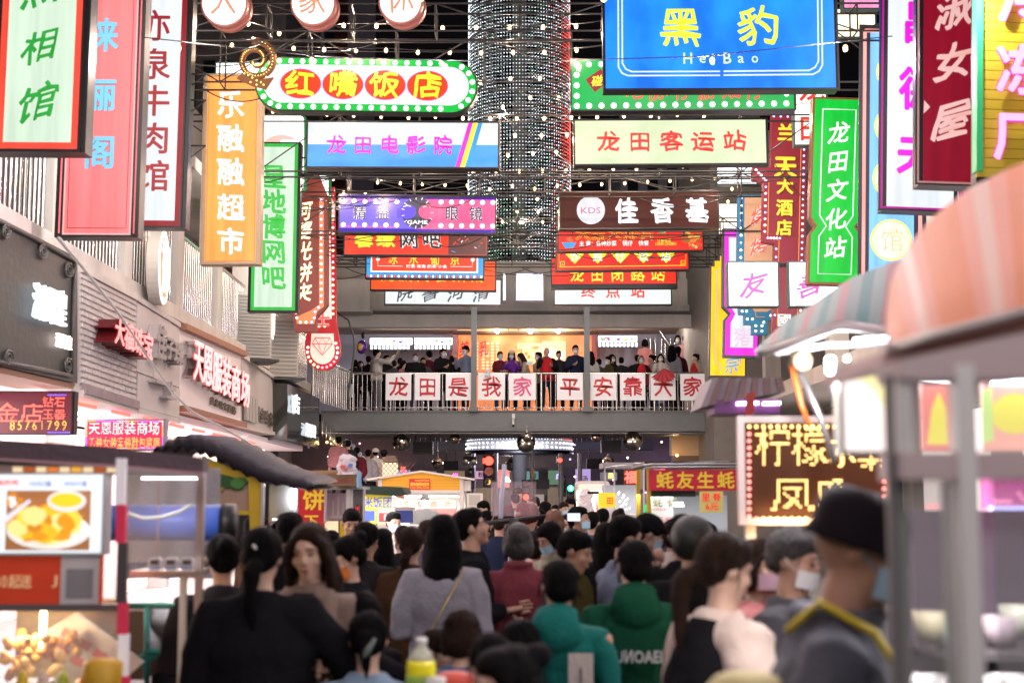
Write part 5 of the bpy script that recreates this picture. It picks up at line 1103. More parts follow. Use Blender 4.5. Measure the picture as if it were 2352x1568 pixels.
def bag(name, label, u, v, w, h, Y, m, marks=None, seed=0):
    g = prop(name, label, 'bag', u, v, Y); r_ = random.Random(seed); W_, H_ = w*g.k/2, h*g.k/2; b = MB(); n, kk = 14, 9; vs_ = []
    for j in range(kk):
        t = j/(kk-1); q = (1-.25*t) if t < .75 else (.8-.9*(t-.75)/.25*.6)+.25*abs(sin(j*2.))
        for i in range(n):
            a = 2*pi*i/n; e = 1+.16*sin(3*a+j*1.3)+r_.uniform(-.09,.09); vs_.append((W_*q*e*cos(a), W_*.55*q*e*sin(a), -H_+2*H_*t+(r_.uniform(-.1,.12)*H_ if j == kk-1 else 0)))
    fs = [(j*n+i, j*n+(i+1)%n, (j+1)*n+(i+1)%n, (j+1)*n+i) for j in range(kk-1) for i in range(n)]+[tuple(range(n))[::-1]]
    b.add(vs_, fs, m); b.build('film', g.o)
    for (du, dv, s_, mm) in marks or []: g.poly('printed_mark', circ(u+du, v+dv, s_, 8, s_*.7), mm, W_/g.k*.0+W_*.62, W_*.62+.004)
    return g
plas = M('thin_plastic', (.75,.70,.72), .35, alpha=.8, sheen=.3); pr1 = M('print_red_soft', (.6,.12,.12), .5); pb1 = M('print_blue_soft', (.1,.25,.6), .5)
g = prop('paper_bag', 'white paper bag with red printed blocks tilted inside the near left cart glass', 'bag', 215, 1480, 5.9); 
g.poly('bag_front', [(110,1445),(175,1405),(330,1520),(260,1580),(130,1600)], M('paper_white', (.55,.52,.5), .7, var=.08), -.02, 0)
for k, (a_, b_) in enumerate(((150,1440),(187,1462),(222,1486),(135,1478),(170,1500),(205,1522))): g.poly('red_block', [(a_,b_),(a_+26,b_+16),(a_+14,b_+32),(a_-12,b_+16)], pr1, .002, .004)
g = prop('chick_cup', 'yellow paper tub at the foot of the striped post', 'tub', 236, 1560, 5.3); MB().loft([((0,0,-.12),.055,.055),((0,0,.06),.072,.07),((0,0,.075),.05,.05)], M('tub_yellow', (.7,.42,.03), .5), 16).build('tub', g.o)
# striped post and second bay
g = prop('striped_post', 'upright post with red, white and black reflective bands in front of the left cart', 'post', 277, 1330, 5.35)
for (v0, v1, m) in ((1052,1158,'w'),(1158,1246,'r'),(1246,1384,'k'),(1384,1456,'r'),(1456,1552,'w'),(1552,1640,'r')):
    mm = {'w': M('reflective_white', (.75,.75,.76), .25, emit=.25, ecol=(1,.9,.95)), 'r': M('reflective_red', (.65,.03,.07), .25, emit=.15, ecol=(1,.1,.2)), 'k': M('post_dark', (.09,.08,.085), .4)}[m]
    g.rect('band', 265+(v0-1052)*.012, v0, 286+(v0-1052)*.016, v1, mm, -.03, .0)
f2c = Fr('cart_display_case', 'clear sided display case bay of the left cart with aluminium frame', 'display case', 370, 1200, Y=5.9)
area('case_fill_lamp', P(370,1100,6.3), (0,0,0), .25, .1, 5, (1,.95,.92)); f2c.rect('tube_lamp', 300, 1094, 440, 1098, cwt, -.2, -.18); f2c.rect('acrylic_pane', 288, 1088, 452, 1290, haze_gl, 0, .004); f2c.rect('top_rail', 288, 1082, 466, 1092, ALU, -.02, .02)  # lamp and its tube are added to brighten the case
f2c.rect('corner_post', 450, 1066, 466, 1420, M('warm_aluminium', (.55,.47,.42), .35, .7), -.03, .01); f2c.rect('shelf_rail', 300, 1310, 452, 1322, M('warm_aluminium'), -.25, .01)
f2c.rect('inner_post', 409, 1322, 424, 1600, M('white_post', (.5,.5,.48), .4), -.03, 0)
f2c.rect('beaded_cord', 356, 1095, 358, 1275, M('brass_bead', (.5,.3,.1), .3, .8), -.05, -.045)
for i in range(3):
    g = prop('kitchen_timer', ('white kitchen timer, left of three on the cart shelf','white kitchen timer, middle of three on the cart shelf','white kitchen timer, right of three on the cart shelf')[i], 'timer', 355+38*i, 1294, 5.8)
    u = 355+37*i; g.poly('case', rr_pts(u-15, 1280, u+15, 1310, 7), M('timer_white', (.75,.76,.78), .3), -.03, 0); g.rect('display', u-10, 1285, u+10, 1296, M('lcd_grey', (.12,.12,.10), .2), .001, .004)
    for k in (-8, 0, 8): g.rect('button', u+k-2.5, 1300, u+k+2.5, 1305, M('timer_blue', (.05,.3,.7), .4), .001, .005)
g = prop('blue_barrel', 'long blue plastic drum lying behind the display case', 'drum', 395, 1200, 6.8); q = g.L(395,1200)
MB().tube([(-.30,0,0),(.24,0,0)], .085, M('blue_drum', (.05,.12,.50), .4, var=.15), 18).build('drum', g.o); MB().tube([(.24,0,0),(.30,0,0)], .09, BLACKF, 18).build('rim', g.o)
g = prop('white_hose', 'white hose curving behind the display case pane', 'hose', 400, 1170, 6.2); g.line('hose', [(290,1178),(330,1190),(370,1188),(410,1176),(438,1160)], 3.4, M('hose_white', (.6,.65,.55), .4), 0, 8)
g = prop('tarp_backdrop', 'grey tarpaulin hanging behind the left carts', 'tarpaulin', 380, 1180, 7.4)
b = MB(); vs_ = []
for j in range(8):
    for i in range(16): q = g.L(270+i*16, 1075+j*36); vs_.append((q.x, .05*sin(i*1.1+j*.4), q.z))
b.add(vs_, [(j*16+i, j*16+i+1, (j+1)*16+i+1, (j+1)*16+i) for j in range(7) for i in range(15)], M('grey_tarp', (.46,.45,.46), .6, var=.2, bump=.3), True); b.build('sheet', g.o)
teal = M('teal_paint_tube', (.015,.20,.17), .4, var=.15)
g = prop('trolley_frame', 'teal painted tube trolley frame under the display case', 'trolley', 370, 1450, 6.2)
for (p_, r_) in (([(288,1390),(400,1390),(425,1394),(448,1412)], 7), ([(338,1390),(338,1600)], 7), ([(330,1496),(440,1496)], 6.5), ([(318,1512),(360,1508)], 6)): g.line('tube', p_, r_, teal, 0, 8)
g.poly('wheel', circ(325, 1516, 14), teal, -.03, .03)
g = prop('storage_box', 'brown cardboard carton under the left trolley', 'carton', 305, 1460, 6.6); g.rect('carton', 270, 1402, 333, 1560, M('dark_carton', (.10,.055,.03), .7, var=.2), -.3, 0)
g = prop('cloth_bundle', 'pale grey cloth bundle piled under the left trolley', 'cloth', 392, 1430, 6.7)
b = MB()
for k in range(7): b.ell((random.uniform(-.1,.1), random.uniform(-.05,.05), random.uniform(-.08,.08)), (.09,.07,.06), M('grey_cloth', (.33,.33,.36), .8, var=.2), 10, 7, rot=(k,k*.7,k))
b.build('cloth', g.o)
g = prop('dark_crates', 'dark plastic crates stacked low beneath the trolley', 'crates', 400, 1530, 6.9); g.rect('crate', 345, 1470, 470, 1530, BLACKF, -.3, 0); g.rect('crate', 350, 1534, 465, 1600, M('crate_black', (.02,.02,.03), .5), -.3, .02)
# ---- awning cart
f = Fr('awning_cart', 'stall with a dark scalloped awning and a yellow picture board on the left', 'stall', 560, 1120, Y=9.4)
top = [(352,1036),(380,1018),(410,1004),(445,1000),(480,1010),(520,1026),(560,1046),(600,1068),(650,1088),(700,1100),(722,1112)]
low = [(352,1044),(382,1040),(420,1036),(455,1040),(485,1050),(520,1068),(560,1090),(600,1106),(650,1114),(700,1124),(722,1120)]
nseg = 90; vs_ = []
def lerp_path(P_, t):
    t *= len(P_)-1; i = min(int(t), len(P_)-2); q = t-i; return (P_[i][0]*(1-q)+P_[i+1][0]*q, P_[i][1]*(1-q)+P_[i+1][1]*q)
for s_ in range(nseg+1):
    t = s_/nseg; a = lerp_path(top, t); b_ = lerp_path(low, t); r_ = abs(sin(t*pi*13))*(12*(1-t)+4)
    A = f.L(a[0], a[1]-r_*.4); B = f.L(b_[0], b_[1]-r_)
    vs_ += [(A.x+.05, .9, A.z+.03), (A.x, .02, A.z), (B.x, -.05, B.z), (B.x, .02, B.z-.015), (A.x+.05, .9, A.z-.02)]
awn = M('charcoal_awning', (.013,.010,.017), .55, var=.4, bump=.3, spec=.3)
MB().add(vs_, [(5*i+k, 5*i+k+1, 5*i+k+6, 5*i+k+5) for i in range(nseg) for k in range(4)], awn, True).build('awning', f.o)
ye = M('cart_yellow', (.52,.34,.01), .5, emit=.05, ecol=(1,.7,.05), var=.08)
f.poly('yellow_header', [(464,1046),(600,1104),(600,1112),(464,1076)], ye, -.05, -.01)
f.rect('food_poster', 466, 1070, 572, 1172, M('poster_beige', (.40,.28,.2), .5, var=.3, vs_=9), -.06, -.03)
gr_ = [M('leaf_print_%d' % i, c, .5) for i, c in enumerate([(.03,.16,.02),(.07,.25,.04),(.02,.10,.02)])]
food(f, 530, 1103, 90, 44, 21, gr_, 26, -.028); food(f, 490, 1122, 46, 30, 22, [gr_[1], fo[1]], 14, -.02)
f.poly('yellow_post', [(570,1098),(600,1108),(604,1222),(574,1222)], ye, -.05, .0); f.rect('yellow_shelf', 466, 1172, 574, 1182, ye, -.05, .02)
f.rect('side_post', 600, 1110, 606, 1240, ALU, -.03, .02)
f.rect('grey_sheet', 606, 1112, 672, 1200, M('pale_grey_sheet', (.34,.34,.35), .5, var=.2), -.25, -.2)
f.rect('tube_lamp', 660, 1118, 670, 1166, cwt, -.18, -.15)
for u in list(range(470,500,5))+list(range(628,660,5)): f.bulb(u, 1192, 2, M('bead_lamp', (1,.9,.8), .4, emit=5, ecol=(1,.85,.75), samp=False), d=.0, kind='ball')
f.rect('red_counter_sign', 606, 1200, 672, 1222, M('counter_red', (.4,.02,.02), .5), -.25, -.2)
area('stall_lamp', P(560,1110,9.9), (0,0,0), .8, .3, 30, (1,.92,.85))
# ---- pancake and rice ball stalls
f = Fr('pancake_stall', 'aluminium stall with a red board reading 饼 in yellow', 'stall', 745, 1170, Y=13.2)
f.rect('red_board', 677, 1120, 746, 1208, M('banner_red', (.42,.01,.015), .4, emit=.10, ecol=(1,.03,.03)), -.02, 0)
yp = M('banner_yellow', (.75,.55,.03), .4, emit=.15, ecol=(1,.75,.05))
f.ch('饼', 721, 1147, 52, 50, yp, d=.003, th=.003, bold=.04); f.ch('下', 715, 1196, 34, 32, yp, d=.003, th=.003, bold=.04)
f.ch('卜', 681, 1140, 12, 34, yp, d=.003, th=.003, bold=.03)
f.rect('top_frame', 744, 1117, 840, 1123, ALU, -.4, .02)
for u in (745,795,800,806,834): f.rect('frame_post', u, 1120, u+5, 1200, ALU, -.02, .02)
f.rect('pink_pane', 751, 1132, 794, 1192, M('pinkish_pane', (.36,.25,.30), .3, var=.15), -.05, -.03); f.rect('red_panel', 795, 1122, 807, 1190, M('banner_red'), -.05, -.03); f.rect('grey_pane', 811, 1124, 834, 1190, M('dark_grey_pane', (.15,.14,.16), .2), -.05, -.03)
for (a_, b_, c_, d_) in ((762,1150,766,1186),(774,1140,778,1186),(786,1155,789,1186),(757,1184,792,1188)): f.rect('pane_mark', a_, b_, c_, d_, M('pane_mark', (.45,.40,.36), .4), -.029, -.026)
f.rect('lower_lit_panel', 746, 1196, 776, 1240, M('cream_lit_panel', (.7,.6,.4), .4, emit=.5, ecol=(1,.85,.5)), -.02, 0); f.rect('yellow_sheet', 780, 1196, 800, 1232, M('cart_yellow'), -.02, 0)
area('stall_lamp', P(790,1140,13.6), (0,0,0), .7, .3, 45, (1,.94,.88))
g = prop('fire_extinguisher', 'small red fire extinguisher inside the pancake stall pane', 'extinguisher', 821, 1172, 13.1); MB().tube([(0,0,-.06),(0,0,.04)], .02, M('ext_red', (.5,.02,.02), .3), 10).tube([(0,0,.04),(0,0,.06)], .01, BLACKF, 8).build('cylinder', g.o)
kraft = M('kraft_card', (.34,.23,.13), .75, var=.12, bump=.1); kraft2 = M('kraft_card_dark', (.26,.17,.09), .75, var=.12)
g = prop('cardboard_box', 'wide open cardboard box on the pancake stall roof', 'box', 716, 1098, 13.3); g.poly('box_side', [(672,1112),(690,1082),(790,1080),(772,1116)], kraft, -.4, 0); g.poly('box_flap', [(690,1082),(790,1080),(786,1076),(694,1078)], kraft2, -.45, -.38)
g = prop('cardboard_box', 'brown cardboard box with faded red print on the stall roof', 'box', 785, 1100, 13.0); g.rect('box_side', 749, 1086, 822, 1116, kraft2, -.3, 0); g.rect('box_rim', 747, 1083, 824, 1088, kraft, -.3, .01); ob('print', glyph('农夫山泉', .01, '', pr1), g.o, g.L(786,1103,.004), None, (46*g.k,.004,10*g.k))
g = prop('red_paper', 'crumpled red paper sticking out by the cardboard boxes', 'paper', 718, 1112, 12.9)
for k in range(5): g.poly('fold', [(690+10*k,1118),(698+9*k,1098-2*(k%2)),(712+8*k,1106),(716+6*k,1118)], M('paper_red', (.45,.05,.05), .6), -.01*k, -.01*k+.004)
bag('plastic_bag', 'knotted white plastic bag with red and blue print on the cardboard box', 797, 1066, 46, 46, 12.9, plas, [(-8,6,7,pr1),(10,2,6,pb1),(0,12,5,pr1)], 3)
bag('plastic_bag', 'thin blue and yellow plastic bag drooping beside the cardboard box', 825, 1100, 12, 36, 12.8, M('blue_film', (.2,.4,.6), .4), [], 5)
f = Fr('rice_ball_stall', 'stall with dark green canopy and yellow board reading 米饭团', 'stall', 870, 1160, Y=14.6)
f.poly('canopy', [(824,1114),(925,1118),(932,1132),(900,1138),(824,1134)], M('dark_green_canopy', (.02,.05,.035), .6, var=.3), -.9, .05)
f.rect('yellow_board', 838, 1133, 899, 1202, M('board_yellow', (.75,.62,.02), .4, emit=.28, ecol=(1,.86,.05)), -.02, 0)
bp_ = M('rice_blue_print', (.02,.07,.5), .4, emit=.1, ecol=(.02,.1,.7))
for i, c in enumerate('米饭团'): f.ch(c, 846+22*i, 1153, 22, 26, bp_, d=.003, th=.003, bold=.03)
f.rect('menu_sheet', 839, 1172, 861, 1196, bp_, .003, .005); f.rect('menu_sheet', 868, 1168, 895, 1200, M('laminated_card'), .003, .005); f.rect('red_sheet', 870, 1177, 893, 1198, M('banner_red'), .006, .008); f.rect('grey_patch', 882, 1180, 890, 1194, M('grey_patch'), .009, .011)
f.rect('board_post', 897, 1134, 901, 1260, ALU, -.02, 0); area('stall_lamp', P(868,1140,14.2), (0,0,0), .5, .2, 8, (1,.97,.95))
# ---- yellow house cart
f = Fr('yellow_house_cart', 'yellow gabled cart with white trim, lit window and red name plate', 'food cart', 967, 1140, Y=27.5)
wt = M('cart_white_trim', (.70,.66,.62), .45)
f.poly('gable_panel', [(876,1127),(876,1098),(969,1084),(1056,1098),(1056,1127)], M('cart_amber', (.75,.36,.015), .4, emit=.22, ecol=(1,.5,.02)), -.05, 0)
for i in range(7): f.rect('groove', 877, 1101+3.6*i, 1055, 1101.8+3.6*i, M('amber_groove', (.5,.24,.01), .5), .001, .004)
f.poly('roof_left', [(842,1099),(969,1080),(969,1084.5),(846,1103)], wt, -1.4, .12); f.poly('roof_right', [(969,1080),(1092,1099),(1089,1103),(969,1084.5)], wt, -1.4, .12)
f.rect('header', 868, 1125, 1066, 1132, wt, -.1, .03)
for u in (868, 1056): f.rect('corner_post', u, 1099, u+9, 1215, wt, -.1, .02)
f.rect('side_cabinet', 1066, 1103, 1081, 1127, wt, -.4, 0); f.rect('open_door', 1072, 1132, 1109, 1184, wt, -.03, .0); f.rect('door_panel', 1077, 1136, 1103, 1160, M('door_grey', (.45,.45,.40), .4), .001, .006)
f.rect('interior_wall', 870, 1130, 1064, 1215, M('cart_interior', (.65,.6,.55), .5), -1.3, -1.25); f.rect('interior_ceiling', 870, 1127, 1064, 1131, wt, -1.2, -.05)
f.rect('inner_banner', 880, 1148, 1042, 1168, M('inner_cream', (.6,.5,.35), .5, emit=.3, ecol=(.9,.75,.45)), -1.24, -1.2); f.rect('inner_banner', 980, 1168, 1042, 1200, M('inner_red', (.4,.06,.05), .5), -1.24, -1.2)
for i, c in enumerate('正宗瘦肉片'): f.ch(c, 890+33*i, 1158, 16, 17, M('inner_red'), d=-1.19, th=.01, bold=.02)
f.rect('tube_lamp', 882, 1138, 1050, 1141, cwt, -.9, -.86); area('cart_lamp', P(967,1136,28.0), (0,0,0), 1.2, .5, 70, (1,.97,.92))
f.rect('counter', 866, 1205, 1068, 1215, ALU, -.5, .15); f.rect('front_panel', 866, 1215, 1068, 1330, M('counter_cream', (.5,.48,.42), .5), -.1, .02); f.rect('glass_pane', 876, 1132, 1056, 1205, glass, -.02, 0)
f.rect('name_plate', 940, 1098.6, 988.5, 1123.6, M('plate_red', (.5,.02,.02), .4, emit=.2, ecol=(1,.03,.03)), .004, .03)
ob('lettering', glyph('爱车佳移动店车', .03, '', gy), f.o, f.L(964.5,1111.5,.04), None, (44*f.k,.004,8.5*f.k)); ob('small_lettering', glyph('专业定制移动餐车', .01, '', gy), f.o, f.L(970,1103,.04), None, (34*f.k,.004,3.4*f.k)); ob('small_lettering', glyph('手工制作 品质保证 欢迎加盟', .01, '', gy), f.o, f.L(964,1119.5,.04), None, (44*f.k,.004,3*f.k))
f.poly('bell_lamp', [(908,1140),(912,1130),(922,1128),(930,1136),(932,1145)], M('copper_shade', (.4,.13,.08), .3, .6), .1, .3)
g = prop('blue_crate', 'blue plastic crates in front of the yellow cart window', 'crate', 928, 1182, 24); g.rect('crate', 908, 1170, 946, 1200, M('crate_blue', (.02,.04,.22), .5), -.3, 0); g.rect('lid', 908, 1164, 950, 1172, M('crate_grey', (.3,.3,.33), .4), -.3, .02)
g = prop('lattice_lamp_sign', 'warm lattice lit panel under a dark lamp shade by the left stair', 'light panel', 897, 1076, 33)
g.rect('lit_panel', 878, 1062, 913, 1100, M('lattice_glow', (1,.8,.55), .4, emit=1.3, ecol=(1,.75,.5)), -.1, -.05)
for k in range(-3, 5): g.line('lattice_bar', [(880+k*10,1100),(880+k*10+34,1062)], .7, M('bronze_bar', (.2,.12,.07), .4), 0); g.line('lattice_bar', [(880+k*10,1062),(880+k*10+34,1100)], .7, M('bronze_bar'), 0)
g.poly('shade', [(880,1060),(888,1046),(908,1046),(914,1060)], M('brown_shade', (.16,.10,.07), .5), -.3, .1)
# ---- left stair
g = Fr('side_stair', 'crowded dark stair climbing left to the footbridge', 'staircase', 800, 1080, Y=35.5)
for i in range(16):
    u = 905-i*8; v = 1145-i*9.2; q = g.L(u, v); MB().box((q.x-.3,-.2,q.z-.08),(q.x+.1,1.4,q.z), STEEL).build('step', g.o)
g.line('stringer', [(910,1168),(760,1000)], 5, gs, .25)
g.rect('dark_wall', 734, 1035, 800, 1200, M('stair_wall', (.14,.13,.15), .7, var=.2), -2.2, -2.0)
for u in range(744, 880, 9): v = 1165-(905-u)*1.0; g.line('baluster', [(u,v),(u,v-46)], .9, STAIN, .3)
for (u, v) in ((733,1011),(740,1013),(763,1019)): 
    g.bulb(u, v, 2.6, M('amber_lamp', (1,.6,.2), .4, emit=12, ecol=(1,.5,.12), samp=False), d=1, kind='ball')
point('stair_lamp', P(752,1018,35), 14, (1,.6,.25), .05)
# orange lit wall box right
g = Fr('tan_sign_box', 'tan box sign lit by small spot lamps under the bridge at right', 'sign', 1590, 1015, Y=39)
g.rect('panel', 1542, 990, 1642, 1046, M('tan_panel', (.45,.32,.2), .6, emit=.05, ecol=(1,.6,.3)), -.5, 0); g.rect('panel_base', 1548, 1046, 1642, 1066, M('brown_panel', (.15,.10,.07), .6), -.5, 0)
for (u, v) in ((1552,1046),(1640,1046),(1644,1004),(1644,1022)): g.bulb(u, v, 3, M('amber_lamp'), d=.3, kind='ball'); point('spot', P(u,v-5,38.6), 5, (1,.6,.28), .05)
# ---- fu stall, yellow tag stall
f = Fr('snack_stall', 'bright snack stall with red LED 福 sign and round steel canopy rail', 'stall', 1430, 1140, Y=21)
f.line('canopy_rail', [(1388,1074),(1420,1070),(1462,1070)], 2, ALU, .3); f.rect('sign_board', 1434, 1078, 1468, 1113, M('sign_maroon', (.12,.01,.01), .4, emit=.15, ecol=(.5,.03,.02)), -.05, 0)
f.ch('福', 1449, 1095, 30, 30, LR, d=.003, th=.01, bold=.05); f.rect('canopy', 1384, 1062, 1466, 1074, M('stall_canopy_grey', (.3,.28,.3), .5), -.8, .1)
f.rect('lit_back', 1392, 1112, 1478, 1180, M('cold_lit_panel', (.36,.38,.40), .4, emit=.12, ecol=(.85,.9,1)), -.9, -.85); f.rect('counter', 1385, 1180, 1480, 1230, wt, -.5, 0)
for k in range(16): f.bulb(1428+random.uniform(-4,24), 1130+k*3, 2.0, wl, d=-.4, kind='ball')
for u in (1388, 1410, 1478): f.rect('post', u, 1072, u+3, 1230, ALU, -.02, .02)
area('stall_lamp', P(1430,1120,21.2), (0,0,0), 1, .4, 12, (.95,.97,1))
f = Fr('cream_kiosk', 'cream kiosk with rounded lit top behind the yellow 田 sign', 'kiosk', 1350, 1150, Y=26)
f.poly('top', rr_pts(1324, 1104, 1400, 1150, 8), M('kiosk_cream', (.65,.6,.56), .4), -.8, 0); f.poly('lit_opening', rr_pts(1329, 1111, 1392, 1150, 5), M('kiosk_glow', (.9,.7,.6), .4, emit=.9, ecol=(1,.75,.62)), .001, .004); f.rect('body', 1324, 1150, 1400, 1260, M('kiosk_cream'), -.8, 0)
area('kiosk_lamp', P(1350,1125,25.8), (0,0,0), .8, .3, 20, (1,.85,.75))
f = Fr('yellow_tag_sign', 'small yellow sign with a red 田 shaped character on a striped post', 'sign', 1395, 1150, Y=17)
f.rect('panel', 1374, 1131, 1413, 1166, M('tag_yellow', (.8,.6,.02), .4, emit=.4, ecol=(1,.75,.03)), -.02, 0); f.ch('田', 1401, 1149, 15, 17, rp, d=.003, th=.003, bold=.03)
f.rect('post', 1374, 1166, 1378, 1260, wt, -.03, 0); f.rect('red_post', 1370, 1150, 1373, 1240, M('banner_red'), -.03, 0); f.rect('top_bar', 1350, 1128, 1376, 1134, BLACKF, -.1, 0); f.rect('red_cloth', 1378, 1168, 1402, 1200, M('wine_cloth', (.25,.01,.02), .7), -.1, -.05)
for (u, v, w, h, Y, m, lab_) in ((1345,1150,34,52,19,plas,'white plastic bags hanging left of the yellow 田 sign'),(1398,1185,30,40,16.5,plas,'white plastic bags hanging under the yellow 田 sign'),(1310,1180,18,22,14,plas,'crumpled white bag beside the phone user')): bag('plastic_bag', lab_, u, v, w, h, Y, m, [], int(u))
# ---- oyster stall
f = Fr('oyster_stall', 'oyster stall with red banner, yellow characters and yellow posts', 'stall', 1570, 1120, Y=11.5)
for v in (1066, 1073): f.line('top_rail', [(1478,v+3),(1496,v),(1700,v-2)], 2.2, ALU, .02)
f.line('top_rail', [(1470,1060),(1700,1056)], 2.6, ALU, -.6); f.rect('roof', 1480, 1060, 1720, 1068, BLACKF, -1.3, 0)
f.rect('banner', 1490, 1078, 1700, 1126, M('banner_crimson', (.45,.008,.03), .4, emit=.12, ecol=(1,.02,.06)), -.01, .01)
for i, c in enumerate('蚝友生蚝'): f.ch(c, 1527+46.5*i, 1102, 41, 41, yp, d=.012, th=.004, bold=.035)
for u in (1487, 1470): f.rect('yellow_post', u, 1076, u+9, 1300, M('cart_yellow'), -.03-(0 if u > 1480 else .3), .0-(0 if u > 1480 else .3))
f.rect('shade_cloth', 1496, 1126, 1600, 1140, M('dark_green_canopy'), -.4, -.05)
f.rect('menu_poster', 1500, 1140, 1562, 1228, M('poster_white', (.62,.62,.62), .4, emit=.12, ecol=(1,1,1), var=.06), -.5, -.48)
for i, c in enumerate('蚝有'): f.ch(c, 1524+34*i, 1152, 26, 26, M('olive_print', (.2,.18,.08), .5), d=-.47, th=.004, bold=.02)
ob('lettering', glyph('10元/份', .02, '', pr1), f.o, f.L(1535,1196,-.46), None, (46*f.k,.004,18*f.k)); ob('lettering', glyph('现烤生蚝', .0, '', pr1), f.o, f.L(1528,1170,-.46), None, (34*f.k,.004,6*f.k))
f.rect('green_card', 1490, 1158, 1508, 1192, M('card_green', (.03,.35,.12), .5, emit=.15, ecol=(.05,.8,.25)), -.44, -.42)
f.rect('price_board', 1606, 1128, 1660, 1176, M('price_yellow', (.6,.55,.15), .4, emit=.15, ecol=(1,.9,.3)), .02, .03)
for i, c in enumerate('里脊'): f.ch(c, 1620+25*i, 1141, 20, 20, rp, d=.032, th=.003, bold=.03)
ob('lettering', glyph('6元', .03, '', rp), f.o, f.L(1634,1163,.034), None, (30*f.k,.004,16*f.k))
f.rect('back_lit', 1562, 1136, 1720, 1240, M('cold_lit_panel'), -1.2, -1.15); f.poly('spot_lamp', [(1556,1153),(1578,1153),(1580,1163),(1556,1162)], cwt, -.3, -.27); f.rect('yellow_tray', 1500, 1226, 1560, 1242, M('cart_yellow'), -.3, .05)
area('stall_lamp', P(1590,1135,11.9), (0,0,0), 1, .4, 16, (.95,.98,1))
# ---- LED bulb sign
f = Fr('bulb_letter_sign', 'framed sign spelling 柠檬凤爪 in glowing warm bulbs at right', 'sign', 1868, 1080, Y=5.7)
f.rect('panel', 1697, 958, 2040, 1202, M('sign_brown', (.035,.011,.004), .6, emit=.10, ecol=(.5,.11,.015), spec=.2), -.05, 0); f.ring('frame', 1695, 956, 2042, 1204, 15, M('pale_pink_frame', (.62,.50,.46), .35, emit=.08, ecol=(1,.7,.6)), .0, .04)
bw_ = M('sign_bulb_warm', (1,.8,.4), .4, emit=5.5, ecol=(1,.62,.20), samp=False); br_ = M('sign_bulb_red', (1,.35,.3), .4, emit=4.5, ecol=(1,.26,.22), samp=False)
for c, u, v, w, h in (('柠',1772,1022,78,94),('檬',1858,1022,82,94),('凤',1818,1136,100,84),('爪',1905,1136,76,84),('水',1932,1030,60,86),('果',1998,1050,60,60)):
    for i, (x, z) in enumerate(glyph_cells(c, 14 if u < 1950 else 9, .0)): f.bulb(u+x*w, v-z*h, 2.2, bw_, d=.02, kind='ball')
for i in range(20): f.bulb(1719+16.2*i, 980, 3.6, bw_ if i < 17 else br_, d=.02, kind='ball'); f.bulb(1719+16.2*i, 1190, 3.6, br_ if i < 2 else bw_, d=.02, kind='ball')
for i in range(13): f.bulb(1719, 997+15.6*i, 3.8, br_, d=.02, kind='ball'); f.bulb(2027, 997+15.6*i, 3.8, br_, d=.02, kind='ball')
f.rect('post', 1718, 1204, 1741, 1640, M('painted_post', (.50,.47,.44), .4, var=.08), -.06, -.01)
area('sign_glow', P(1868,1215,5.6), (pi/2-.6,0,0), .4, .2, 3.0, (1,.6,.25))
# ---- teal parasol
def vault(name, label, cat, uv_out, uv_low, Ya, Yb, mats, seg=20, puff=.1):
    t = thing(name, label, cat, P(uv_out[0][0], uv_out[0][1], Ya)); o = t.location.copy(); n = seg
    for m_i in range(n):
        b = MB(); vs_ = []
        for q in (m_i/n, (m_i+1)/n):
            a = lerp_path(uv_out, q); l = lerp_path(uv_low, q)
            for s_ in range(7):
                w = s_/6; u = l[0]+(a[0]-l[0])*w; v = l[1]+(a[1]-l[1])*w; Y = Ya+(Yb-Ya)*w**1.5; vs_.append(P(u, v, Y)-o)
        b.add(vs_, [(k, k+1, k+8, k+7) for k in range(6)], mats[m_i % len(mats)], True)
        b.build('canopy_panel', t)
    pts = [P(*lerp_path(uv_low, q/12), Ya)-o for q in range(13)]; MB().tube(pts, .012*Ya/3, ALU, 6).build('hem', t); return t
tm = [M('teal_fabric', (.12,.26,.25), .7, var=.25, bump=.2), M('grey_green_fabric', (.25,.33,.32), .7, var=.2), M('dull_pink_fabric', (.38,.22,.22), .7, var=.2), M('grey_green_fabric')]
vault('market_parasol', 'faded teal and pink striped parasol over the bulb letter sign', 'parasol', [(1738,800),(1800,740),(1880,690),(1950,640),(2050,600),(2120,590)], [(1738,812),(1790,796),(1850,775),(1930,745),(2030,760),(2120,770)], 4.8, 5.9, tm, 18)
om = [M('orange_fabric', (.70,.27,.15), .65, var=.2, bump=.2), M('orange_fabric'), M('orange_fabric'), M('salmon_fabric', (.72,.34,.26), .65, var=.15), M('pale_stripe_fabric', (.70,.50,.42), .6), M('salmon_fabric')]
vault('market_umbrella', 'big orange and white striped canopy filling the right edge', 'canopy', [(2034,720),(2046,640),(2090,560),(2150,490),(2230,430),(2330,380),(2480,330)], [(2036,800),(2080,790),(2140,770),(2200,755),(2280,735),(2352,715),(2480,690)], 2.3, 3.3, om, 15)
g = prop('parasol_frame', 'steel and orange struts below the teal parasol', 'frame', 1900, 850, 5.2)
g.line('strut', [(1818,838),(1842,935),(1858,975)], 6, M('orange_tape', (.75,.12,.02), .4, emit=.2, ecol=(1,.2,.03)), 0, 8); g.line('strut', [(1852,850),(1900,960),(1930,1060)], 8, ALU, -.1, 8); g.line('strut', [(1925,800),(1935,1000)], 3, M('cart_yellow'), -.1, 6); g.line('rail', [(1780,810),(1900,792),(2050,790)], 8, M('white_rail', (.62,.62,.64), .3), 0, 8)
g.poly('hub', circ(1838, 832, 22), M('olive_hub', (.18,.12,.04), .5), -.05, .05)
hl = M('hot_lamp', (1,1,1), .3, emit=22, ecol=(.95,.95,1))
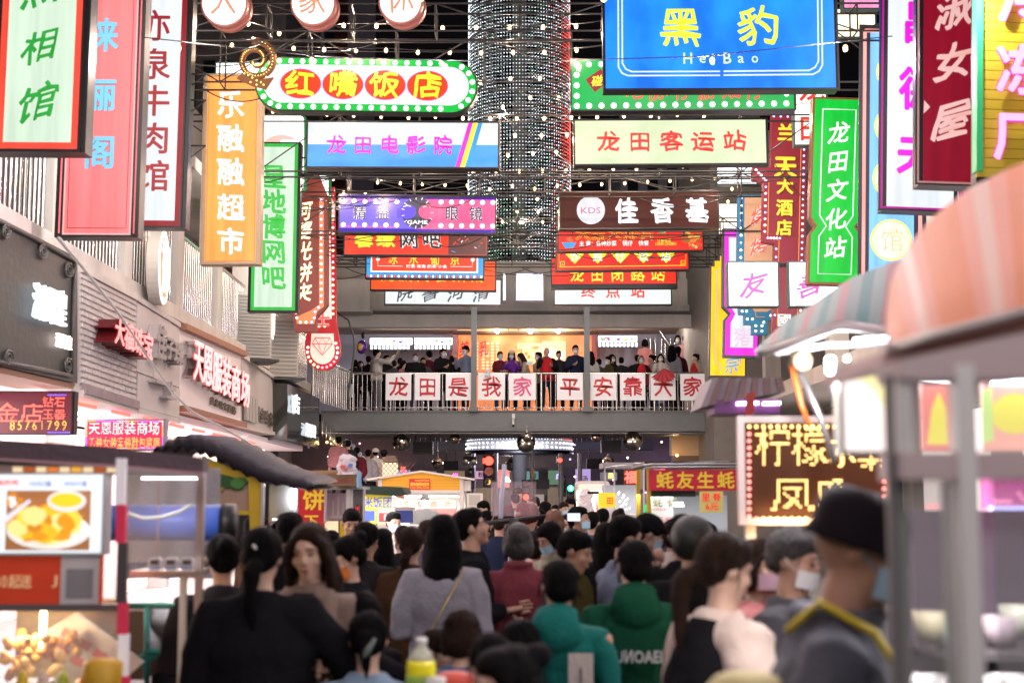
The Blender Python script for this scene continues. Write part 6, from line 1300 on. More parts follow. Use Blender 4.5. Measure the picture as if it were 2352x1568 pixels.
for (u, v, r) in ((1900,832,13),(1902,852,14),(1860,800,7),(1938,826,7)): g.bulb(u, v, r, hl, d=.05, kind='ball')
point('parasol_lamp', P(1905,845,4.9), 26, (1,.96,1), .05); g.line('tube_lamp', [(1958,782),(2040,776)], 4, hl, .02)
# corrugated roof left of it
g = prop('tin_roof', 'rusty violet lit tin roof edge behind the bulb letter sign', 'roof', 1700, 910, 8.0)
for i in range(12): g.poly('roof_strip', [(1610+i*16,935-3*i),(1626+i*16,932-3*i),(1650+i*13,868),(1636+i*13,868)], M('tin_brown', (.22,.14,.14), .5, .3, var=.3) if i % 2 else M('tin_grey', (.30,.27,.30), .5, .3, var=.3), -.5, .03*(i%2))
g.rect('fascia', 1640, 918, 1790, 950, M('violet_fascia', (.18,.05,.22), .4, var=.3), -.3, .02); g.line('tube_lamp', [(1690,928),(1740,926)], 3.5, cwt, .03); g.line('tube_lamp', [(1750,928),(1790,926)], 3.5, cwt, .03)
g.poly('red_flag', [(1712,905),(1730,900),(1728,950),(1706,968)], M('paper_red'), .05, .06)
# ---- near right carts
f = Fr('glass_cart', 'near glass sided cart with pale metal posts filling the right edge', 'food cart', 2200, 1150, Y=2.3)
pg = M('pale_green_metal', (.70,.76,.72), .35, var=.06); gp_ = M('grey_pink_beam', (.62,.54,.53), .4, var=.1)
f.poly('top_beam', [(2048,830),(2120,815),(2352,765),(2500,735),(2500,850),(2352,868),(2060,872)], gp_, -.12, .02); f.poly('top_edge', [(2048,800),(2352,705),(2500,670),(2500,735),(2352,765),(2048,832)], M('rose_grey_sheet', (.66,.48,.45), .5, var=.12), -.5, -.05)
f.rect('middle_beam', 2062, 1038, 2500, 1100, gp_, -.12, .02); 
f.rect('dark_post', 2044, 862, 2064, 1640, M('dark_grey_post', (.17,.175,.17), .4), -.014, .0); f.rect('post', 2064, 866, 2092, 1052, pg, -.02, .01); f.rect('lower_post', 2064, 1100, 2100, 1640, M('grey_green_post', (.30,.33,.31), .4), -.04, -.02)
f.rect('post', 2198, 840, 2240, 1640, M('white_green_post', (.82,.87,.84), .3), -.02, .026); f.rect('post_shadow_side', 2241, 860, 2254, 1640, M('dark_grey_post'), -.02, .0); f.rect('post', 2254, 1100, 2290, 1640, pg, -.2, -.13)  # shaded right side of the white post made as a darker strip
f.rect('glass_pane', 2092, 868, 2198, 1038, glass, -.01, -.005); f.rect('glass_pane', 2254, 868, 2500, 1038, glass, -.01, -.005); f.rect('glass_pane', 2100, 1100, 2198, 1640, M('smoked_pane', (.35,.36,.36), .1, alpha=.45), -.01, -.005); f.rect('glass_pane', 2290, 1100, 2500, 1640, M('smoked_pane'), -.01, -.005)
g = prop('lit_menu_panel', 'overexposed pink and yellow lit menu panel between the right carts', 'light panel', 1994, 935, 3.0)
g.rect('panel', 1936, 848, 2046, 1034, M('menu_hot', (1,.9,.85), .4, emit=1.3, ecol=(1,.86,.82)), -.03, 0); g.ring('frame', 1926, 838, 2058, 1046, 11, pg, -.03, .02)
g.poly('yellow_sweep', [(1955,860),(2040,860),(2040,960),(2010,900)], M('menu_yellow', (1,.9,.3), .4, emit=1.2, ecol=(1,.9,.45)), .001, .003); g.poly('yellow_body', circ(1985, 960, 34, 20, 56), M('menu_pale', (1,.95,.8), .4, emit=1.3, ecol=(1,.96,.78)), .001, .004)
g = prop('lit_posters', 'red and yellow lit posters behind the near cart glass', 'poster', 2260, 950, 4.2)
g.rect('red_poster', 2118, 884, 2196, 1034, M('poster_red_lit', (.8,.2,.15), .4, emit=.85, ecol=(1,.28,.22)), -.02, 0); g.poly('yellow_shape', [(2130,1020),(2140,940),(2156,900),(2172,940),(2176,1020)], M('poster_yellow_lit', (.9,.8,.1), .4, emit=.9, ecol=(.95,.85,.08)), .001, .004)
g.rect('pink_poster', 2258, 862, 2520, 1034, M('poster_pink_lit', (.9,.5,.4), .4, emit=.95, ecol=(1,.45,.34)), -.02, 0); g.poly('yellow_shape', circ(2330, 950, 56, 16, 46), M('poster_yellow_lit'), .001, .004); g.poly('green_edge_shape', [(2254,900),(2276,890),(2280,1010),(2256,1020)], M('poster_lime', (.5,.8,.2), .4, emit=.9, ecol=(.7,.95,.3)), .005, .008)
g.line('tube_lamp', [(2098,880),(2190,884)], 5, hl, .06); g.line('tube_lamp', [(2262,884),(2500,876)], 6, hl, .06)
g.rect('pink_glow_board', 2258, 1090, 2520, 1170, M('board_magenta_lit', (.8,.2,.5), .4, emit=.6, ecol=(1,.25,.62)), -.02, 0)
for k in range(9): g.bulb(2262+12*k, 1166, 4.5, M('blue_lamp', (.5,.6,1), .4, emit=7, ecol=(.4,.5,1), samp=False), d=.05, kind='ball')
for (u, v) in [(2318+8*k,1140-9*abs(3-k)) for k in range(7)]+[(2342,1110+9*k) for k in range(6)]+[(2262+9*k,1131) for k in range(5)]: g.bulb(u, v+20, 3.4, M('pink_lamp', (1,.4,.6), .4, emit=5, ecol=(1,.35,.5), samp=False), d=.08, kind='ball')
for k in range(5): g.bulb(2122+17*k, 1162, 4.5, M('red_lamp', (1,.2,.2), .4, emit=6, ecol=(1,.1,.12), samp=False), d=.05, kind='ball')
g = prop('cart_interior_items', 'dark back wall and shelves inside the near right cart', 'shelves', 2250, 1350, 4.4)
g.rect('back_wall', 2060, 1172, 2560, 1700, M('interior_violet_grey', (.20,.16,.21), .5, var=.3, vs_=3), -.1, 0); g.rect('shelf', 2090, 1470, 2560, 1484, ALU, 0, .4)
for k, (u, v, c) in enumerate(((2140,1440,(.6,.55,.35)),(2180,1455,(.4,.6,.5)),(2300,1450,(.5,.4,.45)),(2340,1425,(.7,.75,.6)))): 
    g2 = prop('food_tub', ('cream tub on the near cart shelf','pale green tub on the near cart shelf','mauve tub on the near cart shelf','pale lime tub at the right of the near cart shelf')[k], 'tub', u, v, 3.7); MB().loft([((0,0,-.04),.035,.035),((0,0,.04),.05,.05)], M('tub_%d' % k, c, .4), 14).build('tub', g2.o)
for k in range(3): g2 = prop('steel_pan', ('round steel pan under the left pane of the near cart','round steel pan behind the white post of the near cart','round steel pan at the lower right corner')[k], 'pan', (2135,2230,2325)[k], 1560, 3.2); MB().loft([((0,0,-.06),.07,.07),((0,0,.0),.085,.085),((0,0,.004),.075,.075),((0,0,-.02),.07,.07)], ALU, 18).build('pan', g2.o)
area('near_cart_lamp', P(2200,880,3.2), (0,0,0), .8, .2, 34, (1,.95,.97))
# ---- tables, bottle, helmet bike
g = thing('folding_table', 'low folding table among the seated diners at the bottom of the picture', 'table', (-.30,4.55,.0)); MB().box((-.4,-.35,.70),(.4,.35,.73), M('table_top', (.45,.42,.4), .4)).build('table_top', g)
for sx in (-.35,.35):
    for sy in (-.3,.3): bar('leg', (sx,sy,0), (sx,sy,.7), .012, ALU, g)
g = thing('drink_bottle', 'large bottle of yellow soft drink on the low table', 'bottle', P(967,1600,4.6)); MB().loft([((0,0,-.02),.045,.045),((0,0,.10),.047,.047),((0,0,.115),.044,.044)], M('yellow_drink', (.75,.68,.02), .15, emit=.08, ecol=(1,.9,.05)), 16).build('liquid', g)
MB().loft([((0,0,.115),.044,.044),((0,0,.14),.03,.03),((0,0,.16),.016,.016),((0,0,.165),.016,.016)], M('clear_plastic', (.8,.82,.7), .1, alpha=.5), 16).build('shoulder', g); MB().tube([(0,0,.165),(0,0,.185)], .018, WHITEP, 12).build('cap', g); MB().tube([(0,0,.02),(0,0,.07)], .0485, M('label_lime', (.25,.45,.05), .4), 16).build('label', g)
g = thing('paper_cup', 'small white paper cup beside the drink bottle', 'cup', P(1000,1585,4.55)); MB().loft([((0,0,-.05),.025,.025),((0,0,.04),.034,.034)], WHITEP, 14).build('cup', g)
g = thing('food_tray', 'yellow tray with snacks on the low table', 'tray', P(1045,1568,4.7)); MB().box((-.12,-.08,-.02),(.12,.08,.0), M('tray_yellow', (.6,.42,.05), .5)).build('tray', g); MB().ell((0,0,.01), (.08,.05,.03), M('snack_red', (.5,.06,.04), .5), 10, 6).build('snack', g)
g = Fr('motor_scooter', 'scooter with clear windscreen behind the camouflage jacket', 'scooter', 1180, 1190, Y=12.5)
MB().tube([(0,0,-.9),(0,0,.0)], .05, BLACKF, 8).build('fork', g.o); MB().tube([(-.3,0,-.05),(.3,0,.02)], .02, BLACKF, 8).build('handlebar', g.o)
vs_ = [];  
for j in range(7):
    for i in range(7): a = radians(-50+100*i/6); vs_.append((.26*sin(a), -.26*cos(a)+.26, .02+.30*j/6)) 
MB().add([(x, y+.1, z) for x, y, z in vs_], [(j*7+i, j*7+i+1, j*7+i+8, j*7+i+7) for j in range(6) for i in range(6)], M('windscreen', (.8,.6,.65), .1, alpha=.3, spec=.9), True).build('windscreen', g.o)
MB().ell((0,.5,-.65), (.2,.6,.22), M('scooter_red', (.3,.02,.03), .3), 14, 8).build('body', g.o); MB().tube([(-.05,-.1,-1.25),(.05,-.1,-1.25)], .25, BLACKF, 20).build('front_wheel', g.o); MB().tube([(-.05,1.1,-1.25),(.05,1.1,-1.25)], .25, BLACKF, 20).build('rear_wheel', g.o)
g = Fr('light_stick', 'pale translucent inflatable stick held upright above the crowd', 'inflatable stick', 1155, 1130, Y=11.0); g.line('stick', [(1150,1190),(1152,1140),(1157,1090),(1159,1066)], 5, M('milky_plastic', (.5,.5,.62), .3, alpha=.7, emit=.12, ecol=(.8,.8,1)), 0, 10)
g = Fr('balloon', 'purple and yellow foil balloon behind the bridge railing at left', 'balloon', 830, 800, Y=38.2); MB().ell(g.L(831,797), (.13,.10,.19), M('foil_purple', (.12,.02,.35), .2, .4), 14, 10).build('foil', g.o); MB().ell(g.L(828,797,.06), (.09,.06,.11), M('foil_yellow', (.7,.40,.03), .25), 12, 8).build('yellow_face', g.o); MB().ell(g.L(834,770), (.05,.04,.10), BLACKF, 8, 6).build('black_top', g.o); g.line('string', [(831,815),(832,880)], .4, ALU)
g = Fr('flower_bouquet', 'bunch wrapped in red paper hanging over the bridge railing', 'bouquet', 1526, 862, Y=37.35)
for k in range(9):
    a = -.9+k*.22; g.poly('paper_fold', [(1523,846),(1523+30*sin(a)-5,852+25*cos(a)),(1523+30*sin(a+.3),850+28*cos(a)),(1523+24*sin(a+.5),850+22*cos(a+.5))], M('bouquet_red', (.55,.015,.025), .45, var=.3) if k % 2 else M('bouquet_red_dark', (.3,.01,.02), .5), .01*k, .01*k+.01)
g = bag('plastic_bag', 'small white bag hanging on the bridge railing over the 我 board', 1120, 857, 13, 20, 37.3, plas, [], 9); g.bulb(1120, 862, 4, M('paper_cup_white', (.8,.76,.68), .4), d=.06, kind='ball')
# ================================================================ PEOPLE
SKIN = [M('skin_a', (.50,.30,.21), .5, var=.08, vs_=14, sub=.1), M('skin_b', (.42,.24,.16), .5, var=.1, vs_=14, sub=.1), M('skin_c', (.58,.37,.27), .5, var=.06, vs_=14, sub=.1)]
HB = M('hair_black', (.005,.0045,.005), .62, spec=.04, var=.5, vs_=30, bump=.8, bs=120, stretch=(1,1,.12)); HBr = M('hair_brown', (.018,.009,.006), .6, spec=.08, var=.4, vs_=30, bump=.8, bs=120, stretch=(1,1,.12))
HG = M('hair_grey', (.028,.026,.026), .5, var=.5, vs_=40, bump=.8, bs=120, stretch=(1,1,.12)); HA = M('hair_auburn', (.12,.045,.018), .42, var=.4, vs_=30, bump=.8, bs=120, stretch=(1,1,.12))
MK = M('mask_blue', (.32,.50,.60), .7, bump=.2); MKW = M('mask_white', (.68,.68,.66), .7); MKO = M('mask_orange', (.75,.18,.02), .7, var=.5, vs_=30)
EYE = M('eye_dark', (.01,.008,.008), .2); LIP = M('lip', (.36,.12,.10), .45); BROW = M('brow', (.02,.014,.012), .7); SHOE = M('shoe_dark', (.03,.03,.03), .5); SHOEW = M('shoe_white', (.6,.6,.58), .5)
def cloth(n, c, v=.12, rough=.85): return M('cloth_'+n, c, rough, var=v, vs_=5, bump=.35, bs=60, sheen=.12 if sum(c) > .4 else 0., spec=.15 if sum(c) > .2 else .02)
C_ = dict(black=cloth('black',(.010,.010,.012),.3), soft=cloth('soft_black',(.02,.018,.02),.3), grey=cloth('grey',(.25,.25,.29)), dgrey=cloth('dark_grey',(.07,.07,.08)), white=cloth('off_white',(.50,.46,.42)), cream=cloth('cream',(.62,.50,.42)), brown=cloth('brown',(.065,.035,.018)), camel=cloth('camel',(.20,.14,.11)), maroon=cloth('maroon',(.17,.035,.05)), wine=cloth('wine',(.10,.015,.02)), teal=cloth('teal',(.006,.115,.10)), green=cloth('bottle_green',(.008,.055,.03)), navy=cloth('navy',(.015,.02,.045)), blue=cloth('denim',(.06,.10,.20)), lblue=cloth('light_blue',(.20,.30,.40)), sblue=cloth('steel_blue',(.13,.16,.24)), purple=cloth('purple',(.10,.02,.22)), pink=cloth('pink',(.55,.20,.20)), dpink=cloth('dusty_pink',(.28,.12,.13)), red=cloth('red',(.45,.015,.02)), beige=cloth('beige',(.38,.28,.18)), olive=cloth('olive',(.055,.045,.015)), trench=cloth('trench',(.22,.20,.15)), camo=M('cloth_camouflage', (.16,.13,.06), .85, var=.8, vs_=14, bump=.3), orange=cloth('orange',(.5,.06,.02)), khaki=cloth('khaki',(.40,.34,.16)), slate=cloth('slate',(.09,.095,.115)))
_tx = bpy.data.textures.new('cloth_folds', 'CLOUDS'); _tx.noise_scale = .16; _tx.noise_depth = 2
_tx2 = bpy.data.textures.new('hair_locks', 'CLOUDS'); _tx2.noise_scale = .05; _tx2.noise_depth = 1
def skinned(b, name, parent, vox, fold=0., tex=None, smooth=4):
    o = b.build(name, parent)
    r = o.modifiers.new('remesh', 'REMESH'); r.mode = 'VOXEL'; r.voxel_size = vox; r.use_smooth_shade = True
    s = o.modifiers.new('smooth', 'SMOOTH'); s.iterations = smooth; s.factor = .6
    if fold:
        d = o.modifiers.new('folds', 'DISPLACE'); d.texture = tex or _tx; d.strength = fold; d.mid_level = .5; d.texture_coords = 'LOCAL'
    return o
V = Vector
def hand(b, w, d, up, sc, m, curl=.5, side=1):
    # palm, four fingers of unequal length and a thumb leaving the side of the palm
    d = d.normalized(); s = d.cross(up).normalized(); n = s.cross(d).normalized()
    b.tube([w-d*.02*sc, w+d*.045*sc, w+d*.085*sc], [(.021*sc,.017*sc), (.038*sc,.016*sc), (.036*sc,.013*sc)], m, 8)
    for i, L in enumerate((.062,.074,.070,.056)):
        k = w+d*.082*sc+s*((i-1.5)*.019*sc); pts = [k]; a = d.copy()
        for j, f in enumerate((.45,.32,.23)):
            a = (Matrix.Rotation(curl*(.5+.5*j), 3, s) @ a); k = k+a*(L*f*sc); pts.append(k)
        b.tube(pts, [.0095*sc,.009*sc,.008*sc,.006*sc], m, 6)
    k = w+d*.03*sc+s*(-.03*side*sc); a = (d*.7-s*side*.8+n*.1).normalized()
    b.tube([k, k+a*.035*sc, k+(a+d*.8).normalized()*.06*sc], [.012*sc,.010*sc,.008*sc], m, 6)
ARMS = {'down': ((.05,.03,-.28),(.0,-.07,-.24)), 'fwd': ((.05,.04,-.27),(-.07,-.22,.04)), 'face': ((.07,-.12,-.22),(-.11,-.10,.23)), 'raise': ((.20,-.12,-.02),(.05,-.10,.24)),
        'out': ((.17,-.08,-.22),(.18,-.14,-.03)), 'rail': ((.08,-.15,-.22),(-.15,-.15,-.02)), 'pocket': ((.09,.06,-.26),(-.03,-.10,-.2)), 'phone': ((.06,-.14,-.22),(-.08,-.14,.15)), 'point': ((.20,-.16,-.05),(.08,-.16,.20)), 'chest': ((.07,-.06,-.26),(-.16,-.15,.08))}
NP = [0]
def person(label, u, vt, Y, yaw=180, gz=0., sex='m', top='black', bot='black', hair='short', hm=None, arms=('down','down'), lean=0., nod=0., mask=None, sk=None, fat=1., coat=0., pose='stand', vox=None, group=None, glasses=False, hood=None, shoes=SHOE, skirt=None, hat=None, H=None, tilt=0., turn=0., near=False, vest=None, collar=None):
    NP[0] += 1; rnd = random.Random(NP[0]*13+5); hm = hm or HB; sk = sk or SKIN[NP[0] % 3]
    topm = C_[top] if isinstance(top, str) else top; botm = C_[bot] if isinstance(bot, str) else bot
    ln = radians(lean); up = V((0,-sin(ln),cos(ln))); fw = V((0,-cos(ln),-sin(ln)))
    sit = pose == 'sit'; pc = V((0,0,.50 if sit else .93))
    ws = (.165 if sex == 'f' else .195)*(.5+.5*fat); 
    nb = pc+up*.50; hd = (up+fw*(.28*sin(radians(nod))+.06)).normalized(); hc = nb+hd*.138
    top_z = (hc+V((0,0,.118))).z
    p = P(u, vt, Y); s = (p.z-gz)/top_z if H is None else H/1.7
    yw = radians(yaw)
    root = thing('person', label, 'person', (0,0,0), 0, group); R = Matrix.Rotation(yw, 3, 'Z')
    off = R @ V((hc.x, hc.y, 0))*s
    root.location = (p.x-off.x, p.y-off.y, gz if H is None else p.z-top_z*s); root.rotation_euler = (0,0,yw); root.scale = (s,s,s)
    vox = vox or max(.0115, .0012*Y); fine = Y < 9
    N = 14
    # torso rings follow the leaning spine
    def ringset(lst): return [(pc+up*h, rx, ry) for h, rx, ry in lst]
    sh = {sd: nb-up*.072+V((sd*ws*.97,0,0)) for sd in (-1,1)}
    jo = {}
    for sd, a in ((-1,arms[0]),(1,arms[1])):
        e, w = ARMS[a]; f = lambda q: V((q[0]*sd,0,0))+up*q[2]+fw*(-q[1])
        e_ = sh[sd]+f(e); w_ = e_+f(w); jo[sd] = (sh[sd], e_, w_)
    legs = {}
    for sd in (-1,1):
        hp = pc+V((sd*.085,0,-.02)); st = rnd.uniform(-.06,.06)
        if sit: legs[sd] = (hp, V((sd*.12,-.40,.50)), V((sd*.12,-.38,.09)))
        elif pose == 'walk': legs[sd] = (hp, V((sd*.09,-.12*sd-.06,.50)), V((sd*.09,-.20*sd+.05,.10)))
        else: legs[sd] = (hp, V((sd*.10,-.02+st*.5,.50)), V((sd*.11,st,.09)))
    # ---- body: one continuous skin
    b = MB()
    b.loft(ringset([(-.06,.12,.09),(.02,.145,.10),(.14,.125,.085),(.30,.145,.10),(.42,.15,.085),(.475,.10,.07),(.50,.055,.052)]), sk, N)
    b.tube([nb-up*.03, nb+hd*.05, hc-hd*.05], [.052,.043 if sex == 'f' else .051,.048], sk, 10)
    for sd in (-1,1):
        a0, a1, a2 = jo[sd]; b.tube([a0-V((sd*.05,0,0)), a0, a1, a2], [.05,.047,.036,.025], sk, 9)
        l0, l1, l2 = legs[sd]; b.tube([l0+V((0,0,.04)), l0, l1, l2, l2-V((0,0,.05))], [.07,.078,.05,.034,.036], sk, 9)
        b.tube([l2+V((0,.03,-.055)), l2+V((0,-.14,-.065))], [.035,.03], sk, 8)
    # head in its own frame (turned, nodded, tilted) then joined
    Hm = ((.93 if Y < 30 else 1.04)*Matrix.Identity(3)) @ Matrix.Rotation(radians(turn), 3, 'Z') @ Matrix.Rotation(ln*.6+radians(nod), 3, 'X') @ Matrix.Rotation(radians(tilt), 3, 'Y')
    hb = MB(); nr = near
    hb.ell((0,.012,.022), (.071,.091,.090), sk, 18, 12); hb.ell((0,-.028,-.034), (.057 if sex == 'f' else .061,.060,.072), sk, 16, 10); hb.ell((0,-.062,-.094), (.028,.026,.020), sk, 10, 7); hb.ell((0,-.045,-.075), (.042,.036,.030), sk, 10, 7)
    hb.tube([(0,-.086,.012),(0,-.100,-.014),(0,-.106,-.024)], [.007,.010,.012], sk, 8); hb.ell((.011,-.094,-.028), .008, sk, 7, 5); hb.ell((-.011,-.094,-.028), .008, sk, 7, 5)
    for sd in (-1,1):
        hb.ell((sd*.076,.008,-.008), (.010,.020,.030), sk, 8, 7, rot=(.15,0,sd*.35)); hb.ell((sd*.040,-.060,-.026), (.022,.020,.024), sk, 9, 6)
        hb.ell((sd*.030,-.077,.024), (.024,.010,.007), sk, 8, 5)
    hb.ell((0,-.086,-.055), (.022,.012,.008), sk, 9, 5); hb.ell((0,-.084,-.066), (.019,.011,.008), sk, 9, 5)
    tr = lambda q: hc + Hm @ V(q)
    hb.v = [tuple(tr(q)) for q in hb.v]; b.add(hb.v, hb.f, sk, True)
    skinned(b, 'body', root, min(vox, .0085) if near else vox, smooth=3 if not near else 2)
    for sd in (-1,1):
        hnd = MB(); a0, a1, a2 = jo[sd]; hand(hnd, a2, a2-a1, V((sd,.2,0)) if abs((a2-a1).normalized().x) < .8 else V((0,0,1)), 1.0, sk, .45, sd); hnd.build('hand', root)
    # ---- trousers or skirt
    b = MB()
    if skirt:
        b.loft([(pc+V((0,0,.13)),.135,.105),(pc+V((0,0,0)),.175,.135),(V((0,0,.62)),.185,.15),(V((0,0,skirt)),.20,.165),(V((0,0,skirt-.01)),.18,.14)], botm, N); skinned(b, 'skirt', root, vox, .025)
    else:
        b.loft([(pc+V((0,0,.13)),.135*fat,.10*fat),(pc+V((0,0,.02)),.165*fat,.125*fat),(pc+V((0,0,-.07)),.15*fat,.115*fat)], botm, N)
        for sd in (-1,1):
            l0, l1, l2 = legs[sd]; b.tube([l0+V((0,0,.03)), l0-V((0,0,.05)) if not sit else l0, l1, l2+V((0,0,.02))], [.09*fat,.092*fat,.068,.062], botm, 10)
        skinned(b, 'trousers', root, vox, .03)
    b = MB()
    for sd in (-1,1):
        l2 = legs[sd][2]; b.tube([l2+V((0,.045,-.06)), l2+V((0,-.04,-.05)), l2+V((0,-.15,-.068))], [(.042,.036),(.046,.042),(.036,.024)], shoes, 8)
    b.build('shoes', root)
    # ---- top or coat
    b = MB(); hem = -.10-coat
    if vest is None or True:
        rg = [(hem,.165*fat+.03*(coat > .2),.128*fat+.02),(hem+.02,.175*fat+.03*(coat > .2),.138*fat+.02),(.05,.165*fat,.13*fat),(.16,.158*fat,.122*fat),(.30,.172*fat,.128*fat),(.38,ws*.96,.112),(.435,ws*.80,.098),(.475,.118,.086),(.495,.085,.078),(.515,.070,.068)]
        if coat > .2 and not sit: rg = [(hem,.19*fat,.15*fat)]+rg[1:]
        b.loft(ringset(rg), topm, 18)
        for sd in (-1,1):
            a0, a1, a2 = jo[sd]; m_ = a2+(a1-a2)*.06
            b.tube([a0-V((sd*.09,0,0))+up*.0, a0-V((sd*.01,0,0)), a0+(a1-a0)*.5, a1, a1+(m_-a1)*.5, m_], [.065*fat,.070*fat,.062*fat,.056*fat,.053*fat,.044], topm, 12)
        if hood: b.ell(nb-fw*.085-up*.03, (.115,.065,.095), topm, 14, 9); b.ell(nb-fw*.06+up*.03, (.10,.06,.04), topm, 12, 8)
        if collar: b.tube([nb+V((.075*cos(t),.075*sin(t)+.005,.0))+up*.01 for t in [2*pi*i/12 for i in range(13)]], .022, topm, 6)
    skinned(b, 'coat' if coat > .2 else 'top', root, vox, .042 if fine else .03)
    if vest is not None:
        b = MB(); b.loft(ringset([(-.14,.178*fat,.152*fat),(.05,.178*fat,.150*fat),(.30,.186*fat,.150*fat),(.42,ws*.80,.125),(.475,ws*.55,.098),(.495,.085,.085)]), C_[vest] if isinstance(vest, str) else vest, 18); skinned(b, 'vest', root, vox, .03)
    # ---- hair / headgear
    b = MB()
    def hh(c, r, n=16, k=10, rot=None): b.ell(c, r, hm, n, k, rot)
    st = hair; lk = random.Random(NP[0])
    if st != 'bald':
        hh((0,.024,.034), (.083,.094,.088)); hh((0,-.012,.070), (.070,.072,.050)) if st != 'longf' else hh((0,.0,.076), (.068,.070,.044))
        if st in ('short','bowl','crop'):
            hh((0,.052,-.006), (.074,.060,.066)); 
            for sd in (-1,1): hh((sd*.070,.012,.020), (.012,.030,.030))
            if st == 'bowl': hh((0,-.035,.060), (.074,.056,.036)); hh((0,.045,-.012), (.082,.066,.066))
        if st in ('long','longf','wavy'):
            wd = 1.15 if st == 'wavy' else 1.
            bk = [((0,.045,.02),.086,.060),((0,.066,-.06),.092*wd,.050),((0,.078,-.15),.10*wd,.044),((0,.082,-.26),.095*wd,.038),((0,.078,-.33),.07*wd,.028)]
            b.loft([(V(c),rx,ry) for c, rx, ry in bk], hm, 14)
            for k in range(16):
                a = radians(-25+230*k/15); x0, y0 = .085*cos(a), .03+.07*sin(a); L = lk.uniform(.24,.38)
                b.tube([(x0*.9,y0*.9,.03),(x0*1.08,y0+.012,-.08),(x0*1.1*wd+lk.uniform(-.01,.01),y0+.02,-.08-L*.4),(x0*.95*wd+lk.uniform(-.02,.02),y0+.012,-.08-L*.85)], [.016,.019,.017,.006], hm, 6)
        if st == 'longf':
            for sd in (-1,1):
                for k in range(5): b.tube([(sd*.03,-.045+.012*k,.085),(sd*.073,-.052+.018*k,.04),(sd*.086,-.042+.02*k,-.04),(sd*(.088+.004*k),-.035+.02*k,-.14),(sd*.080,-.04+.018*k,-.30+.02*k)], [.014,.020,.021,.021,.008], hm, 7)
        if st == 'bob':
            hh((0,.044,-.03), (.094,.068,.085)); 
            for sd in (-1,1): hh((sd*.078,.0,-.03), (.022,.048,.075)); b.tube([(sd*.05,-.05,.06),(sd*.082,-.035,.0),(sd*.085,-.02,-.08)], [.012,.018,.01], hm, 7)
        if st in ('bun','pony','tail','clip'):
            hh((0,.048,-.004), (.078,.064,.068)); 
            for sd in (-1,1): hh((sd*.070,.010,.016), (.013,.034,.034))
            if st == 'bun': hh((0,.112,.070), (.045,.042,.042), 12, 8)
            if st in ('pony','tail'):
                y = .115; b.tube([(0,.085,.05 if st == 'pony' else -.02),(0,y+.02,.02 if st == 'pony' else -.06),(.01,y+.03,-.08),(.015,y,-.20),(0,y-.02,-.31)], [.025,.034,.036,.030,.008], hm, 9)
            if st == 'clip': hh((0,.10,-.01), (.05,.035,.06)); b.tube([(0,.11,.02),(.01,.125,-.08),(0,.12,-.17)], [.03,.028,.006], hm, 8)
        b.v = [tuple(tr(q)) for q in b.v]
        if Y < 9:
            fb_ = MB(); ls = st in ('long','longf','wavy')
            for q in range(70):
                a = lk.uniform(0, 2*pi); z = lk.uniform(-.02, .12); r0 = sqrt(max(.05, 1-((z-.03)/.10)**2)); x0, y0 = .084*r0*cos(a), .024+.096*r0*sin(a)
                if y0 < -.05: continue
                L = lk.uniform(.03, .08 if not ls else .30); w = lk.uniform(.003,.012)
                fb_.tube([tr((x0*.95,y0*.95,z)), tr((x0*1.06+w*cos(a), y0*1.04+w*sin(a), z-L*.35)), tr((x0*1.08+w*1.6*cos(a)+lk.uniform(-.01,.01), y0*1.05+w*sin(a), z-L))], [.0018,.0016,.0005], hm, 3)
            tag(fb_.build('hair_strands', root), kind='stuff')
        skinned(b, 'hair', root, max(.0075, min(vox*.8, .02)), .010 if fine else .006, _tx2, 2)
    if hat:
        c, kind = hat; b = MB()
        if kind == 'cap': b.ell((0,.015,.050), (.094,.104,.082), c, 16, 10); b.ell((0,-.105,.045), (.062,.070,.010), c, 12, 6, rot=(.2,0,0))
        if kind == 'bucket': b.loft([((0,.01,.0),.098,.112),((0,.01,.008),.099,.113),((0,.01,.03),.093,.104),((0,.012,.070),.091,.100),((.004,.014,.095),.083,.092),((.006,.016,.112),.066,.074),((.008,.018,.120),.035,.04)], c, 20)
        if kind == 'helmet': b.ell((0,.015,.035), (.108,.124,.118), c, 20, 14)
        b.v = [tuple(tr(q)) for q in b.v]; b.build('hat' if kind != 'helmet' else 'helmet', root)
    if mask:
        b = MB(); vs_ = []
        for j in range(6):
            for i in range(9):
                a = radians(-78+156*i/8); zz = -.088+.070*j/5; bl = 1-.25*abs(zz+.05)/.05
                vs_.append((.069*sin(a), -.032-.068*cos(a)*(.98+.13*bl*cos(a)**4), zz*.92-.004))
        b.add([tr(q) for q in vs_], [(j*9+i, j*9+i+1, (j+1)*9+i+1, (j+1)*9+i) for j in range(5) for i in range(8)], mask, True)
        b.build('face_mask', root); b = MB()
        for sd in (-1,1): b.tube([tr(q) for q in ((sd*.072,-.04,-.03),(sd*.078,-.01,-.01),(sd*.084,.012,.012))], .0018, mask, 4)
        b.build('mask_strap', root)
    if Y < 30 and yaw != 180 or near:
        b = MB()
        for sd in (-1,1): b.ell((sd*.030,-.0835,.006), (.013,.006,.0035 if near else .006), EYE, 8, 5)
        b.v = [tuple(tr(q)) for q in b.v]; b.build('eyes', root); b = MB()
        for sd in (-1,1): b.tube([(sd*.014,-.090,.030),(sd*.030,-.089,.035),(sd*.046,-.076,.029)], [.003,.0034,.002], BROW, 5)
        b.v = [tuple(tr(q)) for q in b.v]; b.build('eyebrows', root)
        if not mask:
            b = MB(); b.ell((0,-.0945,-.055), (.019,.006,.004), LIP, 10, 5); b.ell((0,-.0935,-.062), (.016,.006,.0045), LIP, 10, 5)
            b.v = [tuple(tr(q)) for q in b.v]; b.build('lips', root)
